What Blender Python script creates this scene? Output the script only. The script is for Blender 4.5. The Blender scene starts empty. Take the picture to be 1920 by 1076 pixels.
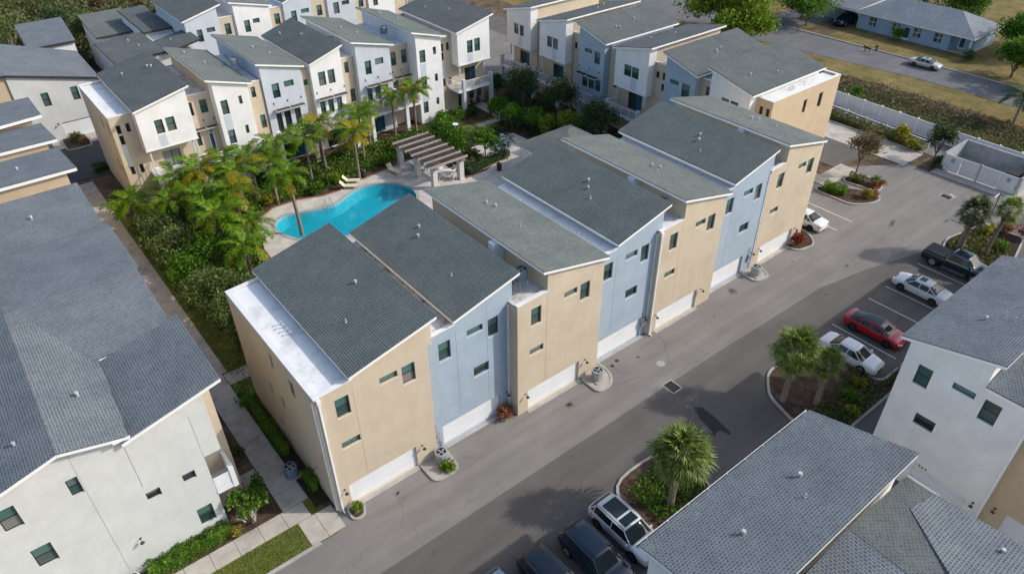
import bpy, math, random
import numpy as np
from mathutils import Matrix, Vector
PI = math.pi
R = math.radians
random.seed(7)
rng = np.random.default_rng(7)
scene = bpy.context.scene
C = scene.collection

# ------------------------------------------------------------------ camera
F_PX, PITCH, ROLL, YAW = 1367.37, R(36.431), R(-0.570), R(38.287)
CAM = Vector((-9.016, -28.978, 38.267))
fw = Vector((math.sin(YAW) * math.cos(PITCH), math.cos(YAW) * math.cos(PITCH), -math.sin(PITCH)))
rt = Vector((math.cos(YAW), -math.sin(YAW), 0))
up = rt.cross(fw)
rt2 = math.cos(ROLL) * rt + math.sin(ROLL) * up
up2 = -math.sin(ROLL) * rt + math.cos(ROLL) * up
cd = bpy.data.cameras.new('camera')
cd.sensor_width = 36
cd.lens = F_PX / 1920 * 36
cd.clip_start = 0.5
cd.clip_end = 3000
cam = bpy.data.objects.new('camera', cd)
m = Matrix((rt2, up2, -fw)).transposed().to_4x4()
m.translation = CAM
cam.matrix_world = m
C.objects.link(cam)
scene.camera = cam
scene.render.resolution_x = 1024
scene.render.resolution_y = 573

# ------------------------------------------------------------------ light
SUN = Vector((1.12, -0.87, 1.0)).normalized()
world = bpy.data.worlds.new('World')
scene.world = world
world.use_nodes = True
wn = world.node_tree.nodes
bg = wn['Background']
sky = wn.new('ShaderNodeTexSky')
sky.sky_type = 'NISHITA'
sky.sun_disc = False
sky.sun_elevation = math.asin(SUN.z)
sky.sun_rotation = math.atan2(SUN.x, SUN.y)
sky.air_density = 1.0
sky.dust_density = 2.2
sky.ozone_density = 0.6
world.node_tree.links.new(sky.outputs[0], bg.inputs[0])
bg.inputs[1].default_value = 0.15
sd = bpy.data.lights.new('sun', 'SUN')
sd.energy = 2.25
sd.angle = R(0.6)
sd.color = (1.0, 0.945, 0.87)
sun = bpy.data.objects.new('sun', sd)
sun.rotation_euler = SUN.to_track_quat('Z', 'Y').to_euler()
sun.location = (0, 0, 60)
C.objects.link(sun)
vs = scene.view_settings
vs.view_transform = 'Standard'
vs.look = 'None'
vs.exposure = 0.46
vs.gamma = 1.0
vs.use_curve_mapping = False
try:
    scene.cycles.max_bounces = 6
    scene.cycles.transparent_max_bounces = 12
    scene.cycles.caustics_reflective = False
    scene.cycles.caustics_refractive = False
except Exception:
    pass

# ------------------------------------------------------------------ materials
MATS = {}
class NT:
    def __init__(s, name):
        s.m = bpy.data.materials.new(name)
        s.m.use_nodes = True
        s.t = s.m.node_tree
        s.b = s.t.nodes['Principled BSDF']
        s.out = s.t.nodes['Material Output']
    def n(s, ty, **kw):
        nd = s.t.nodes.new(ty)
        for k, v in kw.items():
            setattr(nd, k, v)
        return nd
    def l(s, a, b):
        s.t.links.new(a, b)
    def pos(s):
        return s.n('ShaderNodeNewGeometry').outputs['Position']
    def noise(s, scale, detail=3, vec=None, rough=0.55, stretch=None):
        nd = s.n('ShaderNodeTexNoise')
        nd.inputs['Scale'].default_value = scale
        nd.inputs['Detail'].default_value = detail
        nd.inputs['Roughness'].default_value = rough
        v = vec or s.pos()
        if stretch:
            mp = s.n('ShaderNodeMapping')
            mp.inputs['Scale'].default_value = stretch
            s.l(v, mp.inputs['Vector'])
            v = mp.outputs[0]
        s.l(v, nd.inputs['Vector'])
        return nd.outputs['Fac']
    def ramp(s, fac, stops, interp='LINEAR'):
        nd = s.n('ShaderNodeValToRGB')
        cr = nd.color_ramp
        cr.interpolation = interp
        while len(cr.elements) < len(stops):
            cr.elements.new(0.5)
        for e, (p, c) in zip(cr.elements, stops):
            e.position = p
            e.color = (*c, 1) if len(c) == 3 else c
        s.l(fac, nd.inputs['Fac'])
        return nd.outputs['Color']
    def mix(s, fac, a, b, blend='MIX'):
        nd = s.n('ShaderNodeMix', data_type='RGBA', blend_type=blend)
        for sock, v in ((nd.inputs[0], fac), (nd.inputs[6], a), (nd.inputs[7], b)):
            if isinstance(v, (int, float)):
                sock.default_value = v
            elif isinstance(v, tuple):
                sock.default_value = (*v, 1) if len(v) == 3 else v
            else:
                s.l(v, sock)
        return nd.outputs[2]
    def bump(s, h, strength=0.3, dist=0.02):
        nd = s.n('ShaderNodeBump')
        nd.inputs['Strength'].default_value = strength
        nd.inputs['Distance'].default_value = dist
        s.l(h, nd.inputs['Height'])
        s.l(nd.outputs[0], s.b.inputs['Normal'])
    def fin(s, col, rough=0.8, spec=0.3, metal=0.0):
        if isinstance(col, tuple):
            s.b.inputs['Base Color'].default_value = (*col, 1)
        else:
            s.l(col, s.b.inputs['Base Color'])
        s.b.inputs['Roughness'].default_value = rough
        s.b.inputs['Specular IOR Level'].default_value = spec
        s.b.inputs['Metallic'].default_value = metal
        return s.m

def sc(c, k):
    return tuple(min(1.0, x * k) for x in c)

def plain(name, col, rough=0.6, var=0.12, scale=2.0, spec=0.3, metal=0.0, bump=0.0, bscale=60):
    t = NT(name)
    f = t.noise(scale, 4)
    c = t.ramp(f, [(0.3, sc(col, 1 - var)), (0.7, sc(col, 1 + var))])
    if bump:
        t.bump(t.noise(bscale, 2), bump, 0.01)
    MATS[name] = t.fin(c, rough, spec, metal)

def stucco(name, col, streak=0.10):
    t = NT(name)
    a = t.ramp(t.noise(0.55, 7, rough=0.72), [(0.3, sc(col, 0.88)), (0.72, sc(col, 1.06))])
    f = t.noise(1.0, 6, stretch=(1.3, 1.3, 0.22), rough=0.72)
    st = t.ramp(f, [(0.36, sc((0.70, 0.66, 0.60), 1)), (0.56, (1, 1, 1))])
    c = t.mix(min(1.0, streak * 1.25), a, st, 'MULTIPLY')
    fine = t.noise(9, 3)
    c = t.mix(0.10, c, t.ramp(fine, [(0.35, (0.6, 0.6, 0.6)), (0.65, (1, 1, 1))]), 'MULTIPLY')
    t.bump(t.noise(45, 3), 0.25, 0.01)
    MATS[name] = t.fin(c, 0.9, 0.15)

def shingle(name, dark, light, contrast=1.0):
    t = NT(name)
    uv = t.n('ShaderNodeUVMap').outputs[0]
    # slight waviness so that courses are not ruler straight
    w = t.n('ShaderNodeTexNoise'); w.inputs['Scale'].default_value = 1.7
    t.l(uv, w.inputs['Vector'])
    va = t.n('ShaderNodeVectorMath', operation='MULTIPLY_ADD')
    va.inputs[1].default_value = (0.05, 0.03, 0)
    t.l(w.outputs['Color'], va.inputs[0]); t.l(uv, va.inputs[2])
    b = t.n('ShaderNodeTexBrick')
    b.offset = 0.5
    b.inputs['Scale'].default_value = 1.0
    b.inputs['Brick Width'].default_value = 0.20
    b.inputs['Row Height'].default_value = 0.15
    b.inputs['Mortar Size'].default_value = 0.022
    b.inputs['Mortar Smooth'].default_value = 0.35
    b.inputs['Bias'].default_value = -0.1
    b.inputs['Color1'].default_value = (*dark, 1)
    b.inputs['Color2'].default_value = (*sc(dark, 1.45), 1)
    b.inputs['Mortar'].default_value = (*light, 1)
    t.l(va.outputs[0], b.inputs['Vector'])
    big = t.ramp(t.noise(0.45, 6, rough=0.7), [(0.3, (0.80, 0.81, 0.83)), (0.7, (1.14, 1.13, 1.10))])
    c = t.mix(1.0, b.outputs['Color'], big, 'MULTIPLY')
    gr = t.ramp(t.noise(14, 3, rough=0.7), [(0.3, (0.72, 0.72, 0.73)), (0.7, (1.2, 1.2, 1.18))])
    c = t.mix(0.8, c, gr, 'MULTIPLY')
    t.bump(b.outputs['Fac'], 0.35, 0.02)
    MATS[name] = t.fin(c, 0.93, 0.15)

shingle('shingle_shaded', (0.054, 0.070, 0.072), (0.185, 0.213, 0.212))  # shade put into the tone, for slopes turned from the sun
shingle('shingle_grey', (0.098, 0.114, 0.108), (0.195, 0.216, 0.205))  # on row slopes facing the sun, sunlight is put into this tone
shingle('shingle_blue', (0.092, 0.110, 0.126), (0.228, 0.256, 0.276))
shingle('shingle_slate', (0.078, 0.090, 0.092), (0.150, 0.168, 0.170))
shingle('shingle_pale', (0.150, 0.175, 0.200), (0.27, 0.30, 0.33))
stucco('beige', (0.58, 0.495, 0.375), 0.10)
stucco('beige_deep', (0.57, 0.455, 0.315), 0.10)
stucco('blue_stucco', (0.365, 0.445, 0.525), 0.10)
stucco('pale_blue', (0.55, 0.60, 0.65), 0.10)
stucco('white_stucco', (0.80, 0.80, 0.79), 0.08)
stucco('cream_stucco', (0.62, 0.635, 0.615), 0.06)
stucco('grey_stucco', (0.80, 0.80, 0.78), 0.08)
stucco('house_blue', (0.30, 0.42, 0.55), 0.15)
plain('trim_white', (0.76, 0.77, 0.78), 0.5, 0.06, 1.2)
plain('rail_grey', (0.46, 0.46, 0.51), 0.5, 0.06, 1.2)
plain('gutter_white', (0.82, 0.82, 0.81), 0.4, 0.05, 1.2)
plain('garage_white', (0.74, 0.755, 0.77), 0.45, 0.04, 1.0)
plain('panel_blue', (0.52, 0.58, 0.63), 0.6, 0.05)
plain('frame_dark', (0.035, 0.037, 0.038), 0.5, 0.1)
plain('metal_dark', (0.05, 0.05, 0.055), 0.45, 0.15, 6, metal=0.3)
plain('metal_grey', (0.40, 0.42, 0.43), 0.45, 0.15, 4, metal=0.4)
plain('metal_light', (0.55, 0.56, 0.57), 0.4, 0.1, 4, metal=0.3)
plain('ac_blue', (0.17, 0.24, 0.30), 0.5, 0.15, 4, metal=0.2)
plain('steel', (0.62, 0.62, 0.62), 0.25, 0.05, 4, metal=0.9)
plain('copper', (0.45, 0.20, 0.10), 0.5, 0.2, 4, metal=0.3)
plain('wood_grey', (0.34, 0.295, 0.265), 0.85, 0.25, 6)
plain('wood_dark', (0.085, 0.070, 0.062), 0.85, 0.25, 6)
plain('bark', (0.16, 0.125, 0.095), 0.95, 0.3, 8, bump=0.6, bscale=20)
plain('palm_bark', (0.24, 0.195, 0.15), 0.95, 0.3, 10, bump=0.8, bscale=14)
plain('pale_bark', (0.42, 0.37, 0.30), 0.9, 0.2, 6)
plain('cushion', (0.66, 0.60, 0.44), 0.8, 0.08)
plain('plastic_teal', (0.10, 0.34, 0.34), 0.5, 0.1)
plain('plastic_white', (0.78, 0.78, 0.76), 0.45, 0.05)
plain('plastic_blue', (0.35, 0.48, 0.66), 0.45, 0.05)
plain('black_plastic', (0.025, 0.025, 0.027), 0.5, 0.1)
plain('terracotta', (0.42, 0.17, 0.09), 0.8, 0.15)
plain('post_stone', (0.58, 0.56, 0.53), 0.85, 0.08, 3, bump=0.3)
plain('vinyl_white', (0.66, 0.68, 0.70), 0.5, 0.07, 0.6)
plain('block_grey', (0.30, 0.32, 0.33), 0.9, 0.15, 1.5, bump=0.3)
plain('brick_red', (0.30, 0.13, 0.08), 0.9, 0.2, 5)
plain('sign_green', (0.0, 0.25, 0.17), 0.5, 0.05)
plain('ink', (0.03, 0.03, 0.03), 0.6, 0.05)
plain('ink_pale', (0.78, 0.80, 0.80), 0.6, 0.02)
plain('skin', (0.42, 0.26, 0.18), 0.6, 0.05)
plain('cloth_navy', (0.012, 0.015, 0.04), 0.9, 0.1)
plain('cloth_tan', (0.45, 0.38, 0.32), 0.9, 0.1)
plain('hair_brown', (0.05, 0.03, 0.02), 0.8, 0.1)
plain('fur_black', (0.012, 0.012, 0.013), 0.8, 0.1)
plain('slate_tile', (0.30, 0.16, 0.12), 0.85, 0.15, 4)

def membrane():
    t = NT('membrane')
    a = t.ramp(t.noise(0.6, 6, rough=0.7), [(0.33, (0.60, 0.61, 0.61)), (0.52, (0.80, 0.81, 0.80))])
    d = t.ramp(t.noise(1.1, 6, rough=0.75), [(0.27, (0.30, 0.28, 0.25)), (0.38, (1, 1, 1))])
    c = t.mix(0.75, a, d, 'MULTIPLY')
    t.bump(t.noise(5, 4), 0.3, 0.02)
    MATS['membrane'] = t.fin(c, 0.55, 0.3)
    t = NT('membrane_dirty')
    a = t.ramp(t.noise(0.8, 6, rough=0.75), [(0.36, (0.16, 0.15, 0.14)), (0.47, (0.52, 0.50, 0.47)), (0.6, (0.70, 0.70, 0.68))])
    t.bump(t.noise(5, 4), 0.3, 0.02)
    MATS['membrane_dirty'] = t.fin(a, 0.7, 0.2)
membrane()

def asphalt(name, col, patch=0.12, stains=True):
    t = NT(name)
    a = t.ramp(t.noise(0.22, 6, rough=0.62), [(0.3, sc(col, 1 - patch)), (0.7, sc(col, 1 + patch))])
    g = t.ramp(t.noise(24, 2, rough=0.8), [(0.3, (0.72, 0.72, 0.72)), (0.7, (1.25, 1.25, 1.25))])
    c = t.mix(0.55, a, g, 'MULTIPLY')
    if stains:
        s1 = t.ramp(t.noise(0.55, 5, rough=0.75), [(0.27, (0.55, 0.54, 0.54)), (0.36, (1, 1, 1))])
        c = t.mix(0.8, c, s1, 'MULTIPLY')
        s2 = t.ramp(t.noise(0.9, 4, stretch=(0.25, 1.2, 1)), [(0.35, (0.86, 0.86, 0.86)), (0.6, (1.04, 1.04, 1.04))])
        c = t.mix(0.6, c, s2, 'MULTIPLY')
    if stains:
        nv = t.n('ShaderNodeTexNoise'); nv.inputs['Scale'].default_value = 0.8; nv.inputs['Detail'].default_value = 5
        t.l(t.pos(), nv.inputs['Vector'])
        wv = t.n('ShaderNodeVectorMath', operation='MULTIPLY_ADD'); wv.inputs[1].default_value = (1.6, 1.6, 0)
        t.l(nv.outputs['Color'], wv.inputs[0]); t.l(t.pos(), wv.inputs[2])
        vo = t.n('ShaderNodeTexVoronoi', feature='DISTANCE_TO_EDGE'); vo.inputs['Scale'].default_value = 0.16
        t.l(wv.outputs[0], vo.inputs['Vector'])
        ln = t.ramp(vo.outputs['Distance'], [(0.0, (0.80, 0.79, 0.78)), (0.006, (1, 1, 1))])
        msk = t.ramp(t.noise(0.12, 3), [(0.44, (0, 0, 0)), (0.56, (1, 1, 1))])
        c = t.mix(msk, c, t.mix(1.0, c, ln, 'MULTIPLY'))
        dp = t.ramp(t.noise(3.2, 2), [(0.255, (0.55, 0.54, 0.53)), (0.30, (1, 1, 1))])
        c = t.mix(0.8, c, dp, 'MULTIPLY')
        tk = t.ramp(t.noise(0.5, 3, stretch=(0.05, 1.6, 1)), [(0.38, (0.90, 0.90, 0.90)), (0.62, (1.05, 1.05, 1.04))])
        c = t.mix(0.8, c, tk, 'MULTIPLY')
    t.bump(t.noise(60, 2), 0.3, 0.008)
    MATS[name] = t.fin(c, 0.88, 0.25)
asphalt('asphalt_old', (0.215, 0.202, 0.190))
asphalt('asphalt_new', (0.130, 0.120, 0.112), 0.10)
asphalt('asphalt_stall', (0.072, 0.073, 0.078), 0.08, False)
asphalt('asphalt_road', (0.150, 0.150, 0.158))
asphalt('asphalt_patch', (0.038, 0.038, 0.042), 0.1, False)

def concrete(name, col, dirt=0.5):
    t = NT(name)
    a = t.ramp(t.noise(0.8, 6, rough=0.68), [(0.32, sc(col, 0.78)), (0.62, sc(col, 1.08))])
    s = t.ramp(t.noise(0.5, 5, rough=0.7), [(0.30, (0.42, 0.40, 0.37)), (0.45, (1, 1, 1))])
    c = t.mix(dirt, a, s, 'MULTIPLY')
    t.bump(t.noise(40, 3), 0.25, 0.01)
    MATS[name] = t.fin(c, 0.88, 0.2)
concrete('concrete', (0.44, 0.405, 0.365))
concrete('concrete_light', (0.46, 0.43, 0.38), 0.45)
concrete('kerb', (0.40, 0.385, 0.36), 0.45)
concrete('pool_deck', (0.55, 0.515, 0.47), 0.2)
concrete('pavers_brown', (0.30, 0.22, 0.17), 0.4)

def ground(name, stops, scale=1.2, fine=14, fm=0.7):
    t = NT(name)
    a = t.ramp(t.noise(scale, 7, rough=0.7), stops)
    g = t.ramp(t.noise(fine, 4, rough=0.8), [(0.3, (0.5, 0.5, 0.5)), (0.7, (1.35, 1.35, 1.3))])
    c = t.mix(fm, a, g, 'MULTIPLY')
    t.bump(t.noise(fine * 1.6, 3, rough=0.8), 0.7, 0.05)
    MATS[name] = t.fin(c, 0.95, 0.1)
ground('lawn', [(0.3, (0.065, 0.105, 0.018)), (0.5, (0.125, 0.160, 0.032)), (0.68, (0.22, 0.19, 0.07))])
ground('dry_grass', [(0.3, (0.085, 0.088, 0.030)), (0.48, (0.185, 0.150, 0.060)), (0.7, (0.285, 0.215, 0.105))], 0.35)
ground('soil', [(0.3, (0.028, 0.022, 0.017)), (0.7, (0.070, 0.052, 0.040))], 2.0)
ground('mulch', [(0.3, (0.035, 0.024, 0.018)), (0.55, (0.105, 0.072, 0.052)), (0.75, (0.19, 0.145, 0.12))], 1.6, 20, 0.9)
ground('leaf_litter', [(0.3, (0.05, 0.04, 0.028)), (0.5, (0.13, 0.095, 0.065)), (0.7, (0.22, 0.17, 0.12))], 0.5, 8, 0.9)
ground('gravel', [(0.35, (0.17, 0.165, 0.16)), (0.6, (0.26, 0.25, 0.24))], 0.8, 10)

def leaf(name, stops, trans=0.28, rough=0.5):
    t = NT(name)
    g = t.n('ShaderNodeNewGeometry')
    nz = t.noise(0.7, 3)
    ad = t.n('ShaderNodeMath', operation='MULTIPLY_ADD')
    ad.inputs[1].default_value = 0.6
    t.l(g.outputs['Random Per Island'], ad.inputs[0])
    mu = t.n('ShaderNodeMath', operation='MULTIPLY'); mu.inputs[1].default_value = 0.4
    t.l(nz, mu.inputs[0]); t.l(mu.outputs[0], ad.inputs[2])
    c = t.ramp(ad.outputs[0], stops)
    t.fin(c, rough, 0.25)
    tr = t.n('ShaderNodeBsdfTranslucent')
    t.l(t.mix(1.0, c, (1.25, 1.35, 0.7), 'MULTIPLY'), tr.inputs['Color'])
    mx = t.n('ShaderNodeMixShader'); mx.inputs[0].default_value = trans
    t.l(t.b.outputs[0], mx.inputs[1]); t.l(tr.outputs[0], mx.inputs[2])
    t.l(mx.outputs[0], t.out.inputs['Surface'])
    MATS[name] = t.m
leaf('leaf_oak', [(0.2, (0.045, 0.078, 0.020)), (0.5, (0.105, 0.150, 0.040)), (0.8, (0.210, 0.240, 0.085))])
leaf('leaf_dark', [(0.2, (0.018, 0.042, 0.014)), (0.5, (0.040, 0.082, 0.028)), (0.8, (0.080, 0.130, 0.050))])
leaf('leaf_mid', [(0.2, (0.028, 0.085, 0.006)), (0.5, (0.070, 0.170, 0.012)), (0.8, (0.150, 0.265, 0.022))])
leaf('leaf_bright', [(0.2, (0.070, 0.140, 0.010)), (0.5, (0.150, 0.240, 0.018)), (0.8, (0.270, 0.340, 0.040))])
leaf('leaf_hedge', [(0.2, (0.035, 0.095, 0.010)), (0.5, (0.085, 0.180, 0.018)), (0.8, (0.190, 0.300, 0.040))])
leaf('leaf_red', [(0.2, (0.11, 0.012, 0.014)), (0.5, (0.24, 0.030, 0.030)), (0.8, (0.34, 0.12, 0.08))])
leaf('leaf_rust', [(0.2, (0.16, 0.055, 0.030)), (0.5, (0.30, 0.120, 0.065)), (0.8, (0.42, 0.22, 0.13))])
leaf('leaf_yellow', [(0.2, (0.10, 0.13, 0.012)), (0.5, (0.26, 0.26, 0.02)), (0.8, (0.42, 0.36, 0.04))])
leaf('leaf_croton', [(0.2, (0.12, 0.16, 0.015)), (0.5, (0.35, 0.33, 0.03)), (0.8, (0.36, 0.10, 0.03))])
leaf('leaf_brown', [(0.2, (0.070, 0.048, 0.026)), (0.5, (0.140, 0.100, 0.056)), (0.8, (0.225, 0.170, 0.100))])
leaf('leaf_grass', [(0.2, (0.070, 0.110, 0.018)), (0.5, (0.145, 0.180, 0.040)), (0.8, (0.27, 0.24, 0.09))])
leaf('leaf_olive', [(0.2, (0.055, 0.070, 0.018)), (0.5, (0.115, 0.125, 0.040)), (0.8, (0.20, 0.19, 0.075))])
leaf('frond_green', [(0.2, (0.036, 0.115, 0.003)), (0.5, (0.105, 0.215, 0.006)), (0.8, (0.250, 0.330, 0.012))], 0.35)
leaf('frond_gold', [(0.2, (0.150, 0.185, 0.006)), (0.5, (0.300, 0.260, 0.010)), (0.8, (0.400, 0.270, 0.020))], 0.35)
leaf('frond_sabal', [(0.2, (0.070, 0.115, 0.022)), (0.5, (0.150, 0.205, 0.045)), (0.8, (0.290, 0.330, 0.090))], 0.3)
leaf('frond_sabal_grey', [(0.2, (0.055, 0.080, 0.035)), (0.5, (0.110, 0.140, 0.062)), (0.8, (0.200, 0.220, 0.110))], 0.3)
leaf('frond_dark', [(0.2, (0.020, 0.050, 0.016)), (0.5, (0.045, 0.085, 0.028)), (0.8, (0.090, 0.130, 0.050))], 0.3)

def glass(name, stops, rough=0.08):
    t = NT(name)
    oi = t.n('ShaderNodeObjectInfo')
    c = t.ramp(oi.outputs['Random'], stops, 'LINEAR')
    MATS[name] = t.fin(c, rough, 0.5)
glass('glass_up', [(0.0, (0.050, 0.115, 0.105)), (0.5, (0.080, 0.170, 0.155)), (0.8, (0.13, 0.19, 0.18)), (1.0, (0.025, 0.05, 0.048))])
glass('glass_low', [(0.0, (0.016, 0.040, 0.038)), (0.5, (0.045, 0.095, 0.088)), (0.8, (0.10, 0.115, 0.105)), (1.0, (0.22, 0.205, 0.19))])
glass('glass_dark', [(0.0, (0.010, 0.018, 0.018)), (1.0, (0.026, 0.045, 0.042))], 0.25)
glass('glass_blue', [(0.0, (0.02, 0.09, 0.14)), (1.0, (0.04, 0.13, 0.18))])
glass('glass_curtain', [(0.0, (0.16, 0.22, 0.19)), (1.0, (0.22, 0.27, 0.24))])
glass('car_glass', [(0.0, (0.008, 0.014, 0.016)), (1.0, (0.022, 0.036, 0.036))], 0.03)

def paint(name, col, rough=0.22, metal=0.0, coat=0.8):
    t = NT(name)
    m = t.fin(col, rough, 0.5, metal)
    t.b.inputs['Coat Weight'].default_value = coat
    t.b.inputs['Coat Roughness'].default_value = 0.05
    MATS[name] = m
paint('paint_white', (0.72, 0.73, 0.74))
paint('paint_pearl', (0.62, 0.64, 0.66))
paint('paint_red', (0.42, 0.008, 0.016))
paint('paint_navy', (0.004, 0.018, 0.045))
paint('paint_black', (0.004, 0.012, 0.022))
paint('paint_lightblue', (0.20, 0.32, 0.40))
paint('paint_silver', (0.50, 0.50, 0.47), 0.3, 0.3)
plain('tyre', (0.016, 0.016, 0.017), 0.85, 0.1)
plain('rim', (0.42, 0.43, 0.44), 0.3, 0.05, 4, metal=0.7)
plain('rim_dark', (0.06, 0.06, 0.065), 0.35, 0.05, 4, metal=0.5)
plain('lamp_red', (0.30, 0.012, 0.015), 0.2, 0.05)
plain('lamp_clear', (0.62, 0.64, 0.66), 0.12, 0.05)
plain('line_white', (0.62, 0.63, 0.64), 0.7, 0.14, 3)

def water():
    t = NT('pool_water')
    tp = t.n('ShaderNodeBsdfTransparent'); tp.inputs[0].default_value = (0.95, 1.0, 1.0, 1)
    gl = t.n('ShaderNodeBsdfGlossy'); gl.inputs['Roughness'].default_value = 0.04
    bp = t.n('ShaderNodeBump'); bp.inputs['Strength'].default_value = 0.12; bp.inputs['Distance'].default_value = 0.05
    t.l(t.noise(2.2, 3), bp.inputs['Height'])
    t.l(bp.outputs[0], gl.inputs['Normal'])
    mx = t.n('ShaderNodeMixShader')
    mx.inputs[0].default_value = 0.06; t.l(tp.outputs[0], mx.inputs[1]); t.l(gl.outputs[0], mx.inputs[2])
    t.l(mx.outputs[0], t.out.inputs['Surface'])
    MATS['pool_water'] = t.m
water()
plain('pool_plaster', (0.003, 0.34, 0.46), 0.7, 0.05, 0.6)
plain('pool_plaster_deep', (0.015, 0.30, 0.46), 0.7, 0.05, 0.6)
plain('pool_tile', (0.25, 0.45, 0.50), 0.4, 0.15, 6)

# ------------------------------------------------------------------ builders
class Thing:
    def __init__(s, name, loc=(0, 0, 0), rot=0.0, label=None, cat=None, group=None, kind=None, s0=0.0, t0=0.0):
        e = bpy.data.objects.new(name, None)
        e.empty_display_size = 0.3
        C.objects.link(e)
        e.location = loc
        e.rotation_euler = (0, 0, rot)
        s.o = e
        s.off = np.array([s0, t0, 0.0])
        tag(e, label, cat, group, kind)

def tag(o, label=None, cat=None, group=None, kind=None):
    if label: o['label'] = label
    if cat: o['category'] = cat
    if group: o['group'] = group
    if kind: o['kind'] = kind
    return o

def link(name, me, parent=None, loc=None, rot=None, scale=None):
    o = bpy.data.objects.new(name, me)
    C.objects.link(o)
    if parent is not None:
        o.parent = parent.o if isinstance(parent, Thing) else parent
    if loc is not None: o.location = loc
    if rot is not None: o.rotation_euler = rot
    if scale is not None: o.scale = scale
    return o

class MB:
    def __init__(s, *mats):
        s.v = []; s.f = []; s.fm = []; s.uv = []
        s.mats = list(mats)
    def mi(s, m):
        if isinstance(m, int): return m
        if m not in s.mats: s.mats.append(m)
        return s.mats.index(m)
    def poly(s, pts, m=0, uv=None):
        k = len(s.v)
        s.v += [tuple(p) for p in pts]
        s.f.append(tuple(range(k, k + len(pts))))
        s.fm.append(s.mi(m))
        s.uv.append(uv or [(p[0], p[1]) for p in pts])
    def box(s, x0, y0, z0, x1, y1, z1, m=0):
        if x0 > x1: x0, x1 = x1, x0
        if y0 > y1: y0, y1 = y1, y0
        if z0 > z1: z0, z1 = z1, z0
        k = len(s.v)
        s.v += [(x0, y0, z0), (x1, y0, z0), (x1, y1, z0), (x0, y1, z0), (x0, y0, z1), (x1, y0, z1), (x1, y1, z1), (x0, y1, z1)]
        mm = s.mi(m)
        for q in ((0, 3, 2, 1), (4, 5, 6, 7), (0, 1, 5, 4), (1, 2, 6, 5), (2, 3, 7, 6), (3, 0, 4, 7)):
            s.f.append(tuple(k + i for i in q)); s.fm.append(mm)
            s.uv.append([(0, 0)] * 4)
    def prism(s, pts, z0, z1, m=0, mtop=None, bottom=False):
        n = len(pts)
        z0f = z0 if callable(z0) else (lambda x, y: z0)
        z1f = z1 if callable(z1) else (lambda x, y: z1)
        a = [(p[0], p[1], z0f(*p[:2])) for p in pts]
        b = [(p[0], p[1], z1f(*p[:2])) for p in pts]
        for i in range(n):
            j = (i + 1) % n
            s.poly([a[i], a[j], b[j], b[i]], m)
        s.poly(b, m if mtop is None else mtop)
        if bottom: s.poly(a[::-1], m)
    def tube(s, p0, p1, r0, r1=None, n=8, m=0, cap=True):
        r1 = r0 if r1 is None else r1
        p0 = Vector(p0); p1 = Vector(p1)
        d = (p1 - p0).normalized()
        a = d.orthogonal().normalized(); b = d.cross(a)
        A = [p0 + (a * math.cos(2 * PI * i / n) + b * math.sin(2 * PI * i / n)) * r0 for i in range(n)]
        B = [p1 + (a * math.cos(2 * PI * i / n) + b * math.sin(2 * PI * i / n)) * r1 for i in range(n)]
        for i in range(n):
            j = (i + 1) % n
            s.poly([A[i], A[j], B[j], B[i]], m)
        if cap:
            s.poly(B, m); s.poly(A[::-1], m)
    def path(s, pts, r, n=6, m=0):
        for i in range(len(pts) - 1):
            ra = r[i] if isinstance(r, (list, tuple)) else r
            rb = r[i + 1] if isinstance(r, (list, tuple)) else r
            s.tube(pts[i], pts[i + 1], ra, rb, n, m, True)
    def mesh(s, name, off=None, smooth=False, weld=False):
        me = bpy.data.meshes.new(name)
        v = s.v if off is None else [(p[0] - off[0], p[1] - off[1], p[2] - off[2]) for p in s.v]
        me.from_pydata(v, [], s.f)
        for mn in s.mats:
            me.materials.append(MATS[mn])
        me.polygons.foreach_set('material_index', s.fm)
        ul = me.uv_layers.new(name='UVMap')
        flat = []
        for u in s.uv:
            for a in u: flat += [float(a[0]), float(a[1])]
        ul.data.foreach_set('uv', flat)
        if weld:
            import bmesh
            bm = bmesh.new(); bm.from_mesh(me)
            bmesh.ops.remove_doubles(bm, verts=bm.verts, dist=1e-4)
            bmesh.ops.recalc_face_normals(bm, faces=bm.faces)
            bm.to_mesh(me); bm.free()
        if smooth:
            me.polygons.foreach_set('use_smooth', [True] * len(me.polygons))
        me.update()
        return me
    def build(s, name, parent=None, **kw):
        off = parent.off if isinstance(parent, Thing) else kw.pop('off', None)
        sm = kw.pop('smooth', False); wd = kw.pop('weld', False)
        return link(name, s.mesh(name, off, sm, wd), parent, **kw)

def structure(name, mb, **kw):
    o = mb.build(name, **kw)
    o['kind'] = 'structure'
    return o

def stain_mat(name, col, k):
    t = NT(name)
    uv = t.n('ShaderNodeUVMap').outputs[0]
    ln = t.n('ShaderNodeVectorMath', operation='LENGTH'); t.l(uv, ln.inputs[0])
    nz = t.noise(4.0, 4)
    ad = t.n('ShaderNodeMath', operation='MULTIPLY_ADD'); ad.inputs[1].default_value = 0.9; t.l(nz, ad.inputs[0]); t.l(ln.outputs['Value'], ad.inputs[2])
    f = t.ramp(ad.outputs[0], [(0.55, (k, k, k)), (1.25, (0, 0, 0))])
    t.fin(col, 0.8, 0.2)
    tp = t.n('ShaderNodeBsdfTransparent'); mx = t.n('ShaderNodeMixShader')
    t.l(f, mx.inputs[0]); t.l(tp.outputs[0], mx.inputs[1]); t.l(t.b.outputs[0], mx.inputs[2]); t.l(mx.outputs[0], t.out.inputs['Surface'])
    MATS[name] = t.m
stain_mat('stain', (0.030, 0.027, 0.025), 0.85)
stain_mat('stain_soft', (0.05, 0.046, 0.043), 0.5)

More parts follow.
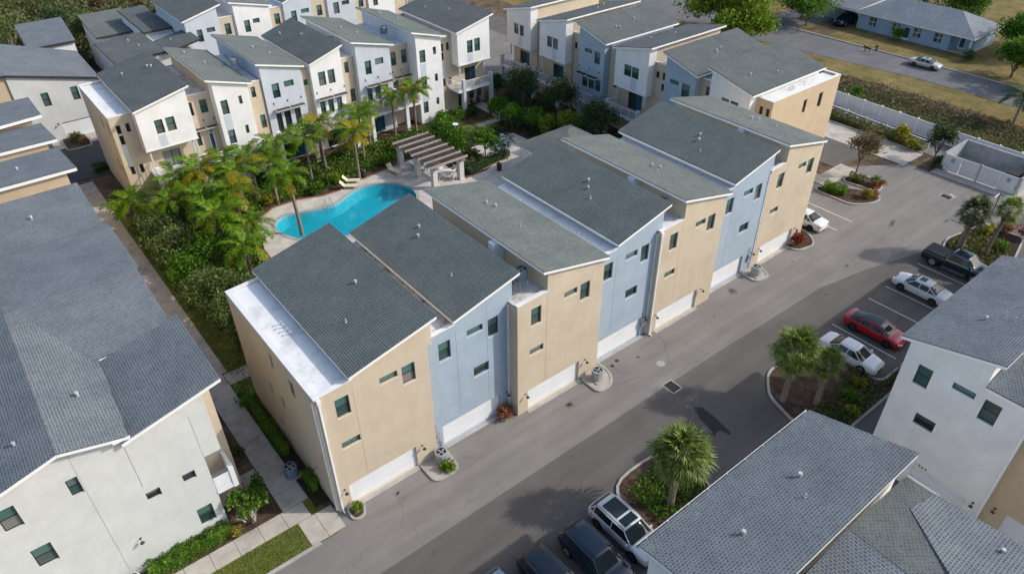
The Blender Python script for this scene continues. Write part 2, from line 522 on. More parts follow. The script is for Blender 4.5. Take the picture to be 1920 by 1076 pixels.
for nm, c_ in (('beige', (0.40, 0.335, 0.25)), ('blue_stucco', (0.26, 0.325, 0.39)), ('cream', (0.42, 0.425, 0.41))):
    plain('joint_' + nm, c_, 0.9, 0.05)
plain('sill_beige', (0.72, 0.64, 0.52), 0.8, 0.06); plain('sill_blue_stucco', (0.58, 0.66, 0.74), 0.8, 0.06)  # wall colours lightened, painting sun on the lower window reveals

# ------------------------------------------------------------------ the setting
def sheet(name, pts, z, mat, z_fn=None):
    mb = MB(mat)
    mb.poly([(p[0], p[1], z) for p in pts], 0)
    return structure(name, mb)
def rect(x0, y0, x1, y1):
    return [(x0, y0), (x1, y0), (x1, y1), (x0, y1)]
def smooth_closed(pts, n=8):
    out = []
    N = len(pts)
    for i in range(N):
        p0, p1, p2, p3 = (np.array(pts[(i + k - 1) % N], float) for k in range(4))
        for j in range(n):
            t = j / n
            out.append(tuple(0.5 * ((2 * p1) + (-p0 + p2) * t + (2 * p0 - 5 * p1 + 4 * p2 - p3) * t * t + (-p0 + 3 * p1 - 3 * p2 + p3) * t ** 3)))
    return out
def offset_poly(pts, d):
    """offset a closed counter-clockwise outline outward by d"""
    n = len(pts); out = []
    for i in range(n):
        a, b, c = np.array(pts[i - 1]), np.array(pts[i]), np.array(pts[(i + 1) % n])
        e1 = b - a; e2 = c - b
        n1 = np.array([e1[1], -e1[0]]) / (np.hypot(*e1) + 1e-9)
        n2 = np.array([e2[1], -e2[0]]) / (np.hypot(*e2) + 1e-9)
        nn = n1 + n2
        k = np.dot(nn, n1)
        nn = nn / max(k, 0.35)
        out.append(tuple(b + nn * d))
    return out
def ccw(pts):
    a = sum(pts[i - 1][0] * pts[i][1] - pts[i][0] * pts[i - 1][1] for i in range(len(pts)))
    return list(pts) if a > 0 else list(pts)[::-1]
def rounded(pts, r, n=5):
    """round the corners of a polygon; r is a number or one radius per corner"""
    pts = ccw(pts); out = []
    N = len(pts)
    for i in range(N):
        a, b, c = (Vector((*pts[(i + k - 1) % N], 0)) for k in range(3))
        rr = r[i] if isinstance(r, (list, tuple)) else r
        d1 = (a - b).normalized(); d2 = (c - b).normalized()
        L = min(rr, (a - b).length * 0.48, (c - b).length * 0.48)
        p0 = b + d1 * L; p1 = b + d2 * L
        for j in range(n + 1):
            t = j / n
            q = (1 - t) ** 2 * p0 + 2 * t * (1 - t) * b + t * t * p1
            out.append((q.x, q.y))
    return out
def island(pts, kerb_w=0.18, h=0.13, fill='mulch', kmat='kerb', fill_h=0.09):
    pts = ccw(pts)
    inner = offset_poly(pts, -kerb_w)
    mb = MB(kmat)
    n = len(pts)
    for i in range(n):
        j = (i + 1) % n
        a, b, c, d = pts[i], pts[j], inner[j], inner[i]
        mb.poly([(*a, -0.02), (*b, -0.02), (*b, h), (*a, h)])
        mb.poly([(*a, h), (*b, h), (*c, h), (*d, h)])
        mb.poly([(*c, -0.02), (*d, -0.02), (*d, h), (*c, h)])
    structure('kerb', mb)
    mb = MB(fill)
    mb.poly([(*p, fill_h) for p in inner])
    structure('planting_bed', mb)

import bmesh
def ring_fill(outer, inner, z, mat, name):
    bm = bmesh.new()
    es = []
    for loop in (outer, inner):
        vv = [bm.verts.new((p[0], p[1], z)) for p in loop]
        es += [bm.edges.new((vv[i], vv[(i + 1) % len(vv)])) for i in range(len(vv))]
    bmesh.ops.triangle_fill(bm, use_beauty=True, use_dissolve=False, edges=es)
    bmesh.ops.recalc_face_normals(bm, faces=bm.faces)
    for f in bm.faces:
        if f.normal.z < 0: f.normal_flip()
    me = bpy.data.meshes.new(name); bm.to_mesh(me); bm.free()
    me.materials.append(MATS[mat])
    o = link(name, me); o['kind'] = 'structure'
    return o
pool_pts = smooth_closed([(11.0, 33.6), (11.6, 35.3), (13.0, 35.9), (15.3, 35.1), (17.7, 34.75), (19.9, 35.7), (22.0, 36.25), (24.2, 35.4), (25.7, 33.2), (25.3, 30.7), (23.0, 29.0), (19.5, 28.2), (15.5, 28.7), (12.3, 30.6)], 5)
pool_pts = ccw(pool_pts)
cop = offset_poly(pool_pts, 0.38)
ring_fill(rect(-700, -700, 900, 900), rect(8.0, 26.2, 28.0, 38.0), -0.06, 'leaf_litter', 'ground')
sheet('lawn', rect(-80, -1.2, -0.6, 3.6), -0.02, 'lawn')
sheet('lawn', rect(-0.9, 12.6, 3.6, 26.0), -0.016, 'lawn')
ring_fill(rect(-0.95, 26.0, 54.5, 50.0), pool_pts, -0.020, 'mulch', 'courtyard_soil')
sheet('courtyard_soil', rect(3.6, 12.0, 54.5, 26.0), -0.024, 'mulch')
sheet('path_verge', rect(-0.62, 26.0, 3.0, 46.0), -0.012, 'lawn')
sheet('courtyard_lawn', rect(38.5, 38.2, 47.5, 42.2), -0.012, 'lawn')
sheet('parking_court', [(-80, -5.2), (-80, -9.0), (2.0, -9.0), (2.0, -60), (75, -60), (75, -9.0), (72.5, -9.0), (72.5, -5.2)], 0.0, 'asphalt_new')
mb = MB('asphalt_old')
mb.poly([(x, y, 0.004) for x, y in [(-80, -1.2), (-80, -5.22), (30, -5.24), (44, -5.5), (50, -6.6), (56, -8.2), (62, -9.6), (72.5, -11), (72.5, 1.7), (66.0, 6.0), (52.5, 6.0), (52.0, 0.6), (-0.4, 0.6), (-0.6, -1.2)]])
structure('garage_apron', mb)
sheet('service_lane', rect(65.4, 5.9, 71.9, 90), 0.0, 'asphalt_new')
sheet('service_lane', rect(-30, 57.5, 60, 72.6), 0.0, 'asphalt_stall')
sheet('service_lane', rect(47.6, 51.0, 66, 100), 0.004, 'asphalt_old')
sheet('garage_apron', rect(-2.0, 67.6, 4.5, 70.6), 0.006, 'concrete')
sheet('driveway', rect(71.8, 1.8, 76.2, 40), 0.006, 'concrete_light')
sheet('street', [(97.6, -80), (106.3, -80), (106.0, 10), (105.0, 45), (104, 120), (90, 120), (95.5, 40), (99.0, 14)], 0.0, 'asphalt_road')
sheet('grass_verge', [(78, -80), (97.6, -80), (99.0, 14), (95.5, 40), (90, 120), (78, 120)], -0.03, 'dry_grass')
sheet('grass_verge', [(106.3, -80), (160, -80), (160, 120), (104, 120), (105, 45), (106.0, 10)], -0.03, 'dry_grass')
sheet('bank', [(85.6, -60), (93.2, -60), (93.0, 16), (89.2, 36), (85.8, 34), (86.2, 10)], -0.02, 'leaf_litter')
sheet('side_street', [(100, 43), (104, 44), (118, 140), (110, 140)], 0.004, 'asphalt_road')
sheet('side_street', [(106, 39), (113, 37.4), (160, 40), (160, 48), (105.5, 45)], 0.004, 'asphalt_road')
sheet('ditch_bed', [(76.6, -40), (79.6, -40), (82.6, 17), (84, 60), (80, 60), (78.6, 16), (76.6, 1)], -0.01, 'gravel')
sheet('front_yard', rect(106.6, 9.0, 115.0, 34.6), -0.012, 'dry_grass')
sheet('bare_drive', rect(106.6, 33.2, 118, 37.5), -0.008, 'leaf_litter')
sheet('back_lot', rect(-60, 94, 60, 190), -0.02, 'soil')
sheet('lawn', rect(2, 80, 14, 87), -0.01, 'dry_grass')

# street kerbs
def strip_kerb(pts, w=0.22, h=0.13, name='kerb', mat='kerb'):
    mb = MB(mat)
    for i in range(len(pts) - 1):
        a, b = np.array(pts[i], float), np.array(pts[i + 1], float)
        d = b - a; nrm = np.array([-d[1], d[0]]) / np.hypot(*d) * w / 2
        q = [a - nrm, b - nrm, b + nrm, a + nrm]
        mb.prism([tuple(p) for p in q], -0.03, h)
    structure(name, mb)
strip_kerb([(106.2, -60), (106.0, 10), (105.2, 40)], 0.25, 0.14)
strip_kerb([(-80, -1.25), (-1.9, -1.25)], 0.2, 0.10)
strip_kerb([(71.75, 2.0), (71.75, 1.8), (76.0, 1.8)], 0.12, 0.02)
strip_kerb([(76.3, 1.9), (76.3, 40)], 0.2, 0.13)

# paving: slabs are pieces of the footpath
def slab_path(x0, y0, x1, y1, step, mat, axis, h=0.03, gap=0.025, name='footpath'):
    base = MB('soil')
    base.poly([(x0, y0, -0.010), (x1, y0, -0.010), (x1, y1, -0.010), (x0, y1, -0.010)])
    fp = structure(name, base)
    L = (y1 - y0) if axis == 'y' else (x1 - x0)
    n = max(1, round(L / step)); st = L / n
    mb = MB(mat)
    if axis == 'y':
        mb.box(x0, 0, -0.02, x1, st - gap, h)
    else:
        mb.box(0, y0, -0.02, st - gap, y1, h)
    me = mb.mesh('paving_slab')
    for i in range(n):
        loc = (0, y0 + i * st, random.uniform(-0.004, 0.004)) if axis == 'y' else (x0 + i * st, 0, random.uniform(-0.004, 0.004))
        link('paving_slab', me, fp, loc)
slab_path(-2.75, 2.3, -1.05, 17.0, 1.5, 'concrete', 'y')
slab_path(-2.55, 17.0, -0.65, 56.5, 1.55, 'concrete', 'y')
slab_path(-42, 0.95, -1.45, 2.25, 1.5, 'concrete_light', 'x')
slab_path(-1.0, 15.4, 2.6, 16.8, 1.3, 'concrete', 'x')
slab_path(-2.4, -1.1, -0.15, 0.90, 1.1, 'concrete_light', 'x', 0.02)
slab_path(-3.9, 5.4, -2.8, 6.7, 1.2, 'concrete', 'x', 0.025)
slab_path(44.6, 40.0, 46.2, 47.2, 1.4, 'concrete_light', 'y')
slab_path(41.0, 40.6, 44.5, 41.6, 1.2, 'concrete_light', 'x')
slab_path(60.6, 4.4, 66.6, 6.4, 1.5, 'concrete_light', 'x', 0.10)
slab_path(58.2, 6.4, 62.5, 8.9, 1.5, 'concrete', 'x', 0.10)

# planting islands of the parking court
island(rounded([(13.9, -9.05), (19.6, -9.05), (19.6, -17.2), (14.2, -17.2)], [0.3, 0.3, 2.0, 2.4]))
island(rounded([(28.3, -13.4), (29.2, -10.6), (31.2, -9.05), (36.9, -9.05), (36.9, -15.0), (40.0, -15.0), (58.0, -15.0), (58.0, -16.2), (29.8, -16.2)], 0.8), fill='mulch')
island(rounded([(57.7, -9.3), (60.2, -8.6), (66.0, -9.6), (66.0, -13.4), (57.7, -15.2)], 0.7), fill='soil')
island(rounded([(5.85, 0.3), (5.85, -2.0), (7.9, -2.0), (8.1, 0.3)], 0.7), fill='concrete')
island(rounded([(19.75, -0.5), (19.75, -2.7), (21.3, -2.7), (22.1, -1.6), (22.1, 0.1)], 0.6), fill='concrete')
island(rounded([(40.2, 0.4), (40.2, -1.5), (41.9, -1.8), (42.5, -0.6), (42.5, 0.4)], 0.6), fill='concrete')
island(rounded([(47.0, 0.3), (47.4, -1.0), (49.6, -1.4), (50.9, 0.0), (51.2, 2.0), (48.6, 2.0)], 0.7), fill='mulch')
island(rounded([(59.0, 5.2), (59.0, 0.6), (61.0, -0.7), (62.9, -0.8), (63.2, 1.0), (61.2, 4.6)], 0.9), fill='mulch')
island(rounded([(63.0, 4.3), (63.6, 0.2), (65.6, 0.6), (66.2, 2.0), (65.9, 4.3)], 0.9), fill='mulch')
island(rounded([(0.35, -0.02), (0.35, -1.2), (1.2, -1.25), (1.55, -0.4), (1.4, -0.02)], 0.4), 0.14)
island(rounded([(-0.95, 66.4), (1.9, 66.4), (1.9, 70.5), (-0.95, 70.5)], 0.6), 0.14)

# paint on the asphalt
def stripe(x0, y0, x1, y1, w=0.10):
    mb = MB('line_white')
    d = np.array([x1 - x0, y1 - y0], float); n = np.array([-d[1], d[0]]) / np.hypot(*d) * w / 2
    mb.poly([(x0 - n[0], y0 - n[1], 0.009), (x1 - n[0], y1 - n[1], 0.009), (x1 + n[0], y1 + n[1], 0.009), (x0 + n[0], y0 + n[1], 0.009)])
    structure('parking_line', mb)
for x in (40.3, 43.1, 45.85, 48.6, 51.4, 54.15): stripe(x, -8.95, x, -14.4)
for x in (5.6, 8.5, 11.4): stripe(x, -10.6, x, -14.0)
stripe(53.6, 4.8, 53.6, -1.1); stripe(56.2, 4.8, 56.2, -1.2)
stripe(69.3, -4.7, 69.0, -5.4, 0.12)

# marks with a shape of their own: oil spots, tar patch
def blot(x, y, rx, ry, rot, mat, z=0.010, name='oil_stain'):
    pts = []
    n = 18
    for i in range(n):
        a = 2 * PI * i / n
        k = 1 + random.uniform(-0.22, 0.22)
        px, py = rx * k * math.cos(a), ry * k * math.sin(a)
        pts.append((x + px * math.cos(rot) - py * math.sin(rot), y + px * math.sin(rot) + py * math.cos(rot), z))
    mb = MB(mat)
    for i in range(n):
        a, b = 2 * PI * i / n, 2 * PI * ((i + 1) % n) / n
        mb.poly([(x, y, z), pts[i], pts[(i + 1) % n]], 0, [(0, 0), (math.cos(a), math.sin(a)), (math.cos(b), math.sin(b))])
    structure(name, mb)
for x, y, r in [(3.6, -1.0, .34), (17.4, -2.1, .62), (17.4, -2.1, .26), (11.6, 0.05, .2), (37.6, -0.9, 1.0), (19.9, -1.45 - 2.3, .0), (25.0, -1.7, .28), (2.6, -1.5, .10), (33.6, -2.2, .22), (45.6, -1.6, .25)]:
    if r: blot(x, y, r, r * 0.8, random.random(), 'stain' if r < 0.7 else 'stain_soft', 0.010 + (0.003 if r < 0.2 else 0))
blot(48.9, -5.1, 1.0, 0.28, 0.15, 'stain_soft'); blot(59.0, -3.9, 1.9, 0.45, 0.2, 'stain_soft'); blot(43.5, -6.3, .35, .2, .2, 'stain_soft')
mb = MB('asphalt_patch')
mb.poly([(x, y, 0.012) for x, y in [(24.18, -7.89), (23.6, -9.0), (23.45, -9.8), (23.28, -10.44), (23.0, -10.3), (23.1, -10.7), (23.5, -10.5), (23.82, -10.56), (24.02, -11.23), (24.23, -11.21), (24.52, -9.78), (24.63, -8.39)]])
structure('tar_patch', mb)

# grates and covers let into the road
def grate(x0, y0, x1, y1, label):
    t = Thing('drain_grate', ((x0 + x1) / 2, (y0 + y1) / 2, 0.0), 0, label, 'drain', s0=(x0 + x1) / 2, t0=(y0 + y1) / 2)
    mb = MB('kerb')
    f = 0.08
    mb.box(x0, y0, -0.01, x1, y0 + f, 0.016); mb.box(x0, y1 - f, -0.01, x1, y1, 0.016)
    mb.box(x0, y0 + f, -0.01, x0 + f, y1 - f, 0.016); mb.box(x1 - f, y0 + f, -0.01, x1, y1 - f, 0.016)
    mb.build('frame', t)
    b = MB('black_plastic'); b.poly([(x0 + f, y0 + f, 0.008), (x1 - f, y0 + f, 0.008), (x1 - f, y1 - f, 0.008), (x0 + f, y1 - f, 0.008)])
    b.build('sump', t)
    n = 9
    for i in range(n):
        x = x0 + f + (x1 - x0 - 2 * f) * (i + 0.5) / n
        g = MB('metal_dark'); g.box(x - 0.03, y0 + f, 0.009, x + 0.03, y1 - f, 0.014); g.build('bar', t)
grate(24.05, -6.15, 25.05, -4.98, 'square iron drain grate in the middle of the alley')
grate(67.9, -5.3, 68.9, -4.1, 'iron drain grate in front of the waste enclosure')
def cover(x, y, r, label, mat='metal_grey'):
    mb = MB(mat)
    n = 20
    for k, (ra, rb, za, zb) in enumerate([(r, r * .86, .012, .016), (r * .86, r * .8, .016, .011), (r * .8, 0.001, .011, .013)]):
        for i in range(n):
            a, b = 2 * PI * i / n, 2 * PI * (i + 1) / n
            mb.poly([(ra * math.cos(a), ra * math.sin(a), za), (ra * math.cos(b), ra * math.sin(b), za), (rb * math.cos(b), rb * math.sin(b), zb), (rb * math.cos(a), rb * math.sin(a), zb)])
    o = mb.build('manhole_cover', None, loc=(x, y, 0)); tag(o, label, 'manhole')
cover(25.8, -3.3, .34, 'round manhole cover uphill of the square alley drain', 'kerb')
cover(22.7, -1.15, .17, 'small round cover near the blue garage, left of a pair', 'metal_dark')
cover(23.4, -0.95, .18, 'small round cover near the blue garage, right of a pair', 'metal_dark')
cover(75.0, 8.6, .35, 'rusty round cover on the concrete driveway', 'copper')

# pool
deck = [(8.6, 31.4), (8.2, 26.0), (16.0, 22.0), (30.0, 21.0), (49.0, 21.0), (49.0, 30.9), (43.6, 31.2), (43.2, 36.6), (36.6, 36.6), (36.4, 31.6), (34.6, 30.75), (31.75, 30.8), (31.75, 38.6), (28.2, 38.4), (25.0, 38.0), (23.0, 37.7), (21.3, 38.3), (19.6, 37.0), (17.6, 37.1), (15.3, 38.0), (12.4, 38.1), (10.0, 36.6)]
deck = ccw(deck)
ring_fill(deck, cop, 0.03, 'pool_deck', 'pool_deck')
mb = MB('kerb', 'pool_tile')
n = len(pool_pts)
for i in range(n):
    j = (i + 1) % n
    a, b, c, d = cop[i], cop[j], pool_pts[j], pool_pts[i]
    mb.poly([(*a, .03), (*b, .03), (*b, .06), (*a, .06)])
    mb.poly([(*a, .06), (*b, .06), (*c, .06), (*d, .06)])
    mb.poly([(*c, .06), (*d, .06), (*d, -.10), (*c, -.10)], 1)
    mb.poly([(*c, -.10), (*d, -.10), (*d, -.22), (*c, -.22)], 1)
structure('pool_coping', mb)
mb = MB('pool_plaster')
flo = offset_poly(pool_pts, -0.5)
for i in range(n):
    j = (i + 1) % n
    mb.poly([(*pool_pts[i], -.22), (*pool_pts[j], -.22), (*flo[j], -1.1), (*flo[i], -1.1)])
mb.poly([(*p, -1.1) for p in flo])
structure('pool_basin', mb)
mb = MB('pool_water'); mb.poly([(*p, -.12) for p in pool_pts])
structure('pool_water', mb)
# brick edge of the deck
strip_kerb([(31.8, 30.65), (36.3, 31.5), (38.6, 31.9)], 0.2, 0.10, 'deck_edging', 'slate_tile')
strip_kerb([(10.0, 36.7), (12.4, 38.2), (15.3, 38.1), (17.6, 37.2), (19.6, 37.1), (21.3, 38.4), (23.0, 37.8), (25.0, 38.1), (28.2, 38.5)], 0.2, 0.08, 'deck_edging', 'slate_tile')

# ------------------------------------------------------------------ townhouse kit
WIN = {}
def win_mesh(kind, w, h):
    key = (kind, round(w, 2), round(h, 2))
    if key in WIN: return WIN[key]
    fr = MB('frame_dark')
    t = 0.055 if min(w, h) > 0.5 else 0.045
    d = 0.05
    fr.box(0, 0, 0, w, d, t); fr.box(0, 0, h - t, w, d, h); fr.box(0, 0, t, t, d, h - t); fr.box(w - t, 0, t, w, d, h - t)
    panes = []
    def pane(x0, z0, x1, z1, mat, y=0.028):
        p = MB(mat); p.box(x0, y, z0, x1, y + 0.012, z1); panes.append(p.mesh('pane'))
    if kind == 'dh':
        fr.box(t, -0.004, h * .5 - .028, w - t, d, h * .5 + .028)
        pane(t, h * .5 + .028, w - t, h - t, 'glass_up', 0.018); pane(t, t, w - t, h * .5 - .028, 'glass_low', 0.034)
    elif kind == 'slit':
        pane(t, t, w - t, h - t, 'glass_up')
    elif kind == 'slit2':
        fr.box(t, 0, h * .5 - .02, w - t, d, h * .5 + .02)
        pane(t, h * .5 + .02, w - t, h - t, 'glass_low'); pane(t, t, w - t, h * .5 - .02, 'glass_dark')
    elif kind == 'fix':
        pane(t, t, w - t, h - t, 'glass_dark')
    elif kind == 'slider':
        fr.box(w / 2 - .04, -0.004, t, w / 2 + .04, d, h - t)
        pane(t, t, w / 2 - .04, h - t, 'glass_curtain'); pane(w / 2 + .04, t, w - t, h - t, 'glass_curtain')
    elif kind == 'sliderd':
        fr.box(w / 2 - .04, -0.004, t, w / 2 + .04, d, h - t)
        pane(t, t, w / 2 - .04, h - t, 'glass_dark'); pane(w / 2 + .04, t, w - t, h - t, 'glass_blue')
    elif kind == 'door':
        fr = MB('trim_white')
        q = 0.14
        fr.box(0, 0, 0, q, d, h); fr.box(w - q, 0, 0, w, d, h); fr.box(q, 0, h - q, w - q, d, h); fr.box(q, 0, 0, w - q, d, 0.3)
        pane(q, 0.3, w - q, h - q, 'glass_blue')
    elif kind == 'house':
        fr = MB('trim_white')
        q = 0.12
        fr.box(-q, -.05, -q, w + q, d, 0); fr.box(-q, -.05, h, w + q, d, h + q); fr.box(-q, -.05, 0, 0, d, h); fr.box(w, -.05, 0, w + q, d, h)
        fr.box(0, 0, h * .5 - .03, w, d, h * .5 + .03); fr.box(w * .5 - .03, 0, 0, w * .5 + .03, d, h * .5 - .03); fr.box(w * .5 - .03, 0, h * .5 + .03, w * .5 + .03, d, h)
        for zz in (0, 1):
            for xx in (0, 1):
                x0 = w * .5 * xx + (.03 if xx else 0); x1 = w * .5 * (xx + 1) - (0 if xx else .03)
                z0 = h * .5 * zz + (.03 if zz else 0); z1 = h * .5 * (zz + 1) - (0 if zz else .03)
                pane(x0, z0, x1, z1, 'glass_low')
    WIN[key] = (fr.mesh('window'), panes)
    return WIN[key]
def garage_meshes(w, h):
    key = ('garage', round(w, 2), round(h, 2))
    if key not in WIN:
        b = MB('garage_white'); b.box(0, 0.02, 0, w, 0.06, h)
        p = MB('garage_white')
        ph = h / 4
        p.box(0.004, 0, 0.012, w - 0.004, 0.02, ph - 0.012)
        WIN[key] = (b.mesh('garage_door'), p.mesh('panel'))
    return WIN[key]
def place_opening(T, kind, x, y, z, w, h, rot):
    """x,y,z: lower left of the opening seen from outside, in row coordinates"""
    loc = (x - T.off[0], y - T.off[1], z)
    if kind == 'garage':
        b, p = garage_meshes(w, h)
        o = link('garage_door', b, T, loc, (0, 0, rot))
        for i in range(4): link('panel', p, o, (0, 0, i * h / 4))
        return
    fr, panes = win_mesh(kind, w, h)
    o = link('door' if kind == 'door' else ('sliding_door' if kind.startswith('slider') else 'window'), fr, T, loc, (0, 0, rot))
    for p in panes: link('pane', p, o)

def skin(mb, f, segs, z0, rects, m, depth=0.09):
    """front face with openings. segs: [(a0,z0,a1,z1)...] top line; rects: (a0,a1,z0,z1,kind)"""
    for (a0, za, a1, zb) in segs:
        br = {a0, a1}
        for r in rects:
            for q in (r[0], r[1]):
                if a0 < q < a1: br.add(q)
        br = sorted(br)
        top = lambda a: za + (zb - za) * (a - a0) / (a1 - a0)
        for i in range(len(br) - 1):
            p, q = br[i], br[i + 1]
            mid = (p + q) / 2
            cur = z0
            for r in sorted([r for r in rects if r[0] <= mid <= r[1]], key=lambda r: r[2]):
                if r[2] > cur + 1e-4:
                    mb.poly([f(p, cur, 0), f(q, cur, 0), f(q, r[2], 0), f(p, r[2], 0)], m)
                cur = r[3]
            mb.poly([f(p, cur, 0), f(q, cur, 0), f(q, top(q), 0), f(p, top(p), 0)], m)
    for r in rects:
        dd = 0.22 if r[4] == 'garage' else depth + 0.10
        a, b, c, d = r[:4]
        mb.poly([f(a, c, 0), f(b, c, 0), f(b, c, dd), f(a, c, dd)], m)
        mb.poly([f(a, d, 0), f(a, d, dd), f(b, d, dd), f(b, d, 0)], m)
        mb.poly([f(a, c, 0), f(a, c, dd), f(a, d, dd), f(a, d, 0)], m)
        mb.poly([f(b, c, 0), f(b, d, 0), f(b, d, dd), f(b, c, dd)], m)

def vol(T, t0, t1, z0, segs, mat, front=(), left=(), right=(), name='wall', bottom=False):
    mb = MB(mat)
    s0, s1 = segs[0][0], segs[-1][2]
    front, left, right = list(front), list(left), list(right)
    skin(mb, lambda a, z, d: (a, t0 + d, z), segs, z0, front, 0)
    skin(mb, lambda a, z, d: (s0 + d, -a, z), [(-t1, segs[0][1], -t0, segs[0][1])], z0, [(-r[1], -r[0], r[2], r[3], r[4]) for r in left], 0)
    skin(mb, lambda a, z, d: (s1 - d, a, z), [(t0, segs[-1][3], t1, segs[-1][3])], z0, right, 0)
    for i, (a0, za, a1, zb) in enumerate(segs):
        mb.poly([(a0, t1, z0), (a0, t1, za), (a1, t1, zb), (a1, t1, z0)])
        mb.poly([(a0, t0, za), (a1, t0, zb), (a1, t1, zb), (a0, t1, za)])
        if i + 1 < len(segs) and abs(segs[i + 1][1] - zb) > 1e-3:
            za2 = segs[i + 1][1]
            mb.poly([(a1, t0, zb), (a1, t1, zb), (a1, t1, za2), (a1, t0, za2)])
    if bottom:
        mb.poly([(s0, t0, z0), (s0, t1, z0), (s1, t1, z0), (s1, t0, z0)])
    o = mb.build(name, T)
    for r in front:
        rec = 0.13 if r[4] != 'garage' else 0.16
        place_opening(T, r[4], r[0], t0 + rec, r[2], r[1] - r[0], r[3] - r[2], 0)
    for r in left:
        place_opening(T, r[4], s0 + 0.13, r[1], r[2], r[1] - r[0], r[3] - r[2], -PI / 2)
    for r in right:
        place_opening(T, r[4], s1 - 0.13, r[0], r[2], r[1] - r[0], r[3] - r[2], PI / 2)
    return o

def roof_slab(T, pts, mat, course='v', fascia='gutter_white', thick=0.07, fh=0.20, name='roof', edges=None, fmats=None):
    """pts: four corners (x,y,z) counter-clockwise seen from above; course rows run along x ('u') or y ('v')"""
    mb = MB(mat)
    P = [np.array(p, float) for p in pts]
    if course == 'v':
        sl = math.hypot(1, (P[1][2] - P[0][2]) / max(1e-6, abs(P[1][0] - P[0][0])))
        uv = [(p[1], p[0] * sl) for p in P]
    else:
        sl = math.hypot(1, (P[2][2] - P[1][2]) / max(1e-6, abs(P[2][1] - P[1][1])))
        uv = [(p[0], p[1] * sl) for p in P]
    mb.poly(P, 0, uv)
    for i in range(4):
        j = (i + 1) % 4
        a, b = P[i], P[j]
        mb.poly([a, a - [0, 0, thick], b - [0, 0, thick], b], 0)
    mb.poly([p - [0, 0, thick] for p in P[::-1]], 0)
    ro = mb.build(name, T)
    # fascia boards set back 2 cm under the shingle edge
    cen = sum(P) / 4
    for i in range(4):
        if edges is not None and i not in edges: continue
        j = (i + 1) % 4
        a, b = P[i].copy(), P[j].copy()
        d = b - a; d2 = np.array([d[0], d[1], 0]); d2 /= np.linalg.norm(d2)
        nrm = np.array([d2[1], -d2[0], 0])
        inn = -nrm * 0.05; out = -nrm * 0.012
        if i % 2 == 1:
            a = a + (b - a) * (0.05 / np.linalg.norm(d)); b = b - (b - a) * (0.05 / np.linalg.norm(d))
        zt = np.array([0, 0, thick + 0.002]); zb = np.array([0, 0, thick + fh])
        fb = MB((fmats or {}).get(i, fascia))
        q = [a + out, b + out, b + inn, a + inn]
        tp = [p - zt for p in q]; bt = [p - zb for p in q]
        fb.poly(tp); fb.poly(bt[::-1])
        for k in range(4):
            l = (k + 1) % 4
            fb.poly([bt[k], bt[l], tp[l], tp[k]])
        fo = fb.build('fascia', T)
        fo.parent = ro
    return ro

PIPE = {}
def vent(T, ro, x, y, z, kind='pipe'):
    """small roof penetration standing on a roof"""
    if kind not in PIPE:
        mb = MB('metal_light')
        if kind == 'pipe':
            mb.tube((0, 0, -.1), (0, 0, .34), .05, .05, 8); mb.tube((0, 0, -.02), (0, 0, .05), .11, .06, 8)
        elif kind == 'cap':
            mb.tube((0, 0, -.1), (0, 0, .26), .09, .09, 10); mb.tube((0, 0, .24), (0, 0, .36), .15, .13, 10)
        elif kind == 'goose':
            mb.path([(0, 0, -.05), (0, 0, .42), (-.10, 0, .52), (-.26, 0, .50), (-.32, 0, .40)], .055, 8)
        elif kind == 'pair':
            mb.tube((0, 0, -.1), (0, 0, .30), .06, .06, 8); mb.tube((.34, .1, -.1), (.34, .1, .24), .05, .05, 8); mb.tube((0, 0, .24), (0, 0, .34), .12, .10, 8)
        PIPE[kind] = mb.mesh('vent_pipe', smooth=False)
    s_ = random.uniform(.62, .78)
    link('vent_pipe', PIPE[kind], ro if ro is not None else T, (x - T.off[0], y - T.off[1], z), (0, 0, random.uniform(-.4, .4)), (s_, s_, s_))

LAMP = {}
def wall_lamp(T, x, y, z, rot=0):
    if 'm' not in LAMP:
        mb = MB('metal_dark')
        mb.tube((0, .03, 0), (0, -.02, 0), .07, .07, 8)
        mb.path([(0, -.02, 0), (0, -.12, .05), (0, -.24, .06), (0, -.30, .0)], .018, 6)
        mb.tube((0, -.30, .02), (0, -.30, -.10), .04, .13, 10)
        LAMP['m'] = mb.mesh('wall_lamp')
    link('wall_lamp', LAMP['m'], T, (x - T.off[0], y - T.off[1], z), (0, 0, rot))

def box_part(T, name, mat, *b, parent=None):
    mb = MB(mat); mb.box(*b)
    o = mb.build(name, T)
    if parent is not None: o.parent = parent
    return o

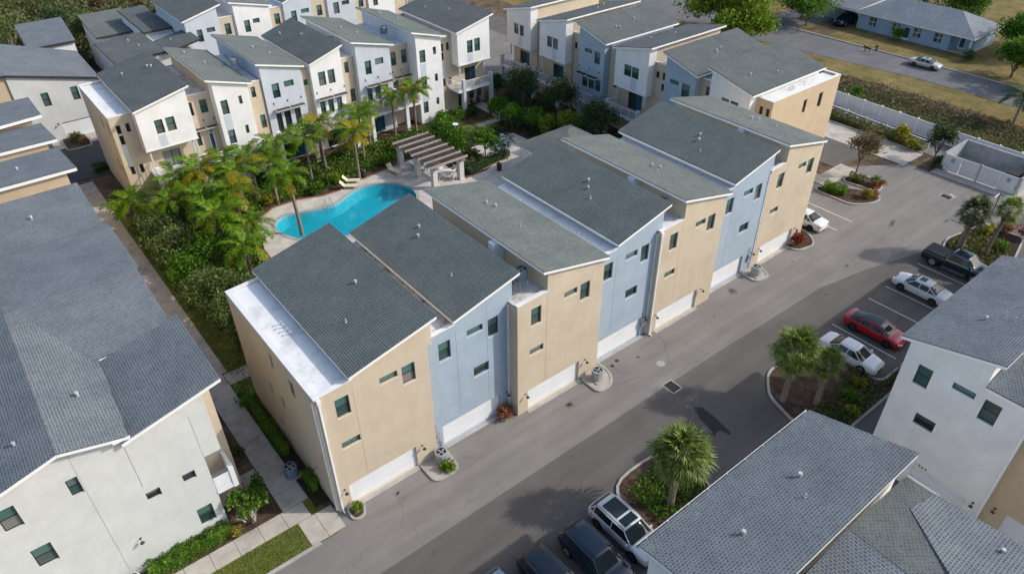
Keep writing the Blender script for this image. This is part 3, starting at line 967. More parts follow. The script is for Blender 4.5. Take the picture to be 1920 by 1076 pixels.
def flat_roof(T, s0, s1, t0, t1, z=9.60, h=0.24, front=True, left=False, back=False, wallmat='beige', mat='membrane', right=False, cop='trim_white', rise=0.0):
    """membrane that may climb towards s1, with low parapets"""
    w = 0.26
    zf = lambda s: z + rise * (s - s0) / (s1 - s0)
    mb = MB(mat)
    a0 = s0 + (w if left else 0); b0 = t0 + (w if front else 0); b1 = t1 - (w if back else 0); a1 = s1 - (w if right else 0)
    d = .10 if rise else .006
    mb.poly([(a0, b0, zf(a0) + d), (a1, b0, zf(a1) + d), (a1, b1, zf(a1) + d), (a0, b1, zf(a0) + d)])
    fr = mb.build('flat_roof', T)
    def par(x0, y0, x1, y1):
        p = MB(wallmat); p.prism([(x0, y0), (x1, y0), (x1, y1), (x0, y1)], z + .001, lambda x, y: zf(x) + h - .05)
        po = p.build('parapet', T)
        c = MB(cop); c.prism([(x0 - .03, y0 - .03), (x1 + .03, y0 - .03), (x1 + .03, y1 + .03), (x0 - .03, y1 + .03)], lambda x, y: zf(x) + h - .05, lambda x, y: zf(x) + h, bottom=True)
        co = c.build('coping', T); co.parent = po
    if front: par(s0, t0, s1, t0 + w)
    if left: par(s0, t0 + w + .03, s0 + w, t1 - (w + .03 if back else 0))
    if right: par(s1 - w, t0 + w + .03, s1, t1 - (w + .03 if back else 0))
    if back: par(s0, t1 - w, s1, t1)
    return fr

AC = {}
def ac_unit(x, y, z, label, kind='round', legs=False, group='air conditioning units', rot=0.0, mat='metal_grey'):
    T = Thing('air_conditioner', (x, y, z), rot, label, 'air conditioner', group)
    key = (kind, legs, mat)
    if key not in AC:
        z0 = 0.80 if legs else 0.06
        r, h = 0.42, 0.82
        body = MB(mat)
        n = 24
        def ring(rr, zz, sq):
            o = []
            for i in range(n):
                a = 2 * PI * i / n
                c, s_ = math.cos(a), math.sin(a)
                k = 1 / (abs(c) ** sq + abs(s_) ** sq) ** (1 / sq)
                o.append((rr * k * c, rr * k * s_, zz))
            return o
        sq = 2.6
        R1 = [ring(r * .96, z0, sq), ring(r, z0 + .05, sq), ring(r, z0 + h - .08, sq), ring(r * .95, z0 + h, sq), ring(r * .74, z0 + h + .01, sq)]
        for a, b in zip(R1, R1[1:]):
            for i in range(n):
                body.poly([a[i], a[(i + 1) % n], b[(i + 1) % n], b[i]])
        slats = MB('metal_light' if mat == 'metal_grey' else mat)
        for k in range(9):
            zz = z0 + .10 + k * .068
            a, b = ring(r * 1.012, zz, sq), ring(r * 1.012, zz + .022, sq)
            for i in range(n):
                slats.poly([a[i], a[(i + 1) % n], b[(i + 1) % n], b[i]])
        pit = MB('black_plastic')
        pit.poly([(p[0], p[1], z0 + h - .05) for p in ring(r * .75, 0, sq)])
        fan = MB('metal_grey')
        for k in range(4):
            a = k * PI / 2 + .3
            fan.poly([(0.05 * math.cos(a), 0.05 * math.sin(a), z0 + h - .02), (.27 * math.cos(a - .32), .27 * math.sin(a - .32), z0 + h - .045), (.29 * math.cos(a), .29 * math.sin(a), z0 + h - .03), (.27 * math.cos(a + .30), .27 * math.sin(a + .30), z0 + h - .015)])
        fan.tube((0, 0, z0 + h - .06), (0, 0, z0 + h - .005), .07, .07, 10)
        base = MB('concrete')
        base.box(-.5, -.5, 0, .5, .5, .06)
        leg = MB('metal_light')
        leg.tube((0, 0, 0), (0, 0, z0), .025, .025, 6)
        AC[key] = (body.mesh('casing', smooth=True), slats.mesh('grille'), pit.mesh('fan_well'), fan.mesh('fan'), base.mesh('pad'), leg.mesh('leg'))
    b, s_, p, f, ba, lg = AC[key]
    link('casing', b, T); link('grille', s_, T); link('fan_well', p, T); link('fan', f, T)
    if legs:
        for sx in (-.3, .3):
            for sy in (-.3, .3): link('leg', lg, T, (sx, sy, 0))
    else:
        link('pad', ba, T)
    return T

def balcony(T, s0, s1, t0, t1, z, label=None, post_s=(), rail_h=1.05, side_l=True, side_r=False, col='trim_white', post_w=0.42, slats=True, lattice=False, post_mat='trim_white', post_h=0.25):
    """floor slab, posts and a slatted railing along the front (t0)"""
    fl = box_part(T, 'balcony_floor', 'trim_white', s0, t0, z - .28, s1, t1 - .004, z - .01)
    box_part(T, 'deck_tiles', 'concrete', s0 + .12, t0 + .14, z - .009, s1 - .02, t1 - .006, z, parent=fl)
    for p in post_s:
        box_part(T, 'post', post_mat, p - post_w / 2, t0 - .08, 0, p + post_w / 2, t0 + .36, z + rail_h + post_h)
    cuts = sorted([s0] + [p - post_w / 2 for p in post_s if s0 < p - post_w / 2 < s1] + [p + post_w / 2 for p in post_s if s0 < p + post_w / 2 < s1] + [s1])
    spans = []
    edges = [(p - post_w / 2, p + post_w / 2) for p in post_s]
    for a, b in zip(cuts, cuts[1:]):
        mid = (a + b) / 2
        if b - a > .25 and not any(e[0] <= mid <= e[1] for e in edges): spans.append((a, b))
    for a, b in spans:
        rail = MB(col)
        rail.box(a, t0 + .04, z + rail_h - .06, b, t0 + .12, z + rail_h); rail.box(a, t0 + .05, z + .06, b, t0 + .11, z + .12)
        n = max(1, round((b - a) / 1.3))
        for i in range(1, n):
            x = a + (b - a) * i / n
            rail.box(x - .035, t0 + .045, z + .12, x + .035, t0 + .115, z + rail_h - .06)
        ro = rail.build('railing', T)
        if lattice:
            for i in range(int((b - a) / .22)):
                x = a + .11 + i * .22
                for zz in (.16, .5):
                    m_ = MB('rail_grey')
                    m_.poly([(x - .1, t0 + .08, z + zz), (x + .06, t0 + .08, z + zz + .36), (x + .1, t0 + .08, z + zz + .36), (x - .06, t0 + .08, z + zz)])
                    m_.poly([(x + .1, t0 + .085, z + zz), (x - .06, t0 + .085, z + zz + .36), (x - .1, t0 + .085, z + zz + .36), (x + .06, t0 + .085, z + zz)])
                    o = m_.build('lattice_bar', T); o.parent = ro
        elif slats:
            for k in range(7):
                m_ = MB('rail_grey'); zz = z + .17 + k * .115
                m_.box(a, t0 + .07, zz, b, t0 + .09, zz + .045)
                o = m_.build('slat', T); o.parent = ro
    for side, x in ((side_l, s0), (side_r, s1)):
        if side:
            m_ = MB(col)
            xx = x + .04 if x == s0 else x - .12
            m_.box(xx, t0 + .12, z + rail_h - .06, xx + .08, t1, z + rail_h); m_.box(xx, t0 + .12, z + .06, xx + .08, t1, z + .12)
            k = 0
            y = t0 + .35
            while y < t1: m_.box(xx + .02, y, z + .12, xx + .05, y + .04, z + rail_h - .06); y += .3
            m_.build('railing', T)

def awning(T, s0, s1, t, z, depth=0.85, rods=3, mat='wood_dark'):
    mb = MB('metal_light')
    mb.box(s0, t - depth, z, s1, t - depth + .06, z + .09); mb.box(s0, t - .03, z, s1, t - .004, z + .09)
    mb.box(s0, t - depth + .06, z, s0 + .06, t - .03, z + .09); mb.box(s1 - .06, t - depth + .06, z, s1, t - .03, z + .09)
    mid = (s0 + s1) / 2
    mb.box(mid - .05, t - depth + .06, z, mid + .05, t - .03, z + .09)
    a = mb.build('awning', T)
    n = 6
    for i in range(n):
        y = t - depth + .08 + (depth - .14) * (i + .5) / n
        for (p, q) in ((s0 + .06, mid - .05), (mid + .05, s1 - .06)):
            m_ = MB(mat); m_.box(p, y - .045, z + .03, q, y + .045, z + .055)
            o = m_.build('slat', T); o.parent = a
    for i in range(rods):
        x = s0 + .1 + (s1 - s0 - .2) * i / max(1, rods - 1)
        m_ = MB('metal_dark'); m_.tube((x, t - depth + .05, z + .09), (x, t + .0, z + .72), .011, .011, 5); m_.box(x - .06, t - .05, z + .64, x + .06, t - .003, z + .82)
        o = m_.build('rod', T); o.parent = a

def house(row, s0, t0, name, label, group=None):
    """row 'A': s=x, t=y ; row 'C': front faces -x (s=-y, t=x)"""
    if row == 'A': return Thing(name, (s0, t0, 0), 0, label, 'townhouse', group, s0=s0, t0=t0)
    return Thing(name, (t0, -s0, 0), -PI / 2, label, 'townhouse', group, s0=s0, t0=t0)

ZL, ZH = 10.47, 11.82
def shed_roof(T, sl, sh, t0, t1, mat, zl=ZL, zh=ZH, **kw):
    """sl: s of the low edge, sh: s of the high edge"""
    if sl < sh:
        pts = [(sl, t0, zl), (sh, t0, zh), (sh, t1, zh), (sl, t1, zl)]
    else:
        pts = [(sh, t0, zh), (sl, t0, zl), (sl, t1, zl), (sh, t1, zh)]
    return roof_slab(T, pts, mat, 'v', **kw)
def rz(s, sl, sh, zl=ZL, zh=ZH):
    return zl + (zh - zl) * (s - sl) / (sh - sl)

def roof_poly(T, pts, mat, course='v', name='roof'):
    """one roof plane of any outline, 7 cm thick"""
    mb = MB(mat)
    P = [np.array(q, float) for q in pts]
    mb.poly(P, 0, [((q[1], q[0]) if course == 'v' else (q[0], q[1])) for q in P])
    for i in range(len(P)):
        a, b = P[i], P[(i + 1) % len(P)]
        mb.poly([a, a - [0, 0, .07], b - [0, 0, .07], b])
    return mb.build(name, T)

# ------------------------------------------------------------------ row A: seven houses over garages, the middle of the picture
GA = 'row of garages along the alley'
def unitA(s0, s1, t0, kind, sf, sl, sh, hi, wall, roofmat, label, wins, gar, left=(), t1=12.75, memb='membrane', leftpar=False, joints=(), spout=None, lamps=(), right=()):
    T = house('A', s0, t0, 'townhouse', label, GA)
    g = (gar, gar + 4.88, 0.04, 1.93, 'garage')
    e = 0.078
    if kind == 'rise':
        segs = [(s0, 9.6, sf, 9.6), (sf, rz(sf, sl, sh) - e, s1, rz(s1, sl, sh) - e)]
    else:
        segs = [(s0, 9.6, sf, 9.6), (sf, rz(sf, sl, sh) - e, s1, rz(s1, sl, sh) - e)]
    vol(T, t0, t1, 0, segs, wall, front=list(wins) + [g], left=left, right=right)
    if kind == 'rise' and hi > s1:
        vol(T, t0 + .003, t1 - .003, 9.63, [(s1 + .002, rz(s1, sl, sh) - e, hi, rz(hi, sl, sh) - e)], wall, name='upper_wall')
    ro = shed_roof(T, sl, sh, t0 - .25, t1 + .35, roofmat)
    flat_roof(T, s0, sf - .004, t0, t1, 9.60, 0.24, True, leftpar, leftpar, wall, memb, rise=.16 if leftpar else .10)
    # sill strips below openings, lightened wall colour standing in for sunlit reveals
    for r in wins:
        box_part(T, 'sill', 'sill_' + wall, r[0] - .03, t0 - .03, r[2] - .06, r[1] + .03, t0 - .002, r[2] - .004)
    for (x, za, zb) in joints:
        box_part(T, 'control_joint', 'joint_' + wall, x - .012, t0 - .006, za, x + .012, t0 - .001, zb)
    for x in lamps:
        wall_lamp(T, x, t0, 1.75)
    box_part(T, 'garage_step', 'kerb', gar - .15, t0 - .30, -.01, gar + 5.03, t0 - .003, .035)
    if spout is not None:
        mb = MB('trim_white')
        mb.box(spout, t0 - .11, .15, spout + .11, t0 - .004, 9.55); mb.box(spout - .06, t0 - .16, 9.45, spout + .17, t0 - .004, 9.72)
        mb.box(spout, t0 - .30, .06, spout + .11, t0 - .11, .16)
        mb.build('downspout', T)
    return T, ro

def wins_beige(u, k=0.0):
    return [(u + 1.12, u + 2.0, 7.60, 9.04, 'dh'), (u + 1.03, u + 2.25, 5.10, 5.62, 'slit'), (u + 4.0, u + 5.2, 8.53, 9.02, 'slit'), (u + 5.49, u + 6.39, 7.60, 9.02, 'dh')]
def wins_blue(u):
    return [(u + .95, u + 1.85, 7.55, 8.98, 'dh'), (u + 3.12, u + 4.36, 8.45, 8.96, 'slit'), (u + 4.76, u + 5.60, 7.54, 8.98, 'dh'), (u + 3.50, u + 4.76, 4.76, 5.58, 'slit2')]
lw = [(6.05, 6.45, 7.70, 8.82, 'fix'), (3.1, 3.75, 7.48, 8.72, 'fix'), (7.7, 8.25, 4.1, 5.3, 'fix'), (5.82, 6.32, 4.4, 5.4, 'fix'), (7.4, 7.9, 1.15, 2.2, 'fix')]
A = {}
A[1] = unitA(0, 7.36, 0.0, 'rise', 2.35, 2.1, 8.05, 7.70, 'beige', 'shingle_shaded', 'beige corner townhouse nearest the camera with wide white flat roof strip', wins_beige(0), .92, left=lw, leftpar=True, joints=[(2.3, 2.2, 9.5)], spout=.16, lamps=(.60, 6.25))
A[2] = unitA(7.364, 13.78, .36, 'rise', 9.62, 9.4, 14.6, 14.13, 'blue_stucco', 'shingle_shaded', 'pale blue townhouse with dark shaded roof, next to the beige corner house', wins_blue(7.37), 8.13, memb='membrane_dirty', joints=[(9.65, 2.2, 9.4), (12.05, 2.0, 10.4)], lamps=(13.55,))
A[3] = unitA(13.784, 21.46, -.63, 'fall', 16.3, 21.7, 15.75, 0, 'beige', 'shingle_grey', 'beige townhouse third from the near corner, with rust coloured bush at its foot', wins_beige(13.8), 14.71, memb='membrane_dirty', joints=[(16.3, 2.2, 9.5)], lamps=(14.45, 20.15))
A[4] = unitA(21.464, 27.52, 0.02, 'rise', 23.45, 23.2, 28.5, 28.05, 'blue_stucco', 'shingle_shaded', 'pale blue townhouse in the middle of the garage row', wins_blue(21.2), 22.0, joints=[(23.4, 2.2, 9.4)], lamps=(27.25,))
A[5] = unitA(27.524, 35.10, -.34, 'fall', 30.05, 35.35, 29.6, 0, 'beige', 'shingle_grey', 'beige townhouse fifth along the garage row', wins_beige(27.55), 28.35, joints=[(30.0, 2.2, 9.5)], spout=27.56, lamps=(28.1, 33.7))
A[6] = unitA(35.104, 41.78, .36, 'rise', 36.85, 36.6, 42.1, 41.95, 'blue_stucco', 'shingle_shaded', 'pale blue townhouse last but one of the garage row', wins_blue(35.3), 35.4, joints=[(37.2, 2.2, 9.4)], lamps=(41.5,))
A[7] = unitA(41.784, 49.3, .28, 'fall', 43.75, 49.35, 43.3, 0, 'beige', 'shingle_grey', 'beige end townhouse of the garage row beside the parked white car', wins_beige(41.9), 42.7, memb='membrane_dirty', joints=[(44.1, 2.2, 9.5)], lamps=(42.45, 48.0), right=[(6.0, 6.9, 7.6, 9.0, 'dh'), (6.0, 6.9, 4.3, 5.7, 'dh')])
# roof penetrations
def rv(k, sl, sh, lst):
    T, ro = A[k]
    for (x, y, kd) in lst: vent(T, ro, x, y, rz(x, sl, sh), kd)
rv(1, 2.1, 8.05, [(6.2, 6.1, 'cap'), (4.1, 3.6, 'pipe')])
rv(2, 9.4, 14.6, [(12.9, 9.2, 'cap'), (12.3, 8.4, 'cap'), (11.6, 3.4, 'pipe')])
rv(3, 21.7, 15.75, [(18.8, 9.2, 'cap'), (19.1, 8.5, 'cap'), (18.7, 5.1, 'pipe')])
rv(4, 23.2, 28.5, [(26.7, 6.6, 'cap'), (26.1, 6.0, 'cap'), (25.4, 5.0, 'pipe')])
rv(5, 35.35, 29.6, [(32.8, 5.6, 'cap'), (33.2, 5.1, 'cap'), (32.3, 4.6, 'pipe')])
rv(6, 36.6, 42.1, [(39.9, 6.6, 'cap'), (39.3, 6.2, 'cap'), (38.3, 5.2, 'pipe')])
rv(7, 49.35, 43.3, [(46.6, 6.2, 'cap'), (47.2, 5.8, 'cap'), (47.2, 4.0, 'pipe')])
for k in range(4): vent(A[1][0], None, 1.45 + .02 * k, 7.2 - k * .42, 9.80, 'goose')
for x, y in ((22.5, 9.6), (22.7, 3.2), (22.8, 2.4)): vent(A[4][0], None, x, y, 9.6, 'goose')
for x, y in ((36.0, 9.6), (36.2, 3.2), (36.1, 2.2)): vent(A[6][0], None, x, y, 9.6, 'goose')
# low divider walls across the valleys between high walls
for k, x0, x1, y in ((3, 14.2, 16.29, 3.9), (5, 28.1, 30.04, 4.4), (7, 42.0, 43.74, 4.6)):
    box_part(A[k][0], 'divider_wall', 'pale_blue', x0 + 1.2, y, 9.61, x1, y + .6, 11.55)
# utility meters and pipes
def meters(T, x, t):
    mb = MB('metal_grey'); mb.box(x, t - .14, 1.0, x + .32, t - .003, 1.75); mb.tube((x + .16, t - .15, 1.5), (x + .16, t - .24, 1.5), .10, .10, 10)
    mb.path([(x + .1, t - .07, 1.75), (x + .1, t - .07, 2.5)], .03, 6)
    mb.build('meter_box', T)
    mb = MB('metal_light'); mb.path([(x + .45, t - .08, .05), (x + .45, t - .08, .8), (x + .42, t - .2, .9)], .035, 6); mb.build('conduit', T)
meters(A[2][0], 7.45, .36); meters(A[4][0], 26.95, .02); meters(A[6][0], 41.0, .36)
for k, xs in ((3, 13.80), (5, 27.54), (7, 41.80)):
    T = A[k][0]
    mb = MB('trim_white'); y0 = {3: .24, 5: -.10, 7: .30}[k]
    mb.box(xs - .13, y0, .15, xs - .02, y0 + .11, 9.5)
    mb.build('downspout', T)
# faucet, vents and cable box on the shaded end wall
T = A[1][0]
mb = MB('metal_light'); mb.box(-.10, 1.75, .8, -.003, 2.05, 1.5); mb.tube((-.12, 5.2, 2.3), (-.003, 5.2, 2.3), .06, .06, 8); mb.tube((-.12, 5.9, 3.4), (-.003, 5.9, 3.4), .08, .08, 8); mb.build('meter_box', T)
wall_lamp(T, 0, 2.45, 2.0, -PI / 2)
mb = MB('trim_white'); mb.box(-.12, .10, .15, -.004, .22, 9.5); mb.build('downspout', T)

# ------------------------------------------------------------------ row B: white, blue and beige houses above the pool garden
GB = 'row of balcony houses above the pool garden'
t1B = 58.7
def B_house(label, s0, t0): return house('A', s0, t0, 'townhouse', label, GB)
# B1
T = B_house('white bay end townhouse left of the palms, with slatted balcony', 1.65, 46.0)
e = .078
vol(T, 47.4, t1B, 0, [(1.65, 9.6, 3.85, 9.6), (3.85, rz(3.85, 3.7, 9.4) - e, 9.0, rz(9.0, 3.7, 9.4) - e)], 'beige', front=[(2.1, 2.5, 8.0, 8.88, 'fix'), (2.98, 3.38, 8.0, 8.88, 'fix'), (2.1, 2.5, 6.88, 7.8, 'fix'), (2.1, 2.5, 3.55, 4.45, 'fix'), (2.98, 3.38, 3.52, 4.45, 'fix'), (5.5, 7.25, 3.3, 5.1, 'slider'), (5.6, 7.1, .1, 2.2, 'sliderd')],
    left=[(48.6, 49.2, 7.5, 8.8, 'fix'), (51.0, 51.6, 7.5, 8.8, 'fix'), (49.4, 50.0, 3.4, 4.8, 'fix'), (48.2, 48.8, 3.0, 4.4, 'fix')])
box_part(T, 'infill_panel', 'panel_blue', 2.1, 47.38, 4.5, 2.5, 47.397, 6.84)
vol(T, 46.0, 47.397, 6.2, [(3.85, rz(3.85, 3.7, 9.4) - e, 9.0, rz(9.0, 3.7, 9.4) - e)], 'white_stucco', front=[(5.35, 6.15, 7.55, 9.0, 'dh'), (6.43, 7.3, 7.55, 9.0, 'dh')], name='bay', bottom=True)
box_part(T, 'bay_band', 'trim_white', 3.80, 45.95, 6.05, 9.05, 47.3, 6.19)
box_part(T, 'infill_panel', 'panel_blue', 5.35, 45.985, 6.25, 6.1, 45.997, 7.48)
ro = shed_roof(T, 3.7, 9.4, 45.7, t1B + .3, 'shingle_slate')
for x, y, k in ((5.6, 55.5, 'cap'), (8.0, 54.4, 'cap'), (8.3, 54.0, 'cap')): vent(T, ro, x, y, rz(x, 3.7, 9.4), k)
flat_roof(T, 1.65, 3.84, 47.4, t1B, 9.6, .24, True, True, True, 'beige')
balcony(T, 3.95, 9.1, 45.0, 47.4, 3.3, post_s=(4.15, 8.95), side_l=True)
for x in (4.1, 8.4, 8.75): box_part(T, 'bracket', 'panel_blue', x, 46.2, 4.5, x + .14, 46.34, 6.05)
# B2
T = B_house('white townhouse with a tall strip of stacked windows and blue panels', 9.1, 46.2)
vol(T, 47.6, t1B, 0, [(9.004, 9.8, 11.55, 9.8), (11.55, rz(11.55, 15.7, 11.1) - e, 15.4, rz(15.4, 15.7, 11.1) - e), (15.404, 9.7, 17.2, 9.7)], 'beige', front=[(9.15, 9.7, 7.87, 9.3, 'dh'), (10.43, 11.2, 7.87, 9.3, 'dh'), (9.15, 9.7, 4.5, 6.05, 'dh'), (10.5, 11.15, 3.35, 5.65, 'door'), (16.0, 16.5, 8.12, 9.3, 'dh'), (16.35, 16.95, 4.5, 6.05, 'dh'), (9.6, 11.0, .1, 2.2, 'sliderd')])
vol(T, 46.2, 47.597, 0, [(11.7, rz(11.7, 15.7, 11.1) - e, 15.3, rz(15.3, 15.7, 11.1) - e)], 'white_stucco', front=[(12.15, 12.9, 7.65, 9.2, 'dh'), (12.15, 12.9, 4.35, 5.92, 'dh'), (12.1, 12.75, 1.4, 2.85, 'dh'), (14.08, 14.45, 8.35, 9.25, 'dh'), (14.08, 14.45, 5.05, 6.0, 'dh'), (14.08, 14.45, 1.98, 2.95, 'dh')], name='bay')
for z0, z1 in ((5.96, 7.6), (2.9, 4.3)): box_part(T, 'infill_panel', 'panel_blue', 12.15, 46.18, z0, 12.9, 46.197, z1)
ro = shed_roof(T, 15.75, 11.1, 45.9, t1B + .3, 'shingle_grey')
for x, y, k in ((12.6, 56.6, 'cap'), (13.4, 52.6, 'cap')): vent(T, ro, x, y, rz(x, 15.75, 11.1), k)
flat_roof(T, 9.4, 11.54, 47.6, t1B, 9.8, .22, True, False, False, 'beige', 'membrane_dirty')
flat_roof(T, 15.41, 17.2, 47.6, t1B, 9.7, .16, True, False, False, 'beige', 'membrane')
awning(T, 9.2, 11.6, 47.6, 6.4); wall_lamp(T, 10.85, 47.6, 5.95)
balcony(T, 9.15, 11.35, 45.0, 47.6, 3.35, post_s=(), side_l=False)
# B3
T = B_house('blue grey townhouse with plants hanging over a lattice balcony', 17.3, 47.4)
vol(T, 47.4, t1B + 1, 0, [(17.3, rz(17.3, 22.2, 16.9) - e, 21.85, rz(21.85, 22.2, 16.9) - e)], 'pale_blue', front=[(18.25, 19.1, 7.5, 9.12, 'dh'), (19.68, 20.8, 8.45, 9.12, 'slit'), (18.1, 18.75, 3.4, 5.8, 'fix'), (19.05, 19.8, 3.4, 5.8, 'fix'), (20.3, 21.0, 3.4, 5.8, 'fix'), (18.0, 21.0, .1, 2.6, 'sliderd')])
vol(T, 47.9, t1B, 0, [(21.854, 9.7, 22.9, 9.7)], 'beige', front=[(22.15, 22.65, 7.9, 8.55, 'slit')], name='link_wall')
ro = shed_roof(T, 22.25, 16.9, 47.1, t1B + 1.3, 'shingle_grey')
for x, y, k in ((19.4, 54.0, 'cap'), (20.3, 51.5, 'cap')): vent(T, ro, x, y, rz(x, 22.25, 16.9), k)
awning(T, 18.0, 21.45, 47.4, 6.25)
balcony(T, 14.7, 20.9, 45.0, 47.39, 3.45, post_s=(14.75, 17.15, 21.15), side_l=False, lattice=True)
# B4
T = B_house('white townhouse with pair of upper windows and awning over three lower ones', 22.9, 47.3)
vol(T, 47.3, t1B + 1, 0, [(22.904, rz(22.95, 22.8, 27.0) - e, 26.75, rz(26.75, 22.8, 27.0) - e)], 'white_stucco', front=[(23.72, 24.6, 7.58, 9.18, 'dh'), (24.9, 25.75, 7.58, 9.18, 'dh'), (23.4, 24.05, 4.23, 5.8, 'dh'), (24.42, 25.08, 4.23, 5.8, 'dh'), (25.5, 26.15, 4.23, 5.8, 'dh'), (23.6, 25.8, .1, 2.5, 'sliderd')])
vol(T, 48.0, t1B, 0, [(26.754, 9.7, 28.6, 9.7)], 'beige', front=[(27.38, 27.95, 8.05, 9.32, 'dh'), (27.68, 28.36, 4.5, 6.06, 'dh')], name='link_wall')
flat_roof(T, 26.76, 28.6, 48.0, t1B, 9.7, .16, True, False, False, 'beige')
ro = shed_roof(T, 22.75, 27.0, 47.0, t1B + 1.3, 'shingle_slate')
for x, y, k in ((24.2, 57.5, 'cap'), (25.5, 54.2, 'pair')): vent(T, ro, x, y, rz(x, 22.75, 27.0), k)
awning(T, 23.15, 26.8, 47.3, 6.2)
balcony(T, 21.4, 26.0, 45.0, 47.29, 3.45, post_s=(26.4,), side_l=False)
box_part(T, 'wing_wall', 'white_stucco', 26.25, 45.5, 3.5, 26.5, 47.29, 5.0)
# B5
T = B_house('blue grey townhouse between two white ones, awning half way along the row', 28.65, 47.3)
vol(T, 47.3, t1B + 1, 0, [(28.65, rz(28.65, 33.6, 28.2) - e, 33.1, rz(33.1, 33.6, 28.2) - e)], 'pale_blue', front=[(29.66, 30.5, 7.48, 9.1, 'dh'), (31.03, 32.15, 8.36, 9.12, 'slit'), (29.55, 30.2, 4.2, 5.85, 'dh'), (30.62, 31.35, 4.2, 5.85, 'dh'), (31.73, 32.4, 4.2, 5.85, 'dh'), (29.2, 31.4, .1, 2.5, 'sliderd')])
vol(T, 48.0, t1B, 0, [(33.104, 9.7, 35.9, 9.7)], 'beige', front=[(33.55, 34.27, 7.48, 9.14, 'dh'), (35.0, 35.76, 7.48, 9.14, 'dh'), (33.55, 34.27, 4.45, 5.85, 'dh'), (35.0, 35.62, 3.3, 5.42, 'door')], name='link_wall')
flat_roof(T, 33.11, 35.9, 48.0, t1B, 9.7, .16, True, False, False, 'beige')
ro = shed_roof(T, 33.65, 28.15, 47.0, t1B + 1.3, 'shingle_grey')
for x, y, k in ((30.4, 53.8, 'cap'), (31.3, 51.5, 'cap')): vent(T, ro, x, y, rz(x, 33.65, 28.15), k)
awning(T, 29.4, 33.0, 47.3, 6.2); awning(T, 33.5, 36.1, 48.0, 6.0)
balcony(T, 27.0, 35.6, 45.0, 47.29, 3.45, post_s=(28.6, 33.4), side_l=False)
box_part(T, 'wing_wall', 'white_stucco', 33.05, 45.5, 3.5, 33.3, 47.29, 5.0)
# B6
T = B_house('white townhouse with stacked windows near the far end of the balcony row', 35.9, 46.0)
vol(T, 46.0, t1B, 0, [(35.95, rz(35.95, 39.9, 35.3) - e, 39.5, rz(39.5, 39.9, 35.3) - e)], 'white_stucco', front=[(36.37, 37.2, 7.7, 9.24, 'dh'), (36.37, 37.15, 4.34, 6.0, 'dh'), (36.37, 37.1, 1.3, 2.8, 'dh'), (38.3, 38.76, 8.35, 9.27, 'dh'), (38.33, 38.77, 5.0, 5.95, 'dh'), (38.3, 38.75, 1.98, 2.9, 'dh')])
for z0, z1 in ((6.05, 7.65), (2.85, 4.3)): box_part(T, 'infill_panel', 'panel_blue', 36.37, 45.98, z0, 37.18, 45.997, z1)
ro = shed_roof(T, 40.1, 35.3, 45.6, t1B + .3, 'shingle_grey')
for x, y, k in ((36.8, 55.5, 'cap'), (38.0, 53.2, 'pair')): vent(T, ro, x, y, rz(x, 40.1, 35.3), k)
vol(T, 47.4, t1B, 0, [(39.504, 9.6, 41.95, 9.6)], 'beige', front=[(40.3, 40.78, 7.9, 8.86, 'fix'), (41.18, 41.63, 7.9, 8.86, 'fix'), (40.3, 40.76, 6.8, 7.74, 'fix'), (40.4, 40.76, 3.42, 4.4, 'fix'), (41.2, 41.7, 3.42, 4.4, 'fix')], name='link_wall')
box_part(T, 'infill_panel', 'panel_blue', 40.3, 47.38, 4.45, 40.76, 47.397, 6.75)
flat_roof(T, 39.51, 41.95, 47.4, t1B, 9.6, .24, True, False, True, 'beige')
for y in (53.0, 55.5, 50.5): vent(T, None, 40.9, y, 9.6, 'goose')
# B7
T = B_house('white bay end townhouse with balcony over two garden chairs', 41.95, 46.0)
vol(T, 47.4, t1B, 0, [(41.954, rz(41.98, 41.6, 47.3) - e, 46.9, rz(46.9, 41.6, 47.3) - e)], 'beige', front=[(43.8, 45.5, 3.35, 5.05, 'sliderd'), (44.35, 45.15, .7, 1.92, 'dh'), (45.58, 46.38, .7, 1.92, 'dh'), (42.6, 43.1, .1, 1.95, 'fix')])
vol(T, 46.0, 47.397, 6.2, [(41.954, rz(41.98, 41.6, 47.3) - e, 46.9, rz(46.9, 41.6, 47.3) - e)], 'white_stucco', front=[(43.37, 44.26, 7.37, 8.98, 'dh'), (44.5, 45.4, 7.37, 9.02, 'dh')], name='bay', bottom=True)
box_part(T, 'bay_band', 'trim_white', 41.90, 45.95, 6.05, 46.95, 47.3, 6.19)
box_part(T, 'infill_panel', 'panel_blue', 43.4, 45.985, 6.25, 44.2, 45.997, 7.33)
ro = shed_roof(T, 41.55, 47.3, 45.6, t1B + .3, 'shingle_slate')
for x, y, k in ((43.6, 55.5, 'cap'), (45.0, 52.0, 'pipe')): vent(T, ro, x, y, rz(x, 41.55, 47.3), k)
balcony(T, 41.1, 46.1, 45.0, 47.4, 3.3, post_s=(42.0, 46.3), side_l=True, slats=True, post_mat='pale_blue')
for x in (42.2, 46.0): box_part(T, 'bracket', 'panel_blue', x, 46.2, 4.5, x + .14, 46.34, 6.05)

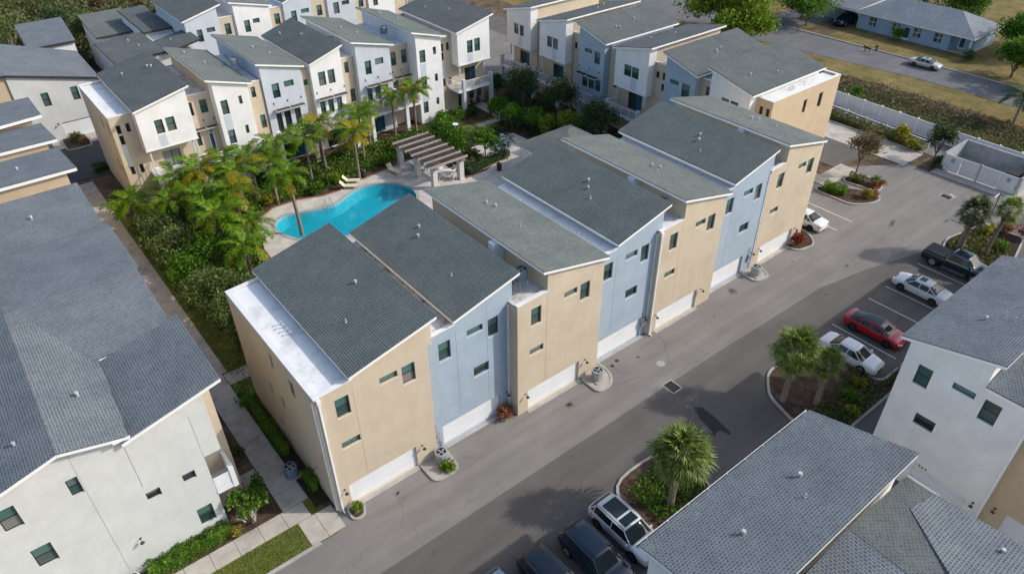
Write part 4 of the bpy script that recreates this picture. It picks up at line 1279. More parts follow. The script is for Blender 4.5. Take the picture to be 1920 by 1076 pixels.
# ------------------------------------------------------------------ row behind B (only the upper floors show)
GK = 'row of townhouses behind the balcony houses'
def unitK(s0, s1, kind, sl, sh, wall, roofmat, label, wins, link=None, t0=72.2):
    T = house('A', s0, t0, 'townhouse', label, GK)
    vol(T, t0, t0 + 12.5, 0, [(s0, rz(s0, sl, sh) - e, s1, rz(s1, sl, sh) - e)], wall, front=wins + [(s0 + .5, s1 - .4, .05, 2.0, 'garage')])
    shed_roof(T, sl, sh, t0 - .25, t0 + 12.8, roofmat)
    if link:
        vol(T, t0 + .25, t0 + 12, 0, [(s1 + .004, 9.7, link, 9.7)], 'beige', front=[((s1 + link) / 2 - .4, (s1 + link) / 2 + .4, 7.55, 9.0, 'dh')], name='link_wall')
        flat_roof(T, s1 + .01, link, t0 + .25, t0 + 12, 9.7, .2, True, False, False, 'beige', 'membrane')
        mb = MB('trim_white'); mb.box(link - .13, t0 + .12, .1, link - .03, t0 + .24, 9.6); mb.build('downspout', T)
    return T
unitK(17.5, 21.9, 'rise', 17.2, 22.5, 'pale_blue', 'shingle_slate', 'pale blue townhouse behind the row, left of its white neighbour', [(18.8, 19.5, 7.4, 9.0, 'dh'), (20.1, 21.2, 8.4, 9.0, 'slit')], 24.1)
unitK(24.104, 29.0, 'fall', 29.4, 23.6, 'white_stucco', 'shingle_grey', 'white townhouse behind the row with low roof line falling right', [(25.2, 26.0, 7.4, 9.0, 'dh'), (26.45, 27.4, 8.4, 9.0, 'slit')], 31.0)
unitK(31.004, 35.2, 'rise', 30.9, 35.6, 'pale_blue', 'shingle_slate', 'pale blue townhouse behind the row, second from the left', [(32.0, 32.8, 7.4, 9.0, 'dh'), (33.5, 34.7, 8.4, 9.0, 'slit')], 37.6)
unitK(37.604, 42.0, 'fall', 42.4, 37.2, 'pale_blue', 'shingle_grey', 'blue townhouse behind the row cut by the top edge', [(38.5, 39.4, 7.4, 9.0, 'dh'), (39.9, 41.1, 8.4, 9.0, 'slit')], 44.2)
unitK(44.204, 48.6, 'rise', 44.0, 49.0, 'white_stucco', 'shingle_slate', 'white townhouse behind the row, rightmost at the top edge', [(45.0, 45.8, 7.4, 9.0, 'dh')], 51.0)

# ------------------------------------------------------------------ row C: shaded fronts facing the garden, s = -y, t = x
GC = 'row of townhouses along the right side of the garden'
def C_house(label, s0, t0): return house('C', s0, t0, 'townhouse', label, GC)
t1C = 65.0
def bayC(T, s0, s1, sl, sh, wins, panel, low, roofmat='shingle_slate', bal=True):
    """white bay over a recessed beige storey"""
    vol(T, 54.0, t1C, 0, [(s0, rz(s0, sl, sh) - e, s1, rz(s1, sl, sh) - e)], 'beige', front=low)
    vol(T, 52.8, 53.997, 6.1, [(s0, rz(s0, sl, sh) - e, s1, rz(s1, sl, sh) - e)], 'white_stucco', front=wins, name='bay', bottom=True)
    box_part(T, 'bay_band', 'trim_white', s0 - .05, 52.75, 5.95, s1 + .05, 53.9, 6.09)
    box_part(T, 'infill_panel', 'panel_blue', panel[0], 52.785, 6.15, panel[1], 52.797, 7.46)
    for x in (s0 + .3, s1 - .45): box_part(T, 'bracket', 'panel_blue', x, 53.1, 4.4, x + .14, 53.24, 5.95)
    if bal: balcony(T, s0 - .4, s1, 51.9, 54.0, 3.1, post_s=(s0 - .2, s1 - .2), side_l=True, post_mat='pale_blue')
# C6
T = C_house('shaded white bay townhouse at the far left end of its row', -49.9, 52.8)
bayC(T, -49.85, -44.9, -50.2, -44.5, [(-48.35, -47.4, 7.5, 8.9, 'dh'), (-47.15, -46.3, 7.5, 8.9, 'dh')], (-47.4, -46.6), [(-48.5, -46.5, 3.2, 5.0, 'sliderd')])
shed_roof(T, -50.2, -44.5, 52.5, t1C + .4, 'shingle_slate')
vol(T, 54.2, t1C, 0, [(-44.896, 9.6, -43.1, 9.6)], 'beige', name='link_wall'); flat_roof(T, -44.89, -43.1, 54.2, t1C, 9.6, .24, True, False, False, 'beige')
# C5
T = C_house('shaded white bay townhouse behind the tall dark trees', -43.1, 52.8)
bayC(T, -43.08, -38.1, -43.4, -37.6, [(-41.6, -40.65, 7.46, 8.82, 'dh'), (-40.5, -39.5, 7.46, 8.82, 'dh')], (-40.6, -39.8), [(-41.6, -39.6, 3.2, 5.0, 'sliderd')])
ro = shed_roof(T, -43.4, -37.6, 52.5, t1C + .4, 'shingle_slate')
for s, t in ((-39.5, 59.5), (-41, 62)): vent(T, ro, s, t, rz(s, -43.4, -37.6), 'cap')
vol(T, 54.2, t1C, 0, [(-38.096, 9.6, -35.85, 9.6)], 'beige', front=[(-37.9, -37.4, 7.8, 8.65, 'fix'), (-36.6, -36.1, 6.6, 7.6, 'fix')], name='link_wall'); flat_roof(T, -38.09, -35.85, 54.2, t1C, 9.6, .24, True, False, False, 'beige')
# C4
T = C_house('blue townhouse in shade with dark awning over three windows', -35.8, 53.0)
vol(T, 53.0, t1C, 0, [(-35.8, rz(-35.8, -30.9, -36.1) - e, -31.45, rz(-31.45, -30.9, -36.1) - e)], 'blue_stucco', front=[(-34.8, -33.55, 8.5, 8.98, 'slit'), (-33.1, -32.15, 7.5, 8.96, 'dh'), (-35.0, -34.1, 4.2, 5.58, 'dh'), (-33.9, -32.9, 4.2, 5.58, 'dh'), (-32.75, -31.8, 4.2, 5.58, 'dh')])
ro = shed_roof(T, -30.9, -36.1, 52.6, t1C + .4, 'shingle_slate')
for s, t in ((-33.2, 56.5), (-32.9, 56.8), (-33.8, 60.2)): vent(T, ro, s, t, rz(s, -30.9, -36.1), 'cap')
awning(T, -35.7, -32.0, 53.0, 5.85, mat='metal_dark')
vol(T, 54.0, t1C, 0, [(-31.446, 9.6, -29.45, 9.6)], 'beige', front=[(-30.6, -30.0, 5.0, 6.9, 'fix')], name='link_wall'); flat_roof(T, -31.44, -29.45, 54.0, t1C, 9.6, .24, True, False, False, 'beige')
for t in (56, 57.2, 59.0): vent(T, None, -30.2, t, 9.6, 'goose')
balcony(T, -36.0, -31.8, 51.6, 52.99, 3.1, post_s=(), side_l=True)
# C3
T = C_house('shaded white bay townhouse beside the clubhouse trees', -29.4, 52.8)
bayC(T, -29.4, -24.3, -29.8, -23.8, [(-27.95, -26.8, 7.55, 8.88, 'dh'), (-26.75, -25.65, 7.55, 8.88, 'dh')], (-26.8, -25.9), [(-28.0, -25.8, 3.2, 5.35, 'sliderd')])
ro = shed_roof(T, -29.8, -23.8, 52.5, t1C + .4, 'shingle_slate')
for s, t in ((-26.8, 59.8), (-28, 57)): vent(T, ro, s, t, rz(s, -29.8, -23.8), 'cap')
vol(T, 54.0, t1C, 0, [(-24.296, 9.6, -22.0, 9.6)], 'beige', front=[(-24.1, -23.6, 8.05, 8.8, 'fix'), (-23.15, -22.75, 8.05, 8.88, 'fix'), (-23.15, -22.75, 6.8, 7.6, 'fix')], name='link_wall'); flat_roof(T, -24.29, -22.0, 54.0, t1C, 9.6, .24, True, False, False, 'beige')
# C2
T = C_house('blue townhouse in shade behind the last roofs of the garage row', -21.95, 53.0)
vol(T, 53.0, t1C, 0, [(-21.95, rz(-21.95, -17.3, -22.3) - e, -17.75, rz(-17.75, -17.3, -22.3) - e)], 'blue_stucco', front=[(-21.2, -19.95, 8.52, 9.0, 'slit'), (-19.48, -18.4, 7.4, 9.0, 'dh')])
ro = shed_roof(T, -17.3, -22.3, 52.6, t1C + .4, 'shingle_slate')
for s, t in ((-19.6, 58.4), (-20, 59.6), (-19.9, 58.8)): vent(T, ro, s, t, rz(s, -17.3, -22.3), 'cap')
vol(T, 54.0, t1C, 0, [(-17.746, 9.6, -15.85, 9.6)], 'beige', front=[(-17.0, -16.2, 7.6, 9.1, 'dh')], name='link_wall'); flat_roof(T, -17.74, -15.85, 54.0, t1C, 9.6, .24, True, False, False, 'beige')
# C1
T = C_house('end townhouse with big beige side wall and white flat roof strip', -15.8, 53.0)
vol(T, 53.0, t1C, 0, [(-15.8, rz(-15.8, -10.3, -16.2) - e, -10.8, rz(-10.8, -10.3, -16.2) - e)], 'white_stucco', front=[(-14.2, -13.25, 8.6, 9.04, 'slit'), (-13.08, -12.1, 8.6, 9.04, 'slit')])
ro = shed_roof(T, -10.3, -16.2, 52.6, t1C + .4, 'shingle_slate')
for s, t, k in ((-13.0, 55.6, 'cap'), (-12.0, 58.9, 'cap'), (-11.9, 59.4, 'pipe')): vent(T, ro, s, t, rz(s, -10.3, -16.2), k)
vol(T, 54.2, 66.2, 0, [(-10.796, 9.6, -8.9, 9.6)], 'beige_deep', front=[(-10.2, -9.6, 8.2, 8.98, 'fix'), (-9.35, -8.95 - .0, 8.2, 8.98, 'fix')] if False else [(-10.35, -9.95, 7.9, 8.98, 'fix'), (-9.55, -9.15, 7.9, 8.98, 'fix')], right=[(59.9, 60.5, 7.1, 8.55, 'fix'), (62.7, 63.4, 7.0, 8.6, 'fix'), (60.3, 60.9, 4.3, 5.1, 'fix')], name='side_wall')
flat_roof(T, -10.79, -8.9, 54.2, 66.2, 9.6, .24, True, False, True, 'beige_deep', right=True)
for t in (58.4, 58.8, 59.2, 61.0): vent(T, None, -9.9, t, 9.6, 'goose')

# ------------------------------------------------------------------ D: long roof at the left edge
GD = 'row of houses along the left edge'
T = Thing('townhouse', (-4.7, 3.5, 0), 0, 'cream walled corner house at the lower left with small balcony', 'townhouse', GD, s0=-4.7, t0=3.5)
segs = [(-22, 8.2, -11.7, 11.12), (-11.7, 11.12, -9.02, 10.38), (-9.0, 9.95, -4.7, 11.02)]
fr = [(-11.98, -11.42, 7.8, 9.0, 'dh'), (-15.1, -14.25, 7.55, 9.05, 'dh'), (-14.75, -13.8, 4.25, 5.68, 'dh'), (-9.05, -8.3, 5.05, 5.68, 'slit2'), (-7.08, -6.38, 5.05, 5.66, 'slit2'), (-7.08, -6.2, 1.13, 2.55, 'dh'), (-15.0, -14.2, 1.1, 2.5, 'dh'), (-18.4, -17.5, 4.25, 5.68, 'dh')]
# upper storeys reach out over the balcony
vol(T, 3.5, 10.0, 6.2, [(-22, 8.2, -11.7, 11.12), (-11.7, 11.12, -9.02, 10.38), (-9.0, 9.95, -4.7, 11.02)], 'cream_stucco', front=[r for r in fr if r[2] > 6.3], bottom=True)
vol(T, 3.5, 10.0, 0, [(-22, 6.196, -5.68, 6.196)], 'cream_stucco', front=[r for r in fr if r[2] < 6.2], name='lower_wall')
vol(T, 5.0, 32.5, 0, [(-21.9, 8.0, -11.6, 9.4), (-11.6, 9.4, -4.05, 9.4)], 'beige', name='rear_wall')
ro = roof_slab(T, [(-9.05, 3.15, 10.02), (-3.6, 3.15, 11.36), (-3.6, 10.2, 11.36), (-9.05, 10.2, 10.02)], 'shingle_blue', 'v')
roof_slab(T, [(-11.71, 3.1, 11.22), (-8.6, 3.1, 10.36), (-8.0, 15.5, 10.19), (-11.71, 15.5, 11.22)], 'shingle_blue', 'v', edges=[0])
roof_slab(T, [(-22.5, 3.1, 8.1), (-11.7, 3.1, 11.22), (-11.7, 30, 11.22), (-22.5, 30, 8.1)], 'shingle_blue', 'v', edges=[0])
r1 = roof_slab(T, [(-13.0, 10.3, 10.35), (-3.95, 10.3, 10.35), (-3.95, 17.2, 11.05), (-13.0, 17.2, 11.05)], 'shingle_blue', 'u', edges=[0, 1], fmats={1: 'metal_dark'})
r2 = roof_slab(T, [(-14.0, 17.2, 11.05), (-3.75, 17.2, 11.05), (-3.75, 25.8, 10.40), (-14.0, 25.8, 10.40)], 'shingle_blue', 'u', edges=[1], fmats={1: 'metal_dark'})
r3 = roof_slab(T, [(-16.0, 25.8, 10.42), (-4.05, 25.8, 10.42), (-4.05, 32.6, 11.0), (-16.0, 32.6, 11.0)], 'shingle_blue', 'u', edges=[1, 2], fmats={1: 'metal_dark'})
vent(T, ro, -9.9, 7.3, 10.75, 'cap'); vent(T, r2, -8.0, 29.2, 10.72, 'cap'); vent(T, r2, -13.2, 5.5, 10.8, 'cap')
for x, za, zb in ((-11.35, .8, 11.0), (-5.68, 6.25, 9.5)): box_part(T, 'control_joint', 'joint_cream', x - .012, 3.49, za, x + .012, 3.499, zb)
box_part(T, 'side_wing', 'beige_deep', -4.69, 6.9, 0, -3.95, 9.9, 10.6)
# small balcony on the corner
box_part(T, 'balcony_floor', 'trim_white', -5.67, 3.45, 2.95, -4.45, 6.8, 3.15)
mb = MB('trim_white'); mb.box(-5.66, 3.46, 4.15, -4.72, 3.54, 4.25); mb.box(-5.66, 3.46, 3.2, -4.72, 3.54, 3.28); rl = mb.build('railing', T)
for k in range(8):
    m_ = MB('trim_white'); m_.box(-5.66, 3.48, 3.33 + k * .1, -4.72, 3.52, 3.385 + k * .1); o = m_.build('slat', T); o.parent = rl
box_part(T, 'post', 'trim_white', -4.71, 3.42, 2.9, -4.42, 3.72, 4.6)
box_part(T, 'wing_wall', 'trim_white', -4.62, 3.72, 3.15, -4.42, 6.75, 4.55)
box_part(T, 'balcony_back', 'cream_stucco', -5.66, 6.8, 0, -4.7, 6.9, 6.19)
wall_lamp(T, -10.2, 3.5, 2.7)
mb = MB('trim_white'); mb.box(-9.4, 3.02, 10.25, -8.55, 3.12, 10.36); mb.build('gutter', T)
# sawtooth houses beyond
for k, (y0, y1, lab) in enumerate([(34.9, 41.7, 'beige sawtooth house just beyond the long blue grey roof'), (41.9, 48.4, 'beige sawtooth house second beyond the long roof'), (48.6, 55.0, 'beige sawtooth house at the end of the left row, ribbed roof')]):
    T = Thing('townhouse', (-4.3, y0, 0), 0, lab, 'townhouse', GD, s0=-4.3, t0=y0)
    vol(T, y0 + .35, y1 + .3, 0, [(-20, 10.4, -4.3, 10.4)], 'beige_deep', front=[])
    vol(T, y0 + .352, y0 + 2.2, 10.41, [(-19.99, 10.95, -4.302, 10.95)], 'beige_deep', name='upper_wall')
    if k < 2:
        ro = roof_slab(T, [(-20, y0, 11.25), (-3.5, y0, 11.25), (-3.7, y1 + .1, 10.5), (-20, y1 + .1, 10.5)], 'shingle_blue', 'u', fh=.26)
    else:
        ro = roof_slab(T, [(-20, y0 - 2.2, 11.25), (-3.4, y0, 11.25), (-3.4, y1 + .1, 10.9), (-20, y1 + .1, 10.9)], 'shingle_blue', 'u', fh=.26)
    if k == 0: vent(T, ro, -7.3, y0 + 3.4, 10.85, 'cap')
# ------------------------------------------------------------------ houses at the upper left
GL = 'houses at the upper left'
T = Thing('townhouse', (-4.5, 70.4, 0), 0, 'white two storey house with tree shadow on its garage door', 'townhouse', GL, s0=-4.5, t0=70.4)
vol(T, 70.4, 80, 0, [(-3.8, 8.85, 5.4, 6.45)], 'cream_stucco', front=[(-1.12, -.3, 4.35, 5.98, 'dh'), (2.1, 2.9, 4.35, 5.98, 'dh'), (-.1, 4.5, .05, 2.05, 'garage')])
roof_slab(T, [(-16, 70.1, 8.95), (-3.7, 70.1, 8.95), (-3.7, 84, 9.2), (-16, 84, 9.2)], 'shingle_blue', 'u', fascia='metal_dark', edges=[0])
roof_slab(T, [(-3.75, 70.1, 8.95), (5.6, 70.1, 6.55), (5.6, 81, 6.9), (-3.75, 84, 9.2)], 'shingle_blue', 'v', fascia='metal_dark')
vol(T, 70.6, 80, 0, [(-16, 8.8, -3.81, 8.8)], 'beige_deep', name='link_wall')
wall_lamp(T, -.5, 70.4, 2.1)
for k, (x0, x1, y0, lab) in enumerate([(.8, 6.6, 86.0, 'small house with pale blue grey shed roof by the wood, left of two'), (9.0, 14.7, 85.2, 'small house with green grey shed roof by the wood, right of two')]):
    T = Thing('small_house', ((x0 + x1) / 2, y0, 0), 0, lab, 'house', GL, s0=(x0 + x1) / 2, t0=y0)
    vol(T, y0 + .4, y0 + 11.5, 0, [(x0 + .7, 6.75, x1 - .15, 6.75)], 'cream_stucco' if k == 0 else 'grey_stucco', front=[(x0 + 1.6, x1 - .5, .05, 5.4, 'garage')] if False else [])
    box_part(T, 'gable_band', 'white_stucco', x0 + 2.0, y0 + .36, 5.0, x1 - .3, y0 + .397, 6.3)
    roof_slab(T, [(x0, y0, 6.9), (x1, y0, 6.9), (x1 + .9, y0 + 12.2, 7.1), (x0 + .5, y0 + 12.2, 7.1)], 'shingle_blue' if k == 0 else 'shingle_grey', 'u', fascia='metal_dark')
T = Thing('townhouse', (8.0, 69.5, 0), 0, 'low roofed house squeezed behind the white bay end townhouse', 'townhouse', GL, s0=8.0, t0=69.5)
vol(T, 69.6, 79, 0, [(7.9, 7.75, 17.3, 7.75)], 'cream_stucco')
ro = roof_slab(T, [(7.6, 69.3, 7.9), (13.6, 69.3, 8.2), (13.6, 79.2, 8.2), (7.6, 79.2, 7.9)], 'shingle_slate', 'v', fascia='metal_dark')
ro = roof_slab(T, [(13.62, 68.6, 8.2), (18.0, 68.6, 9.0), (18.0, 74.0, 9.0), (13.62, 74.0, 8.2)], 'shingle_slate', 'v', fascia='metal_dark')
for x, y in ((11.2, 76.5), (11.7, 73.6), (15.3, 72.0)): vent(T, ro, x, y, 8.1 if x < 13 else 8.45, 'cap')
T = Thing('townhouse', (14.2, 80, 0), 0, 'dark roofed house in shade beside the pale blue townhouse', 'townhouse', GL, s0=14.2, t0=80)
vol(T, 78.5, 90, 0, [(13.9, 8.2, 17.4, 8.2)], 'grey_stucco')
roof_slab(T, [(13.7, 78.2, 8.35), (17.45, 78.2, 8.35), (17.45, 90.5, 8.6), (13.7, 90.5, 8.6)], 'shingle_slate', 'u', fascia='metal_dark')

# ------------------------------------------------------------------ E and F: houses at the lower right
GE = 'houses at the lower right'
T = Thing('townhouse', (6.9, -23, 0), 0, 'grey roofed house filling the lower right, gutter towards the cars', 'townhouse', GE, s0=6.9, t0=-23)
vol(T, -22.6, -18.0, 0, [(7.2, 10.3, 19.3, 10.3)], 'white_stucco')
ro = roof_slab(T, [(6.5, -22.95, 11.82), (19.75, -22.95, 11.82), (19.6, -17.6, 10.47), (6.85, -17.6, 10.47)], 'shingle_blue', 'u', edges=[0, 1, 2, 3])
for x, y, k in ((14.9, -20.0, 'cap'), (13.9, -20.9, 'pipe'), (10.3, -20.3, 'cap')): vent(T, ro, x, y, 10.47 + 1.35 * (-17.6 - y) / 5.35, k)
mb = MB('gutter_white', 'metal_dark')
mb.box(6.85, -17.59, 10.22, 19.6, -17.57, 10.36); mb.box(6.85, -17.47, 10.22, 19.6, -17.45, 10.36); mb.box(6.85, -17.57, 10.20, 19.6, -17.47, 10.24, 1)
for i in range(9): mb.box(7.4 + i * 1.4, -17.57, 10.33, 7.45 + i * 1.4, -17.47, 10.35)
g = mb.build('gutter', T)
vol(T, -33, -23.0, 0, [(7.2, 9.4, 19.0, 9.4)], 'white_stucco', name='rear_wall')
roof_poly(T, [(19.25, -22.96, 10.6), (14.0, -22.96, 11.2), (13.9, -26.6, 11.2), (15.4, -26.6, 11.04), (17.4, -24.1, 10.81), (19.25, -24.4, 10.6)][::-1], 'shingle_slate', 'v')
r_ = roof_poly(T, [(19.3, -24.35, 10.62), (17.4, -24.05, 10.84), (15.3, -26.6, 11.08), (9.5, -34, 12.0), (19.6, -34, 10.95)][::-1], 'shingle_blue', 'u')
roof_poly(T, [(14.02, -22.97, 11.19), (6.8, -22.97, 10.25), (6.8, -34, 10.25), (13.9, -34, 11.19)][::-1], 'shingle_blue', 'v')
vent(T, r_, 18.3, -27.6, 10.8, 'cap')
mb = MB('gutter_white', 'metal_dark')
mb.box(19.27, -24.5, 10.38, 19.29, -22.99, 10.55); mb.box(19.38, -24.5, 10.38, 19.40, -22.99, 10.55); mb.box(19.29, -24.5, 10.36, 19.38, -22.99, 10.42, 1); mb.build('gutter', T)

T = Thing('townhouse', (29.3, -18.1, 0), -PI / 2, 'grey white house in shade behind the red car, teal windows', 'townhouse', GE, s0=18.1, t0=29.3)
segs = [(18.1, 10.32, 22.45, 11.5), (22.45, 10.0, 25.1, 10.0)]
vol(T, 29.3, 42.0, 0, segs, 'grey_stucco', front=[(18.95, 19.8, 7.6, 9.05, 'dh'), (20.95, 22.2, 8.62, 9.08, 'slit'), (22.7, 23.6, 7.6, 9.08, 'dh'), (19.85, 21.05, 4.9, 5.74, 'slit2'), (20.9, 24.2, .05, 1.95, 'garage')])
# roof in row coordinates (s=-y, t=x)
ro = roof_slab(T, [(17.55, 29.05, 10.47), (22.95, 29.05, 11.82), (22.95, 42.3, 11.82), (17.55, 42.3, 10.47)], 'shingle_blue', 'v')
for s_, t_, k in ((20.2, 33.3, 'cap'), (20.8, 34.4, 'pipe'), (21.4, 34.0, 'pipe')): vent(T, ro, s_, t_, rz(s_, 17.55, 22.95), k)
roof_slab(T, [(22.5, 29.0, 10.05), (30, 29.0, 10.05), (30, 38, 11.6), (22.5, 38, 11.6)], 'shingle_blue', 'u', edges=[0])
vol(T, 29.9, 42.0, 0, [(25.104, 9.7, 33, 9.7)], 'beige_deep', front=[(26.2, 30.5, .05, 1.95, 'garage')], name='link_wall')
wall_lamp(T, 24.6, 29.3, 1.9); wall_lamp(T, 25.6, 29.9, 1.9)
mb = MB('gutter_white'); mb.box(25.0, 29.15, .1, 25.12, 29.27, 9.8); mb.build('downspout', T)
for i, dg in enumerate('1964'):
    cu_ = bpy.data.curves.new('number', 'FONT'); cu_.body = dg; cu_.size = .30; cu_.extrude = .006
    tmp = bpy.data.objects.new('number', cu_); C.objects.link(tmp)
    dgm = bpy.context.evaluated_depsgraph_get()
    me = bpy.data.meshes.new_from_object(tmp.evaluated_get(dgm)); bpy.data.objects.remove(tmp)
    me.materials.append(MATS['ink'])
    link('house_number', me, T, (20.95 + i * .2 - 18.1, -.012, 2.02), (PI / 2, 0, 0))
mb = MB('trim_white'); mb.tube((23.2, 29.29, 6.2), (23.2, 29.22, 6.2), .09, .09, 10); mb.build('wall_vent', T)

T = Thing('townhouse', (46.6, -23, 0), 0, 'next grey roofed house beyond the right edge of the view', 'townhouse', GE, s0=46.6, t0=-23)
vol(T, -22.6, -18.0, 0, [(46.9, 10.3, 60.5, 10.3)], 'grey_stucco')
roof_slab(T, [(46.6, -22.95, 11.82), (60.8, -22.95, 11.82), (60.8, -17.6, 10.47), (46.6, -17.6, 10.47)], 'shingle_blue', 'u')

# ------------------------------------------------------------------ clubhouse by the pool
T = Thing('clubhouse', (36.6, 16, 0), 0, 'low clubhouse with grey hip roof beside the fire pit', 'clubhouse', s0=36.6, t0=16)
vol(T, 16.5, 27.3, 0, [(37.2, 3.55, 43.8, 3.55)], 'grey_stucco')
cx, cy = 40.6, 24.2
mb = MB('shingle_grey')
P4 = [(36.5, 14.0, 3.75), (44.6, 14.0, 3.75), (44.6, 27.9, 3.75), (36.5, 27.9, 3.75)]
ra, rb = (40.55, 18.0, 5.0), (40.55, 24.0, 5.0)
mb.poly([P4[0], P4[1], ra], 0, [(p[0], p[1]) for p in (P4[0], P4[1], ra)])
mb.poly([P4[1], P4[2], rb, ra], 0, [(p[1], p[0]) for p in (P4[1], P4[2], rb, ra)])
mb.poly([P4[2], P4[3], rb], 0, [(p[0], p[1]) for p in (P4[2], P4[3], rb)])
mb.poly([P4[3], P4[0], ra, rb], 0, [(p[1], p[0]) for p in (P4[3], P4[0], ra, rb)])
ro = mb.build('roof', T)
mb = MB('gutter_white')
mb.box(36.52, 14.02, 3.55, 36.58, 27.88, 3.74); mb.box(44.52, 14.02, 3.55, 44.58, 27.88, 3.74); mb.box(36.58, 27.82, 3.55, 44.52, 27.88, 3.74); mb.box(36.58, 14.02, 3.55, 44.52, 14.08, 3.74)
o = mb.build('fascia', T); o.parent = ro

# ------------------------------------------------------------------ vegetation
def quads_mesh(name, V, mats, fm=None, smooth=False):
    """V: (n,4,3) array of leaf quads"""
    n = len(V)
    me = bpy.data.meshes.new(name)
    me.vertices.add(4 * n); me.vertices.foreach_set('co', np.asarray(V, np.float32).ravel())
    me.loops.add(4 * n); me.loops.foreach_set('vertex_index', np.arange(4 * n, dtype=np.int32))
    me.polygons.add(n); me.polygons.foreach_set('loop_start', np.arange(0, 4 * n, 4, dtype=np.int32)); me.polygons.foreach_set('loop_total', np.full(n, 4, np.int32))
    for m_ in mats: me.materials.append(MATS[m_])
    if fm is not None: me.polygons.foreach_set('material_index', np.asarray(fm, np.int32))
    me.update(calc_edges=True); me.validate()
    return me
def leaf_quads(P, size, aspect=0.55, upb=0.35, jitter=0.35, out=None):
    n = len(P)
    d = rng.normal(size=(n, 3))
    if out is not None: d = d * .7 + out * .9
    d[:, 2] += upb * 0.5
    d /= np.linalg.norm(d, axis=1)[:, None] + 1e-9
    a = np.cross(d, rng.normal(size=(n, 3))); a /= np.linalg.norm(a, axis=1)[:, None] + 1e-9
    s = size * (1 + jitter * rng.normal(size=n)).clip(.4, 1.8)
    L = d * s[:, None]; W = a * (s * aspect)[:, None]
    return np.stack([P - W * .12, P + L * .45 - W * .5, P + L, P + L * .45 + W * .5], axis=1)
def clump_points(n, centres, radii, squash=0.8):
    k = rng.integers(0, len(centres), n)
    d = rng.normal(size=(n, 3)); d /= np.linalg.norm(d, axis=1)[:, None]
    r = rng.random(n) ** 0.45
    c = np.asarray(centres)[k]
    off = d * (r * np.asarray(radii)[k])[:, None]
    off[:, 2] *= squash
    return c + off, d
def crown_clumps(rx, ry, rzz, n, cr, zc):
    cs, rs = [], []
    for i in range(n):
        d = rng.normal(size=3); d /= np.linalg.norm(d)
        if d[2] < -.45: d[2] *= -.5
        k = rng.uniform(.35, 1.0)
        cs.append((d[0] * rx * k, d[1] * ry * k, zc + d[2] * rzz * k)); rs.append(cr * rng.uniform(.6, 1.25))
    return cs, rs

TREE_ME = {}
def tree(x, y, h, r, label, mat, trunk_h=None, n=2600, leafs=0.22, group=None, clumps=16, tr=0.10, bark='bark', name='tree', key=None, rot=None, cr=None, rzz=None, cat='tree', multi=1, sc_=1.0, lean=0.0):
    """tapered trunk with limbs and a crown of separate leaf faces"""
    th = trunk_h if trunk_h is not None else h * .35
    T = Thing(name, (x, y, 0), rng.uniform(0, 6) if rot is None else rot, label, cat, group)
    if key is None or key not in TREE_ME:
        zz = rzz or (h - th) * .52
        zc = h - zz * 1.02
        cs, rs = crown_clumps(r * .80, r * .80, zz * .82, clumps, cr or r * .42, zc)
        P, d = clump_points(n, cs, rs)
        V = leaf_quads(P, leafs, out=d * .6)
        crown = quads_mesh('crown', V, [mat])
        tb = MB(bark)
        for m_i in range(multi):
            ox = (0, 0) if multi == 1 else (.25 * math.cos(m_i * 2.1), .25 * math.sin(m_i * 2.1))
            top = (ox[0] * 3 + lean * .5, ox[1] * 3, th * 1.05)
            tb.path([(ox[0], ox[1], -.1), (ox[0] * 1.6 + lean * .2, ox[1] * 1.6 + rng.normal() * .04, th * .55), top], [tr * 1.25, tr, tr * .8], 7)
            for c, q in list(zip(cs, rs))[m_i::multi][:9]:
                mid = ((top[0] + c[0]) / 2 + rng.normal() * .1, (top[1] + c[1]) / 2 + rng.normal() * .1, top[2] * .45 + c[2] * .55)
                tb.path([top, mid, c], [tr * .6, tr * .38, tr * .15], 5)
        me = (crown, tb.mesh('trunk', smooth=True))
        if key: TREE_ME[key] = me
    else:
        me = TREE_ME[key]
    o1 = link('crown', me[0], T); o2 = link('trunk', me[1], T)
    if sc_ != 1.0: T.o.scale = (sc_, sc_, sc_)
    return T

def bush(x, y, r, h, label, mat, n=500, leafs=.16, group=None, key=None, name='bush', z=0.08, cat='bush', squash=.9):
    if key is None or key not in TREE_ME:
        cs, rs = crown_clumps(r * .62, r * .62, h * .36, 9, r * .42, h * .52)
        P, d = clump_points(n, cs, rs, squash)
        P[:, 2] = np.maximum(P[:, 2], .03)
        V = leaf_quads(P, leafs, out=d)
        m1 = quads_mesh('foliage', V, [mat])
        st = MB('bark')
        for i in range(5):
            a = rng.uniform(0, 6.28)
            st.path([(0.04 * math.cos(a), .04 * math.sin(a), -.05), (r * .35 * math.cos(a), r * .35 * math.sin(a), h * .55)], [.02, .008], 5)
        me = (m1, st.mesh('stem'))
        if key: TREE_ME[key] = me
    else: me = TREE_ME[key]
    T = Thing(name, (x, y, z), rng.uniform(0, 6), label, cat, group)
    link('foliage', me[0], T); link('stem', me[1], T)
    return T

